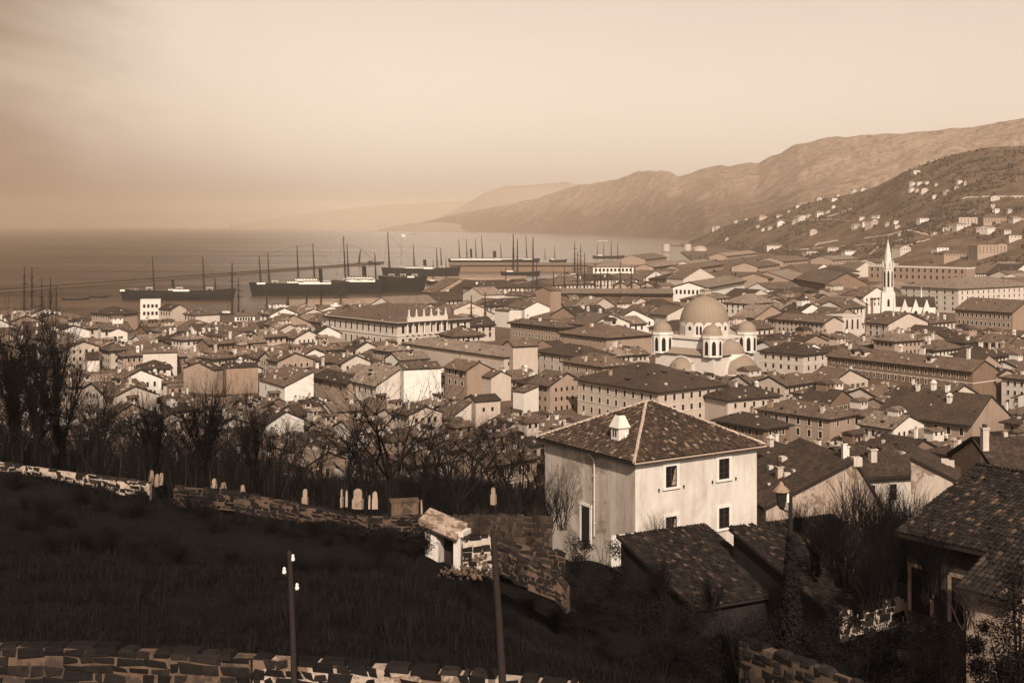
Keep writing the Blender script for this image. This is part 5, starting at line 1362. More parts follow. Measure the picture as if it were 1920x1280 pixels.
# oil tanks, white castle on the headland
def tank(label, px, py, dm, h, dome):
    p = at(px, py, 3300); r = dm / F * 3300 / 2
    root = thing('storage_tank', label, 'tank', (p.x, 3300, 2), 0, 'white storage tanks at the hill foot')
    b = MB(); b.lathe([(r, 0), (r, h), (0, h)], (0, 0, 0), 24); b.build('tank_shell', [M['cream']], root)
    b = MB(); b.lathe([(r * 1.01, h), (r * .7, h + r * .25), (0, h + r * .38)] if dome else [(r * 1.01, h), (0, h + r * .12)], (0, 0, .05), 24); b.build('roof', [M['tan']], root)
tank('round white storage tank at the foot of the hill, left of the pair', 1249, 481, 14, 19, False)
tank('round white storage tank at the foot of the hill, right of the pair', 1289, 481, 14, 19, False)
tank('low domed white tank beside the two storage tanks', 1312, 484, 26, 8, True)
p = sea_pt(703, 433.5); root = thing('shore_castle', 'tiny white castle on the far headland', 'castle', (p.x, p.y, 2))
b = MB(); b.box(-40, -20, -3, 40, 20, 22); b.build('wall', [M['tan']], root); b = MB(); b.box(20, -22, 0, 38, -4, 42); b.build('tower', [M['tan']], root)

M['shaded_masonry'] = plaster('shade_black_masonry', 0.03, 0.6, 2.0, 0.5)  # outbuilding walls: the shadow below the eaves put into a black colour
M['rough_dark'] = plaster('sooty_masonry', 0.07, 0.6, 2.0, 0.5)
M['loose_black'] = loose_tile('soot_black_tiles', 0.032)
# ------------------------------------------------------------------ foreground house
def tile_field(poly, p0, hd, ud, su=.24, sv=.36, r=.115, lift=.02, mb=None):
    """rows of half-round tiles over a polygon given in (u, v) on the plane p0 + u hd + v ud"""
    mb = mb or MB(); nrm = hd.cross(ud).normalized()
    if nrm.z < 0: nrm = -nrm
    us = [q[0] for q in poly]; vs_ = [q[1] for q in poly]
    def inside(u, v):
        ins = False; n = len(poly)
        for i in range(n):
            (x0, y0), (x1, y1) = poly[i], poly[(i + 1) % n]
            if (y0 > v) != (y1 > v) and u < (x1 - x0) * (v - y0) / (y1 - y0) + x0: ins = not ins
        return ins
    u = min(us) + su / 2
    while u < max(us):
        v = min(vs_) - .02; j = 0
        while v < max(vs_):
            if inside(u, v + sv * .5):
                ju, jv = R.gauss(0, .012), R.gauss(0, .02); L = sv * 1.28; dl = R.gauss(0, .008); sk = R.gauss(0, .02)
                if R.random() > .012:
                    b = len(mb.v); k = 5
                    for (vv, rr, zz) in ((v + jv, r * 1.08, lift + .045 + dl), (v + jv + L, r * .86, lift + .005 + dl)):
                        for i in range(k):
                            t = pi * i / (k - 1)
                            mb.v.append(tuple(p0 + hd * (u + ju + rr * cos(t) + sk * (vv - v)) + ud * vv + nrm * (zz + rr * .8 * sin(t))))
                    for i in range(k - 1): mb.f.append((b + i, b + i + 1, b + k + i + 1, b + k + i)); mb.m.append(0)
                    mb.f.append(tuple(b + i for i in range(k))); mb.m.append(0)
            v += sv; j += 1
        u += su
    return mb
def tile_roof(parent, planes, mat, su=.24, sv=.32):
    mb = MB()
    for pl in planes:
        P = [Vector(q) for q in pl]
        nrm = (P[1] - P[0]).cross(P[2] - P[0]).normalized()
        if nrm.z < 0: nrm = -nrm
        h = Vector((0, 0, 1)).cross(nrm).normalized(); u = nrm.cross(h)
        p0 = P[0]; tile_field([((q - p0).dot(h), (q - p0).dot(u)) for q in P], p0, h, u, su, sv, su * .46, .02, mb)
    return mb.build('tile_covering', [mat], parent)
def ridge_tiles(parent, lines, mat, r=.15):
    mb = MB()
    for a, b in lines:
        a, b = Vector(a), Vector(b); L = (b - a).length; n = max(2, int(L / .38)); d = (b - a).normalized()
        for i in range(n):
            p = a + d * (i * L / n); q = a + d * ((i + 1.15) * L / n); j = Vector((R.gauss(0, .012), R.gauss(0, .012), R.gauss(0, .012) + .05))
            mb.tube([p + j, q + j + Vector((0, 0, .02))], [r * 1.05, r * .88], 7)
    return mb.build('ridge_tiles', [mat], parent)

def near_house():
    a = radians(33); d0 = 100.0; c = at(1191, 860, d0); H = 7.85; gz = c.z - H
    w, d = solve_len((c.x, d0), a, 1419), solve_len((c.x, d0), a + pi / 2, 1022)
    root = thing('two_storey_house', 'pale weathered two-storey house with pyramid tile roof, standing nearest in the foreground', 'house', (c.x, d0, gz), a)
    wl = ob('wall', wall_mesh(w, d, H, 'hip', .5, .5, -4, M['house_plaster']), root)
    wl.data.materials.append(M['house_stained_shaded']); [setattr(pl, 'material_index', 1) for pl in wl.data.polygons if pl.normal.x < -.9]
    o, p = .55, .50
    rme, ridge = roof_mesh(w, d, H, 'hip', p, o, [M['loose_black'], M['eave']], th=.2); ro = ob('roof', rme, root)
    planes, loop, rg = roof_planes(w, d, H, 'hip', p, o)
    tile_roof(ro, planes, M['loose'])
    hips = [(loop[0], rg[0]), (loop[1], rg[1] if w >= d else rg[0]), (loop[2], rg[1]), (loop[3], rg[0] if w >= d else rg[1])] + [(rg[0], rg[1])]
    ridge_tiles(ro, hips, M['mortar'])
    ze = loop[0][2]
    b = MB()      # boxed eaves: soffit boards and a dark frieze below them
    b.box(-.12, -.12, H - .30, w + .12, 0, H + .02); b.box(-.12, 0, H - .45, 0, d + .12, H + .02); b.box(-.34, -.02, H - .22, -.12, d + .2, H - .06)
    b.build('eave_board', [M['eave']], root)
    b = MB(); b.tube([(-o, -o - .07, ze - .10), (w + o, -o - .07, ze - .10)], .075, 7); b.build('gutter', [M['frame_tan']], root)
    b = MB(); b.tube([(-o - .07, -o, ze - .10), (-o - .07, d + o, ze - .10)], .075, 7); b.build('gutter', [M['iron']], root)
    y = 5.4
    b = MB(); b.tube([(-o - .05, y + .35, ze - .1), (-.22, y + .1, H - .85), (-.12, y, H - 1.1), (-.12, y, .4)], .065, 7)
    for z in (1.5, 3.5, 5.5): b.box(-.2, y - .11, z, 0, y + .11, z + .06)
    b.build('drainpipe', [M['frame']], root)
    # windows
    def near_window(t, z, ww, wh, openl):
        b = MB(); f = .29
        b.box(t - ww / 2 - f, -.07, z - wh / 2, t - ww / 2, .02, z + wh / 2); b.box(t + ww / 2, -.07, z - wh / 2, t + ww / 2 + f, .02, z + wh / 2)
        b.box(t - ww / 2 - f, -.07, z + wh / 2, t + ww / 2 + f, .02, z + wh / 2 + f)
        wo_ = b.build('window', [M['frame_white']], root)
        b = MB(); b.box(t - ww / 2 - f - .05, -.16, z - wh / 2 - .18, t + ww / 2 + f + .05, .02, z - wh / 2); b.build('sill', [M['frame_white']], wo_)
        b = MB(); b.face([(t - ww / 2, -.012, z - wh / 2), (t + ww / 2, -.012, z - wh / 2), (t + ww / 2, -.012, z + wh / 2), (t - ww / 2, -.012, z + wh / 2)]); b.build('pane', [M['glass_dark']], wo_)
        b = MB()
        b.box(t - .035, -.045, z - wh / 2, t + .035, -.016, z + wh / 2)
        for zz in (z + wh * .12, z - wh * .2): b.box(t - ww / 2, -.04, zz - .02, t + ww / 2, -.017, zz + .02)
        for xx in (t - ww / 2 + .04, t + ww / 2 - .04): b.box(xx - .04, -.045, z - wh / 2, xx + .04, -.016, z + wh / 2)
        b.build('sash', [M['wood']], wo_)
        if openl:      # a pale half curtain behind the right-hand casement
            b = MB(); b.face([(t + .08, -.015, z - wh * .42), (t + ww / 2 - .08, -.015, z - wh * .42), (t + ww / 2 - .08, -.015, z + wh * .34), (t + ww * .36, -.015, z + wh * .36)]); b.build('curtain', [M['tan']], wo_)
        b = MB()
        for xx in (t - ww / 2 - .75, t + ww / 2 + .75): b.box(xx - .03, -.12, z - wh / 2 - .25, xx + .03, 0, z - wh / 2 + .02); b.box(xx - .05, -.14, z - wh / 2 - .12, xx + .05, -.1, z - wh / 2 - .02)
        b.build('shutter_hook', [M['iron']], wo_)
    t1, t2 = solve_len((c.x, d0), a, 1258), solve_len((c.x, d0), a, 1357)
    near_window(t1, 6.0, 1.2, 1.75, True); near_window(t2, 6.0, 1.2, 1.75, False); near_window(t1, 1.8, 1.2, 1.75, True); near_window(t2, 1.8, 1.2, 1.75, False)
    # door on the shaded side
    y = 6.75; b = MB(); b.box(-.1, y - .85, -.5, .02, y - .62, 2.95); b.box(-.1, y + .62, -.5, .02, y + .85, 2.95); b.box(-.12, y - .9, 2.72, .02, y + .9, 2.95)
    dr = b.build('door', [M['frame_white']], root)
    b = MB(); b.box(-.03, y - .62, -.5, .0, y + .62, 2.72); b.box(-.06, y - .04, -.5, -.03, y + .04, 2.72); b.build('door_leaf', [M['eave']], dr)
    # chimney with slotted head
    cx, cy = 1.7, 4.2; z0 = roof_z('hip', w, d, H, p, o, .5, cx, cy); b = MB()
    b.box(-.62, -.62, -1.2, .62, .62, 1.0)
    b.hexa([(-.78, -.78, 1.0), (.78, -.78, 1.0), (.78, .78, 1.0), (-.78, .78, 1.0), (-.78, -.78, 1.1), (.78, -.78, 1.1), (.78, .78, 1.1), (-.78, .78, 1.1)])
    b.hexa([(-.74, -.74, 1.1), (.74, -.74, 1.1), (.74, .74, 1.1), (-.74, .74, 1.1), (-.34, -.34, 2.15), (.34, -.34, 2.15), (.34, .34, 2.15), (-.34, .34, 2.15)])
    for sgn in (-.25, .12): b.box(-.64, sgn, .15, -.6, sgn + .2, .85, 1)
    b.box(-.38, -.1, 1.6, -.30, .1, 2.0, 1); b.box(-.3, -.3, 2.15, .3, .3, 2.25, 1)
    b.hexa([(.0, -1.5, -1.2), (.5, -1.5, -1.2), (.5, -.6, -1.2), (.0, -.6, -1.2), (.0, -1.45, -.75), (.5, -1.45, -.75), (.5, -.6, .55), (.0, -.6, .55)])
    _c = b.build("chimney", [M["white"], M["eave"]], ro, (cx, cy, z0)); _c.scale = (.86, .86, .9)
    return c, a, w, d, gz
NH = near_house()

M['loose_black'] = loose_tile('soot_black_tiles', 0.032)
# ------------------------------------------------------------------ tiled outbuildings on the right
def shed_roof_house(name, label, px, py, pxr, dist, a, depth, H, p, wallm, tilem, o=.5, extra=None, su=.26, below=5, cat='outbuilding', w=None):
    a = radians(a); c = at(px, py, dist); gz = c.z - H
    w = w or solve_len((c.x, dist), a, pxr)
    root = thing(name, label, cat, (c.x, dist, gz), a)
    ob('wall', wall_mesh(w, depth, H, 'sy', p, .5, -below, M[wallm]), root)
    rme, rg = roof_mesh(w, depth, H, 'sy', p, o, [M['loose_black'], M['eave']], th=.18, ov=.25); ro = ob('roof', rme, root)
    planes, loop, rg = roof_planes(w, depth, H, 'sy', p, o, .5, .25)
    tile_roof(ro, planes, tilem, su, .38)
    return root, ro, w
shed_roof_house('outbuilding', 'outbuilding with long ribbed tile roof leaning against the pale foreground house', 1300, 1136, 1466, 83, 27, 9.2, 2.8, .27, 'shaded_masonry', M['loose_black'])
shed_roof_house('outbuilding', 'bush-grown outbuilding with ribbed tile roof, right of the iron lamp post', 1548, 1140, 1752, 80, 24, 10.5, 2.6, .25, 'shaded_masonry', M['loose_black'])
def right_house():
    a = radians(40); dist = 66.0; c = at(1965, 1046, dist); H = 6.4; gz = c.z - H
    d = solve_len((c.x, dist), a + pi / 2, 1700); w = 17.0
    root = thing('farmhouse', 'large old house with sagging dark tile roof at the right picture edge, two tall windows', 'house', (c.x, dist, gz), a)
    ob('wall', wall_mesh(w, d, H, 'gy', .29, .5, -5, M['rough_dark']), root)
    rme, rg = roof_mesh(w, d, H, 'gy', .29, .9, [M['loose_black'], M['eave']], th=.25); ro = ob('roof', rme, root)
    planes, loop, rg = roof_planes(w, d, H, 'gy', .29, .9)
    tile_roof(ro, planes, M['loose_black'], .27, .40)
    ridge_tiles(ro, [rg], M['loose_black'], .16)
    for px in (1727, 1803):
        t = solve_len((c.x, dist), a + pi / 2, px); b = MB(); ww, z0, z1 = 1.25, 1.6, 4.2
        for s in (-1, 1): b.box(-.08, t + s * (ww / 2 + .1) - .1, z0, .02, t + s * (ww / 2 + .1) + .1, z1)
        b.box(-.08, t - ww / 2 - .2, z1, .02, t + ww / 2 + .2, z1 + .2)
        wn = b.build('window', [M['rough']], root)
        b = MB(); b.box(-.03, t - ww / 2, z0, 0, t + ww / 2, z1); b.box(-.05, t - .04, z0, -.03, t + .04, z1); b.build('pane', [M['glass_dark']], wn)
    t = solve_len((c.x, dist), a + pi / 2, 1768); b = MB(); b.tube([(-.12, t, H - .2), (-.12, t, -2)], .08, 6); b.build('drainpipe', [M['iron']], root)
    # lean-to below it
    a2 = radians(40); c2 = at(1905, 1118, 58.0); H2 = 3.4; g2 = c2.z - H2
    r2 = thing('lean_to', 'lean-to with low tile roof and peeling pale wall, below the large old right-edge house', 'outbuilding', (c2.x, 58.0, g2), a2)
    d2 = solve_len((c2.x, 58.0), a2 + pi / 2, 1812)
    ob('wall', wall_mesh(4.5, d2, H2, 'sx', .4, .5, -4, M['rough']), r2)
    rm, rg = roof_mesh(4.5, d2, H2, 'sx', .4, .6, [M['loose_black'], M['eave']], th=.2); rr = ob('roof', rm, r2)
    pl, lp, rg = roof_planes(4.5, d2, H2, 'sx', .4, .6, .5, .3); tile_roof(rr, pl, M['loose_black'], .27, .4)
right_house()

# ------------------------------------------------------------------ stone walls
def stone_mat(name, v):
    m, nt, b = nodes(name); g = N(nt, 'ShaderNodeNewGeometry')
    c = ramp(nt, g.outputs['Random Per Island'], [(0.0, sep(v * .6)), (.6, sep(v * 1.1)), (1.0, sep(v * 1.8))])
    f = noise_(nt, g.outputs['Position'], 5.0, 6, .75)
    c = mixc(nt, ramp(nt, f, [(.45, 0.0), (.75, .7)]), c, sep(v * .4))
    nt.links.new(c, b.inputs['Base Color']); b.inputs['Roughness'].default_value = .95; b.inputs['Specular IOR Level'].default_value = 0.03; bump(nt, b, f, .9, .08)
    return m
M['stone_dark'] = stone_mat('blackened_stone', 0.030)
M['stone_near'] = stone_mat('soot_blackened_blocks', 0.022)
M['stone_mid'] = stone_mat('weathered_stone', 0.055)
M['mortar_old'] = plaster('old_pale_mortar', 0.50, 0.9, 3.5, 0.9)
M['mortar_mid'] = plaster('old_grey_mortar', 0.16, 0.9, 3.0, 0.8)
M['mortar_dim'] = plaster('old_dim_mortar', 0.13, 0.8, 2.5, 0.6)
def stone_wall(label, pts, h, th, sl, sh, mats, miss=.12, jit=.05, name='stone_wall', cap=True, proud=.07):
    """rubble wall along (x, y, ztop) points: a mortar core with separate stones bedded in its face and on its top"""
    root = None; core, st = MB(), MB()
    for (x0, y0, z0), (x1, y1, z1) in zip(pts, pts[1:]):
        A, Bq = Vector((x0, y0, 0)), Vector((x1, y1, 0)); d = (Bq - A); L = d.length; d = d / L; n = Vector((d.y, -d.x, 0))      # n towards the viewer
        if n.y > 0: n = -n
        nseg = max(1, int(L / 1.2))
        for i in range(nseg):
            t0, t1 = i / nseg, (i + 1) / nseg; w0, w1 = A.lerp(Bq, t0), A.lerp(Bq, t1); za, zb = lerp(z0, z1, t0) + R.uniform(-.08, .05), lerp(z0, z1, t1)
            q = [w0, w1, w1 - n * th, w0 - n * th]
            core.hexa([(*v.xy, z - h - .5) for v, z in zip(q, (za, zb, zb, za))] + [(*v.xy, z - .05) for v, z in zip(q, (za, zb, zb, za))])
        row = 0; zz = 0.0
        while zz < h + .4:
            rh = sh * R.uniform(.8, 1.2); x = -sl * R.random()
            while x < L:
                ln = sl * R.uniform(.55, 1.5)
                if R.random() > miss:
                    xa, xb = max(0, x + .02), min(L, x + ln - .02)
                    if xb - xa > .1:
                        zt0 = lerp(z0, z1, xa / L) - zz; zt1 = lerp(z0, z1, xb / L) - zz; g = .02 * sl / .6
                        J = lambda k=1: R.uniform(-jit, jit) * k
                        P = lambda xx, z, o: A + d * xx + n * o + Vector((0, 0, z))
                        back = [P(xa + J(), zt0 - rh + g + J(), -.02), P(xb + J(), zt1 - rh + g + J(), -.02), P(xb + J(), zt1 - g + J(), -.02), P(xa + J(), zt0 - g + J(), -.02)]
                        ct = sum(back, Vector()) / 4
                        pr = proud * R.uniform(.3, 1.3)
                        mid = [v + n * pr * .6 for v in back]
                        front = [ct + (v - ct) * R.uniform(.72, .86) + n * pr for v in back]
                        b = len(st.v); st.v += [tuple(v) for v in back + mid + front]
                        for r0 in (0, 4):
                            for k in range(4): st.f.append((b + r0 + k, b + r0 + (k + 1) % 4, b + r0 + 4 + (k + 1) % 4, b + r0 + 4 + k)); st.m.append(1)
                        st.f.append((b + 8, b + 9, b + 10, b + 11)); st.m.append(1)
                x += ln
            zz += rh; row += 1
        if cap:
            x = 0
            while x < L:
                ln = sl * R.uniform(.7, 1.6); xb = min(L, x + ln - .04)
                if xb - x > .15 and R.random() > miss * .6 + .12:
                    za, zb = lerp(z0, z1, x / L), lerp(z0, z1, xb / L); hh = sh * R.uniform(.08, .38); oj = R.uniform(-.05, .08); tj = R.uniform(-.06, .06)
                    P = lambda xx, o, z: tuple(A + d * xx + n * o + Vector((0, 0, z)))
                    st.hexa([P(x, oj, za - .1), P(xb, oj, zb - .1), P(xb, -th - oj, zb - .1), P(x, -th - oj, za - .1), P(x + .05, oj - .05, za + hh + tj), P(xb - .05, oj - .05, zb + hh - tj), P(xb - .06, -th + .05, zb + hh), P(x + .06, -th + .05, za + hh)], 1)
                x += ln
    b = len(core.v); core.v += st.v; core.f += [tuple(b + i for i in f) for f in st.f]; core.m += st.m
    o = core.build(name, mats); tag(o, label, 'wall'); return o
def wp(px, py, d): p = at(px, py, d); return (p.x, p.y, p.z)
stone_wall('near garden wall, dark left stretch of big blackened blocks with thin mortar lines', [wp(-60, 1212, 35.5), wp(120, 1214, 35), wp(320, 1224, 34.4), wp(470, 1233, 34)], 2.2, .5, .62, .26, [M['mortar_mid'], M['stone_near']], .08, .055, proud=.07)
stone_wall('near garden wall, right stretch where bright mortar shows between black stones', [wp(474, 1233, 34), wp(720, 1252, 33.4), wp(880, 1266, 33), wp(1080, 1286, 32.4)], 2.2, .5, .52, .22, [M['mortar_old'], M['stone_near']], .24, .07, proud=.07)
stone_wall('sloping garden wall of dark stones, bottom right', [wp(1386, 1200, 46), wp(1450, 1222, 44.5), wp(1530, 1250, 43), wp(1625, 1288, 41.5)], 2.0, .45, .5, .26, [M['mortar_mid'], M['stone_near']], .16, .06)
stone_wall('long ruined churchyard wall with white mortar patches, left', [wp(-40, 862, 85), wp(60, 876, 85), wp(160, 890, 84.6), wp(280, 906, 84.3)], 1.1, .5, .5, .26, [M['mortar'], M['stone_dark']], .30, .13)
stone_wall('low dark stretch of churchyard wall left of the gravestones', [wp(326, 912, 84), wp(440, 922, 84), wp(560, 945, 84.5)], .8, .5, .5, .24, [M['mortar_dim'], M['stone_near']], .2, .08)
stone_wall('overgrown churchyard wall running up to the stone gate shelter', [wp(560, 946, 85), wp(690, 969, 86), wp(806, 968, 87)], 1.0, .5, .5, .24, [M['mortar_dim'], M['stone_near']], .2, .08)
stone_wall('sunlit overgrown garden wall between the stone gate and the pale house', [wp(838, 969, 88), wp(940, 967, 89), wp(1036, 970, 91)], 1.8, .5, .55, .34, [M['mortar_dim'], M['stone_mid']], .1, .1)
stone_wall('short white-patched rubble wall right of the stone gate shelter', [wp(868, 1009, 80), wp(924, 1004, 80)], 2.0, .45, .5, .3, [M['mortar'], M['stone_dark']], .35, .07)
stone_wall('retaining wall with white stones descending behind the plain dark pole', [wp(930, 1022, 77), wp(990, 1055, 75.5), wp(1040, 1076, 74.8), wp(1062, 1100, 74.4)], 1.1, .45, .42, .25, [M['mortar_mid'], M['stone_dark']], .12, .07)
stone_wall('dark terrace wall behind the descending retaining wall', [wp(930, 1012, 83), wp(1000, 1025, 83), wp(1060, 1036, 83)], 1.0, .4, .6, .35, [M['mortar_dim'], M['stone_dark']], .1, .06)
stone_wall('white limewashed wall stub against the corner of the pale house', [wp(1146, 1004, 97.5), wp(1189, 999, 97)], 2.0, .4, 5, 3, [M['white'], M['white']], .9, .02, cap=False)
stone_wall('broken pale wall strip below the right outbuilding', [wp(1576, 1142, 74), wp(1640, 1132, 74), wp(1712, 1112, 74)], 1.2, .3, .6, .4, [M['mortar'], M['stone_dark']], .3, .1)

# stone gate shelter
def gate():
    c = at(836, 1060, 82.0); a = radians(-20)
    root = thing('gate_shelter', 'small stone gate shelter with slanting slab roof and dark opening, in the churchyard wall', 'gate', (c.x, 82.0, c.z), a)
    st = M['stone_pale']
    b = MB(); b.hexa([(-1.3, -.5, -.6), (-.35, -.5, -.6), (-.35, .7, -.6), (-1.3, .7, -.6), (-1.3, -.5, 2.0), (-.35, -.5, 1.6), (-.35, .7, 1.6), (-1.3, .7, 2.0)])
    b.hexa([(-1.3, -.5, 2.0), (-.35, -.5, 1.6), (-.35, .7, 1.6), (-1.3, .7, 2.0), (-1.4, -.45, 3.05), (-1.05, -.45, 2.9), (-1.05, .7, 2.9), (-1.4, .7, 3.05)]); b.build('jamb', [st], root)
    b = MB(); b.box(.75, -.5, -.6, 1.25, .7, 2.15); b.box(.68, -.58, 2.15, 1.5, .78, 2.45); b.build('jamb', [st], root)
    b = MB(); b.box(-1.1, .5, -.6, 1.0, .75, 2.5); b.build('back_wall', [M['eave']], root)
    b = MB(); b.hexa([(-1.6, -.9, 2.85), (1.15, -.9, 2.0), (1.15, 1.0, 2.4), (-1.6, 1.0, 3.25), (-1.6, -.9, 3.15), (1.15, -.9, 2.3), (1.15, 1.0, 2.7), (-1.6, 1.0, 3.55)]); b.build('roof', [M['mortar_old']], root)
    b = MB(); b.bar((-1.3, -.75, 2.72), (1.0, -.75, 2.0), .18, .22); b.build('beam', [M['wood']], root)
gate()
def stones(label, spots, mat, name='rubble_heap'):
    b = MB()
    for (px, py, d, r) in spots:
        p = at(px, py, d); k = len(b.v)
        for q in ((-1, -1, -1), (1, -1, -1), (1, 1, -1), (-1, 1, -1), (-.7, -.7, .8), (.7, -.7, .8), (.7, .7, .8), (-.7, .7, .8)):
            b.v.append(tuple(p + Vector(q) * r * R.uniform(.5, 1.1)))
        for f in ((3, 2, 1, 0), (4, 5, 6, 7), (0, 1, 5, 4), (1, 2, 6, 5), (2, 3, 7, 6), (3, 0, 4, 7)): b.f.append(tuple(k + i for i in f)); b.m.append(0)
    o = b.build(name, [mat]); o['kind'] = 'stuff'; o['label'] = label
stones('heap of pale rubble in front of the stone gate and along the path edge', [(R.gauss(860, 18), R.gauss(1072, 5), R.uniform(78, 80), R.uniform(.05, .12)) for _ in range(150)] + [(R.uniform(640, 690), 1056 + R.uniform(-3, 8), 79, R.uniform(.08, .16)) for _ in range(26)] + [(R.uniform(690, 790), R.gauss(1072, 3), 79, R.uniform(.07, .16)) for _ in range(60)] + [(R.uniform(885, 930), R.uniform(1040, 1085), 78, R.uniform(.06, .16)) for _ in range(40)], M['mortar_mid'])

# gravestones in the old churchyard
def gravestone(label, px, py, w, h, d=91.0, kind=0):
    p = at(px, py, d); k = d / F; ww, hh = w * k / 2, h * k
    prof = [(-ww, -.6), (ww, -.6), (ww, hh * .65)] + [(ww * cos(t), hh * .65 + hh * .35 * sin(t)) for t in [pi * i / 8 for i in range(1, 8)]] + [(-ww, hh * .65)]
    b = MB(); t = .16; n = len(prof)
    b.face([(x, -t / 2, z) for x, z in prof]); b.face([(x, t / 2, z) for x, z in reversed(prof)])
    for i in range(n):
        (x0, z0), (x1, z1) = prof[i], prof[(i + 1) % n]; b.face([(x1, -t / 2, z1), (x0, -t / 2, z0), (x0, t / 2, z0), (x1, t / 2, z1)])
    b.box(-ww * 1.2, -.2, -.6, ww * 1.2, .2, .12)
    o = b.build('gravestone', [M['tan'] if kind == 0 else M['rough']], None, (p.x, p.y, p.z), R.uniform(-.4, .4)); o.rotation_euler.x = R.uniform(-.08, .08)
    tag(o, label, 'gravestone', 'gravestones of the old churchyard')
GS = [(284, 893, 8, 14, 'bright rounded gravestone, leftmost of the churchyard row'), (295, 896, 7, 9, 'small pale gravestone right beside the leftmost one'), (303, 893, 6, 8, 'small pale gravestone, third from the left'), (402, 912, 9, 18, 'tall greyish gravestone left of the bright rounded one by the low wall'), (419, 915, 10, 13, 'bright white round-topped gravestone standing above the low dark wall'),
      (455, 922, 8, 16, 'gravestone right of the bright white round-topped one'), (641, 935, 3, 22, 'thin upright stone post, left of the two thin posts'), (650, 934, 4, 18, 'thin upright stone post, right of the two thin posts'), (671, 938, 18, 26, 'widest rounded gravestone, tan, middle of the churchyard'), (693, 938, 3, 12, 'tiny stone stump between the two rounded tan gravestones'), (703, 938, 10, 20, 'narrower rounded tan gravestone right of the widest one'),
      (572, 935, 9, 22, 'dull leaning gravestone left of the thin stone posts'), (790, 950, 3, 16, 'thin pale post right of the low pale slab'), (925, 930, 8, 20, 'dull gravestone under the bare trees, right end of the churchyard')]
for i, (px, py, w, h, lab) in enumerate(GS): gravestone(lab, px, py, w * .9, h * .85, kind=1 if 'tan' in lab or 'dull' in lab or 'grey' in lab else 0)
p = at(758, 950, 91); b = MB(); b.box(-1.0, -.5, -.5, 1.0, .5, .45); b.box(-1.08, -.56, .45, 1.08, .56, .55); tag(b.build('tomb_slab', [M['mortar_mid']], None, tuple(p), .2), 'low pale table tomb right of the rounded gravestones', 'tomb')
p = ground_hit(1690, 1238) + Vector((0, 0, .2)); b = MB(); b.hexa([(-.22, -.2, -.3), (.24, -.18, -.3), (.2, .2, -.3), (-.2, .2, -.3), (-.2, -.16, .3), (.22, -.2, .33), (.2, .18, .3), (-.17, .2, .27)]); tag(b.build('stone_block', [M['stone_pale']], None, tuple(p), .3), 'single pale squared stone lying in the dark garden, lower right', 'stone')

# ------------------------------------------------------------------ poles and lamp
def pole(label, px0, py0, px1, py1, d, insul, r=.085):
    a, b_ = at(px0, py0, d), at(px1, py1, d); root = thing('telegraph_pole', label, 'pole', tuple(b_))
    m_ = MB(); t = a - b_; m_.tube([(0, 0, 0), tuple(t * .5 + Vector((.015, 0, 0))), tuple(t)], [r * 1.15, r, r * .85], 10); m_.tube([tuple(t), tuple(t + Vector((0, 0, .07)))], [r * .85, r * .3], 10); m_.build('shaft', [M['pole']], root)
    for (px, py, s) in insul:
        q = at(px, py, d) - b_; k = MB(); zc = q.z; xs_ = t.x * zc / t.z
        k.tube([(xs_, 0, zc - .09), (q.x, 0, zc - .09), (q.x, 0, zc)], .014, 5, 1); k.lathe([(0.02, -.02), (.05, -.03), (.055, .03), (.035, .05), (.045, .09), (.02, .13), (0, .135)], (q.x, 0, zc), 10); k.build('insulator', [M['porcelain'], M['iron']], root)
pole('telegraph pole with three white insulators, standing before the near garden wall', 543, 1036, 553, 1330, 32.0, [(549, 1048, 1), (533, 1072, -1), (557, 1102, 1)], .075)
pole('plain dark pole without insulators, right of the gate shelter', 925, 1005, 945, 1330, 31.0, [], .09)
def lamp():
    d = 62.0; g = at(1484, 1300, d); root = thing('street_lamp', 'black iron lamp post with hanging lantern and ivy-grown foot, before the outbuildings', 'street lamp', (g.x, d, g.z))
    top = at(1482, 928, d) - g; k = d / F
    b = MB(); b.tube([(0, 0, 0), (top.x * .5, 0, top.z * .5), tuple(top)], [.24, .16, .10], 8); b.build('post', [M['iron']], root)
    b = MB(); L = at(1465, 935, d) - g; b.tube([tuple(top), (top.x - .1, 0, top.z + .1), (L.x, 0, L.z + .95)], .05, 6); b.tube([(top.x, 0, top.z - .9), (L.x - .1, 0, L.z - .45)], .05, 6); b.build('bracket', [M['iron']], root)
    b = MB(); b.lathe([(.12, -.5), (.22, -.4), (.34, .32), (.34, .38)], (L.x, 0, L.z), 4, 0, pi / 4, 2 * pi + pi / 4 - 1e-9); ln = b.build('lantern', [M['iron']], root)
    b = MB(); b.lathe([(.42, .38), (.40, .46), (.14, .72), (.1, .82), (0, .95)], (L.x, 0, L.z), 8); b.build('cap', [M['zinc']], ln)
    b = MB(); b.box(L.x + .25, -.12, L.z - .15, L.x + .36, .12, L.z + .3); b.build('glass', [M['porcelain']], ln)
    v, f = [], []
    for _ in range(7000):      # ivy: leaves over a cone that narrows upwards
        z = R.random() ** 1.4 * top.z * .80; rr = lerp(1.35, .16, (z / (top.z * .80)) ** .55) * R.uniform(.6, 1.08); t = R.uniform(0, 2 * pi); s = R.uniform(.07, .13)
        c = Vector((top.x * z / top.z + rr * cos(t), rr * sin(t), z)); u = Vector((R.gauss(0, 1), R.gauss(0, 1), R.gauss(0, 1))).normalized(); w_ = u.cross(Vector((cos(t), sin(t), .3))).normalized()
        k_ = len(v); v += [tuple(c - u * s), tuple(c + w_ * s * .6), tuple(c + u * s), tuple(c - w_ * s * .6)]; f.append((k_, k_ + 1, k_ + 2, k_ + 3))
    ob('ivy', mesh('ivy', v, f, [M['leaf']]), root)
M['leaf'] = flat_mat('dark_evergreen_leaf', 0.015, 0.8, 0.6, 3)
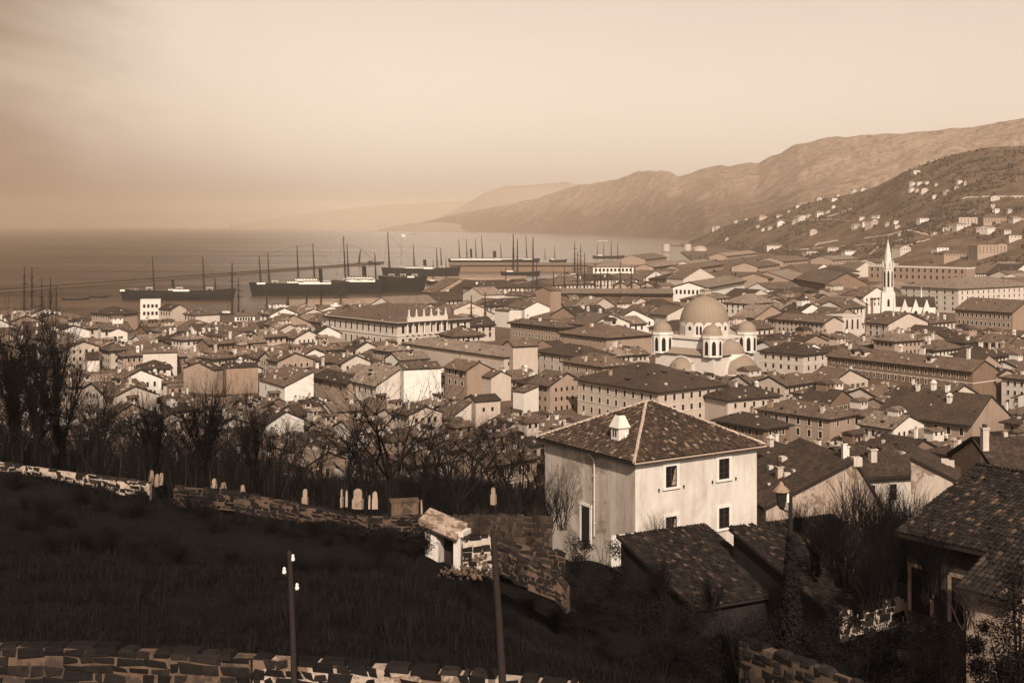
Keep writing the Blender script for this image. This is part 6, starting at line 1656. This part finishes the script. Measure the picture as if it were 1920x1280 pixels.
M['sward'] = flat_mat('dark_winter_grass', 0.015, 1.0, 0.5, 1.5)
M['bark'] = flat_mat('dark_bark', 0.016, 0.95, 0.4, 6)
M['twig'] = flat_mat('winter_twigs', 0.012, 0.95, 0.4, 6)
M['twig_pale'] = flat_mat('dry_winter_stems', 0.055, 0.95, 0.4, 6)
lamp()

# ------------------------------------------------------------------ bare trees
def grow(mbs, p, d, L, r, lev, maxlev, spread, up, nch):
    pts = [p]; rad = [r]; n = 4 if lev < 3 else 3
    for i in range(n):
        d = (d + Vector((R.gauss(0, .11), R.gauss(0, .11), R.gauss(0, .07) + up))).normalized()
        p = p + d * (L / n); pts.append(p); rad.append(r * (1 - .45 * (i + 1) / n) if lev < maxlev else r * (1 - .8 * (i + 1) / n))
    mbs[0 if lev <= 1 else 1].tube(pts, rad, 7 if lev == 0 else (5 if lev < 3 else 3), 0, False)
    if lev >= maxlev: return
    k = nch[min(lev, len(nch) - 1)]
    for i in range(k):
        t = lerp(.45 if lev else .55, 1.0, (i + R.random() * .7) / k); j = min(n, max(1, int(round(t * n))))
        ax = Vector((R.gauss(0, 1), R.gauss(0, 1), R.gauss(0, .4))); ax = (ax - d * ax.dot(d)).normalized()
        ang = radians(R.uniform(*spread)); nd = (d * cos(ang) + ax * sin(ang)).normalized()
        grow(mbs, pts[j], nd, L * R.uniform(.55, .78), rad[j] * R.uniform(.5, .72), lev + 1, maxlev, spread, up, nch)
def bare_tree_proto(h, r, maxlev, spread, up, nch, seed, ivy=0):
    global R
    keep, R = R, random.Random(seed)
    a, b = MB(), MB(); grow((a, b), Vector((0, 0, -1.0)), Vector((R.uniform(-.06, .06), R.uniform(-.06, .06), 1)).normalized(), h * .42, r, 0, maxlev, spread, up, nch)
    ms = [('trunk', a.me('trunk', [M['bark']])), ('crown', b.me('crown', [M['twig']]))]
    if ivy:
        v, f = [], []
        for q in range(ivy):
            k = R.randrange(0, len(a.v)); c = Vector(a.v[k]) + Vector((R.gauss(0, .16), R.gauss(0, .16), R.gauss(0, .2))); s = R.uniform(.05, .11)
            u = Vector((R.gauss(0, 1), R.gauss(0, 1), R.gauss(0, 1))).normalized(); w_ = u.orthogonal().normalized(); k_ = len(v)
            v += [tuple(c - u * s), tuple(c + w_ * s * .7), tuple(c + u * s), tuple(c - w_ * s * .7)]; f.append((k_, k_ + 1, k_ + 2, k_ + 3))
        ms.append(('ivy', mesh('ivy', v, f, [M['leaf']])))
    R = keep
    zs = sorted(v.co.z for v in ms[1][1].vertices); return ms, zs[int(len(zs) * (.97 if ivy else .90))]
PROTO = [bare_tree_proto(12, .16, 5, (14, 40), .06, (5, 4, 5, 4, 3), 11), bare_tree_proto(12, .17, 5, (18, 46), .04, (5, 4, 4, 4, 3), 23), bare_tree_proto(12, .15, 5, (12, 34), .08, (5, 4, 4, 4, 3), 37),
         bare_tree_proto(14, .34, 5, (12, 34), .09, (7, 6, 5, 5, 3), 51, 6500), bare_tree_proto(13, .32, 5, (14, 38), .08, (8, 6, 5, 5, 3), 71, 8000)]
def tree(label, px, top, d, k, name='bare_tree', rz=None, lean=0.0, group='bare trees of the churchyard', wide=1.0):
    x = (px - 960) / F * d; g = ground(x, d); H = (CH - (top - HZ) / F * d) - g
    ms, h = PROTO[k]; s = H / h
    root = thing(name, label, 'tree', (x, d, g), R.uniform(0, 6.28) if rz is None else rz, group); root.scale = (s * wide, s * wide, s)
    if k >= 3: root.scale = (s * .72, s * .72, s)
    for nm, me in ms: ob(nm, me, root)
TREES = [(28, 585, 104, 4, 'ivy_clad_tree', 'big ivy-dark tree at the left picture edge, leftmost'), (-25, 640, 98, 3, 'ivy_clad_tree', 'ivy-dark tree cut by the left picture edge'), (118, 560, 106, 3, 'ivy_clad_tree', 'tall ivy-clad tree with one dark straight trunk, second from the left edge'), (75, 650, 97, 4, 'ivy_clad_tree', 'lower ivy-dark tree between the two tallest left trees'),
         (175, 690, 99, 0, 'bare_tree', 'bare tree just right of the tall ivy-clad trunk'), (222, 745, 103, 2, 'bare_tree', 'slim bare tree between two ivy trunks, left churchyard'), (276, 715, 97, 3, 'ivy_clad_tree', 'ivy-clad tree right behind the leftmost gravestones'), (330, 770, 112, 1, 'bare_tree', 'spreading bare tree left of the pale gravestone pair'),
         (378, 700, 99, 4, 'ivy_clad_tree', 'broad ivy-dark tree behind the bright round-topped gravestone'), (432, 800, 120, 2, 'bare_tree', 'small bare tree before the huge tan firewall house'), (489, 722, 97, 3, 'ivy_clad_tree', 'thick dark tree left of the bare forked tree, churchyard middle'), (545, 800, 116, 0, 'bare_tree', 'low bare tree left of the tall forked bare tree'),
         (638, 712, 98, 2, 'bare_tree', 'tall forked bare tree above the thin stone posts'), (735, 690, 103, 1, 'bare_tree', 'wide-branching bare tree in front of the bright blank gable'), (790, 760, 125, 0, 'bare_tree', 'small bare tree right of the wide-branching one'), (852, 795, 106, 1, 'bare_tree', 'low bare tree with spread twigs above the gate shelter'),
         (905, 800, 118, 2, 'bare_tree', 'bare tree behind the gate shelter wall, left of the pale house'), (970, 790, 110, 0, 'bare_tree', 'bare tree nearest the left wall of the pale house'), (590, 815, 140, 1, 'bare_tree', 'far small bare tree among the slope houses, left one'), (690, 810, 150, 2, 'bare_tree', 'far small bare tree among the slope houses, right one'),
         (1610, 905, 92, 2, 'bare_tree', 'slender bare tree before the tan cracked gable house'), (1660, 930, 84, 0, 'bare_tree', 'bare garden tree left of the large right-edge house'), (1572, 935, 88, 1, 'bare_tree', 'low bare tree right of the iron lamp post')]
for (px, top, d, k, nm, lab) in TREES: tree(lab, px, top, d, k, nm, group=None)

SLOPE = [(20, 700, 150), (60, 730, 175), (110, 760, 140), (150, 745, 165), (205, 790, 150), (250, 770, 185), (300, 800, 140), (318, 745, 170), (355, 790, 160), (410, 770, 150), (455, 790, 185), (470, 820, 135), (520, 770, 165), (560, 830, 130), (610, 780, 180), (655, 830, 135), (680, 760, 170), (715, 820, 140), (765, 800, 160), (815, 770, 190), (835, 825, 140),
         (880, 785, 170), (925, 830, 135), (945, 790, 165), (1000, 800, 140), (1012, 850, 120), (-10, 780, 125), (140, 820, 122), (240, 840, 118), (350, 840, 120), (580, 850, 118), (870, 850, 112), (780, 850, 115)]
SLOPE += [(px + 26, top + 14, d - 14) for px, top, d in SLOPE if px < 960] + [(px - 22, top + 30, d - 22) for px, top, d in SLOPE if px < 480 and d > 125]
for i, (px, top, d) in enumerate(SLOPE):
    d = max(d, 98)
    if px > 480: top += 12
    tree('dark leafless tree standing in the thicket between the churchyard and the old town', px, top, d, i % 3, 'bare_tree', group='leafless trees of the thicket', wide=1.35)

# multi-stemmed bare shrubs
def shrub_proto(h, n, seed, mat, spread=.45):
    global R
    keep, R = R, random.Random(seed); b = MB()
    for i in range(n):
        t = R.uniform(0, 2 * pi); d = Vector((cos(t) * R.uniform(.05, spread), sin(t) * R.uniform(.05, spread), 1)).normalized()
        grow((b, b), Vector((R.gauss(0, .18), R.gauss(0, .18), -.3)), d, h * R.uniform(.45, .7), .035, 2, 4, (12, 32), .05, (0, 0, 5, 3))
    R = keep
    return b.me('stems', [mat])
SH = [shrub_proto(4, 16, 5, M['twig_pale']), shrub_proto(4, 22, 6, M['twig']), shrub_proto(3, 14, 8, M['twig_pale'], .7), shrub_proto(3.5, 26, 9, M['twig'], .6)]
def shrub(label, px, py, d, k, s, group=None):
    p = at(px, py, d); p.z = max(p.z, ground(p.x, d) - .1) if py > 1100 else p.z
    o = ob('bare_shrub', SH[k], None, tuple(p), R.uniform(0, 6), (s, s, s)); tag(o, label, 'shrub', group)
SHR = [(1052, 985, 96, 0, 1.15, 'bare many-stemmed shrub against the left wall of the pale house'), (1030, 1000, 94, 1, 1.0, 'darker bare shrub at the end of the sunlit garden wall'), (1232, 1048, 94, 0, .95, 'bare forked shrub before the lower left window of the pale house'), (1288, 1040, 95, 2, .7, 'small bare shrub under the right lower window of the pale house'), (1205, 1060, 92, 2, .7, 'bare shrub at the corner of the pale house'),
       (1600, 1010, 84, 0, 1.3, 'pale-stemmed bare shrub before the tan cracked gable house'), (1645, 1060, 78, 1, 1.4, 'dark bare shrub growing over the right outbuilding roof, left one'), (1700, 1080, 74, 3, 1.3, 'dark bare shrub growing over the right outbuilding roof, right one'), (1560, 1040, 80, 3, 1.1, 'dark bare shrub right behind the iron lamp post'), (1630, 1130, 72, 3, 1.2, 'low dark shrub before the right outbuilding'), (1745, 1110, 70, 3, 1.2, 'bare shrub at the foot of the large right-edge house'),
       (1500, 1010, 90, 1, .8, 'bare shrub between the two outbuilding roofs'), (900, 1010, 86, 0, .6, 'dry shrub on the sunlit garden wall, left one'), (960, 1010, 86, 2, .7, 'dry shrub on the sunlit garden wall, middle one'), (1005, 1005, 87, 0, .6, 'dry shrub on the sunlit garden wall, right one'), (1240, 1120, 82, 1, .8, 'dark shrub at the left end of the ribbed outbuilding roof'), (1815, 1170, 58, 2, .8, 'dry shrub before the peeling lean-to wall')]
SHR += [(1580, 1090, 74, 3, 1.25, 'dark shrub screening the right outbuilding, left of the low dark one'), (1665, 1110, 72, 1, 1.2, 'tall dark shrub screening the right outbuilding, right of the low dark one'), (1720, 1060, 76, 1, 1.3, 'dark shrub between the right outbuilding and the large right-edge house'), (1530, 1070, 78, 3, 1.0, 'dark shrub over the left gable of the right outbuilding'), (1335, 1150, 80, 3, .8, 'dark low shrub before the ribbed outbuilding wall')]
for px, py, d, k, s, lab in SHR: shrub(lab, px, py, d, k, s)
# thicket that fills the slope between the trees: nobody could count it
v, f, mi = [], [], []
def twig(p, h, w, lean, mt):
    t = R.uniform(0, 2 * pi); q = Vector(p) + Vector((cos(t) * lean * h, sin(t) * lean * h, h)); s = Vector((-sin(t), cos(t), 0)) * w
    k = len(v); v.extend([tuple(Vector(p) - s), tuple(Vector(p) + s), tuple(q)]); f.append((k, k + 1, k + 2)); mi.append(mt)
for _ in range(85000):
    d = R.uniform(89, 215); px = R.uniform(-20, 1010) if R.random() < .8 else R.uniform(1400, 1700)
    x = (px - 960) / F * d
    if noise.noise(Vector((x * .12, d * .12, 2))) < -.25: continue
    if any(abs(x - fx) + abs(d - fy) < fw + fd for fx, fy, fa, fw, fd in FOOT if fy < 240): continue
    z = ground(x, d) - .1; h = (.75 if 520 < px < 1015 else 1.35) * R.uniform(.6, 3.4) * (1.35 if d > 120 else .9)
    twig((x, d, z), h, R.uniform(.02, .055), R.uniform(.1, .7), 0 if R.random() < .93 else 1)
o_ = ob('undergrowth', mesh('undergrowth', v, f, [M['twig'], M['twig_pale']], mi)); o_['kind'] = 'stuff'; o_['label'] = 'brown leafless thicket covering the slope between the trees'
# dark grass and weeds of the near slope
v, f, mi = [], [], []
for _ in range(60000):
    d = R.uniform(33.5, 90) if R.random() < .8 else R.uniform(40, 70); px = R.uniform(-30, 1950); x = (px - 960) / F * d
    z = ground(x, d) + .45 * noise.noise(Vector((x * .16, d * .16, 0))) + .18 * noise.noise(Vector((x * .55, d * .55, 3))) - .08
    h = R.uniform(.12, .45) * (1 + 1.2 * max(0, noise.noise(Vector((x * .3, d * .3, 8)))))
    twig((x, d, z), h, R.uniform(.012, .03), R.uniform(.2, .9), 0 if R.random() < .975 else 1)
for (px0, py0, d0, px1, py1, d1, hh) in ((-40, 862, 84.3, 280, 904, 83.6, 1.0), (320, 912, 83.3, 560, 945, 83.8, .7), (560, 946, 84.2, 806, 968, 86.2, .8), (930, 1022, 76.2, 1056, 1078, 73.6, 1.3), (838, 969, 87, 1036, 970, 90, 1.2), (1386, 1200, 45.4, 1625, 1288, 41, .8), (868, 1009, 79.4, 924, 1004, 79.4, .8)):
    for _ in range(2600):
        t = R.random(); d = lerp(d0, d1, t) - abs(R.gauss(0, .35)); px = lerp(px0, px1, t); x = (px - 960) / F * d
        n = .6 + .8 * noise.noise(Vector((x * .7, d * .3, 5)))
        twig((x, d, ground(x, d) - .1), hh * R.uniform(.3, 1.25) * max(.25, n), R.uniform(.03, .09), R.uniform(.1, .6), 0 if R.random() < .9 else 1)
for _ in range(90):      # clumps of tall weeds and dead stalks
    d0 = R.uniform(36, 82); px0 = R.uniform(-20, 1900); x0 = (px0 - 960) / F * d0; hh = R.uniform(.4, 1.1); r0 = R.uniform(.3, 1.1); mt = 1 if R.random() < .35 else 0
    for _ in range(90):
        x, d = x0 + R.gauss(0, r0), d0 + R.gauss(0, r0); twig((x, d, ground(x, d) - .1), hh * R.uniform(.4, 1.3), R.uniform(.015, .035), R.uniform(.1, .6), mt if R.random() < .6 else 0)
o_ = ob('grass', mesh('grass', v, f, [M['sward'], M['twig']], mi)); o_['kind'] = 'stuff'; o_['label'] = 'dark rough grass covering the near slope'
# evergreen bushes: many small leaves through a rounded, lobed volume
def bush(label, px, py, d, w, h, n, seed, name='evergreen_bush', s0=.065):
    p = at(px, py, d); p.z = ground(p.x, d); k = d / F; rw, rh = w * k / 2, max(h * k, at(px, py - h, d).z - p.z)
    Q = random.Random(seed); lobes = [(Vector((Q.uniform(-1, 1) * rw, Q.uniform(-.6, .6) * rw, rh * Q.uniform(.05, .85) ** 1.3)), max(min(rw, rh), .5 * rw, .3 * rh) * Q.uniform(.25, .5)) for _ in range(26)]
    v, f = [], []
    for i in range(n * 2):
        c, r = Q.choice(lobes); u = Vector((Q.gauss(0, 1), Q.gauss(0, 1), Q.gauss(0, 1))).normalized(); c = c + Vector((u.x, u.y, u.z * .8)) * r * Q.uniform(.3, 1.25)
        if c.z < -.3: continue
        s = s0 * Q.uniform(.6, 1.4); t = Vector((Q.gauss(0, 1), Q.gauss(0, 1), Q.gauss(0, 1) + .5)).normalized(); w_ = t.cross(u)
        if w_.length < .1: continue
        w_.normalize(); j = len(v); v += [tuple(c - t * s), tuple(c + w_ * s * .45), tuple(c + t * s), tuple(c - w_ * s * .45)]; f.append((j, j + 1, j + 2, j + 3))
    root = thing(name, label, 'bush', tuple(p)); ob('foliage', mesh('foliage', v, f, [M['leaf']]), root)
    b = MB()
    for i in range(5): t = Q.uniform(0, 6.28); b.tube([(0, 0, -.6), (cos(t) * rw * .3, sin(t) * rw * .3, rh * .35), (cos(t) * rw * .5, sin(t) * rw * .5, rh * .7)], [.05, .035, .015], 5)
    b.build('stem', [M['bark']], root)
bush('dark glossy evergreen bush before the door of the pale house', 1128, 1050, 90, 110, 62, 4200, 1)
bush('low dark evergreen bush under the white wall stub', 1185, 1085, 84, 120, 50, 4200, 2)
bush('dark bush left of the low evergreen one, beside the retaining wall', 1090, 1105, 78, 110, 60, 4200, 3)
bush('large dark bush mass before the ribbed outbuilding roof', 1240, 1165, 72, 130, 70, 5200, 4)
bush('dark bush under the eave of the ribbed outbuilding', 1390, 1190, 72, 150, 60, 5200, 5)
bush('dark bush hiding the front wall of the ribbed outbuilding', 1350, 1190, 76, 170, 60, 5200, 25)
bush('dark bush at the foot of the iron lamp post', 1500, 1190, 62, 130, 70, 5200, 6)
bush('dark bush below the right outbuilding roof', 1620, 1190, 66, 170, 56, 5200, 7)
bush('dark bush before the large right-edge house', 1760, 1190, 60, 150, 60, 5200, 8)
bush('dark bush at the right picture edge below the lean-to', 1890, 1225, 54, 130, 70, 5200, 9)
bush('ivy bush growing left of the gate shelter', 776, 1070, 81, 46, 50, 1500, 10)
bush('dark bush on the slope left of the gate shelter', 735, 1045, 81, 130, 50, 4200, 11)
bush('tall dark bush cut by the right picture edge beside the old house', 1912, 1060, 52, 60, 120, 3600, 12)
# low scrub that breaks up the near slope
for i in range(70):
    d = R.uniform(58, 83); px = R.uniform(-10, 1000); x = (px - 960) / F * d; s = R.uniform(.22, .5)
    o = ob('bare_shrub', SH[(1, 3)[i % 2]], None, (x, d, ground(x, d) - .05), R.uniform(0, 6), (s * 1.6, s * 1.6, s))
    tag(o, 'low dark leafless scrub bush growing on the near grass slope', 'shrub', 'scrub bushes of the near slope')

# ------------------------------------------------------------------ air
m = bpy.data.materials.new('winter_haze'); m.use_nodes = True
nt = m.node_tree; nt.nodes.clear()
o_ = N(nt, 'ShaderNodeOutputMaterial'); pv = N(nt, 'ShaderNodeVolumePrincipled')
pv.inputs['Color'].default_value = (0.86, 0.735, 0.61, 1); pv.inputs['Density'].default_value = HAZE
pv.inputs['Anisotropy'].default_value = 0.0
nt.links.new(pv.outputs[0], o_.inputs['Volume'])
hb = MB(); hb.box(-29500, -3000, -8, 29500, 29500, 540)
hz = hb.build('haze', [m]); hz['kind'] = 'stuff'; hz['label'] = 'thin brown haze over the harbour and the hills'

# added dark volume that darkens the sky and sea on the left
m = bpy.data.materials.new('left_dark_volume'); m.use_nodes = True
nt = m.node_tree; nt.nodes.clear()
o_ = N(nt, 'ShaderNodeOutputMaterial'); pv = N(nt, 'ShaderNodeVolumePrincipled')
pv.inputs['Color'].default_value = (0.26, 0.175, 0.12, 1)
p = N(nt, 'ShaderNodeNewGeometry').outputs['Position']; s_ = N(nt, 'ShaderNodeSeparateXYZ'); nt.links.new(p, s_.inputs[0])
def mrange(v, a, b_):
    n = N(nt, 'ShaderNodeMapRange', interpolation_type='SMOOTHSTEP'); nt.links.new(v, n.inputs[0])
    n.inputs[1].default_value = a; n.inputs[2].default_value = b_; return n.outputs[0]
nz = noise_(nt, p, 0.0011, 3, 0.55)
fx = mrange(math_(nt, 'ADD', math_(nt, 'DIVIDE', s_.outputs[0], s_.outputs[1]), math_(nt, 'MULTIPLY', math_(nt, 'SUBTRACT', nz, 0.5), 0.25)), -0.10, -0.44)
fz = mrange(math_(nt, 'ADD', s_.outputs[2], math_(nt, 'MULTIPLY', nz, 500.0)), 1500.0, 250.0)
dn = math_(nt, 'MULTIPLY', math_(nt, 'MULTIPLY', fx, fz), LEFT_DARK)
nt.links.new(dn, pv.inputs['Density']); nt.links.new(pv.outputs[0], o_.inputs['Volume'])
sb = MB(); sb.box(-7500, 2600, 4, -150, 12000, 1900)
so_ = sb.build('left_darkening', [m]); so_['kind'] = 'stuff'; so_['label'] = 'added dark volume over the sea, darkening the left of the view'

# ------------------------------------------------------------------ output
SC.render.engine = 'CYCLES'
SC.cycles.use_denoising = True
SC.cycles.max_bounces = 6; SC.cycles.diffuse_bounces = 3; SC.cycles.glossy_bounces = 2; SC.cycles.transparent_max_bounces = 8
SC.cycles.volume_bounces = 1
SC.view_settings.view_transform = 'Standard'; SC.view_settings.look = 'None'
SC.view_settings.exposure = 0.78; SC.view_settings.gamma = 1.0
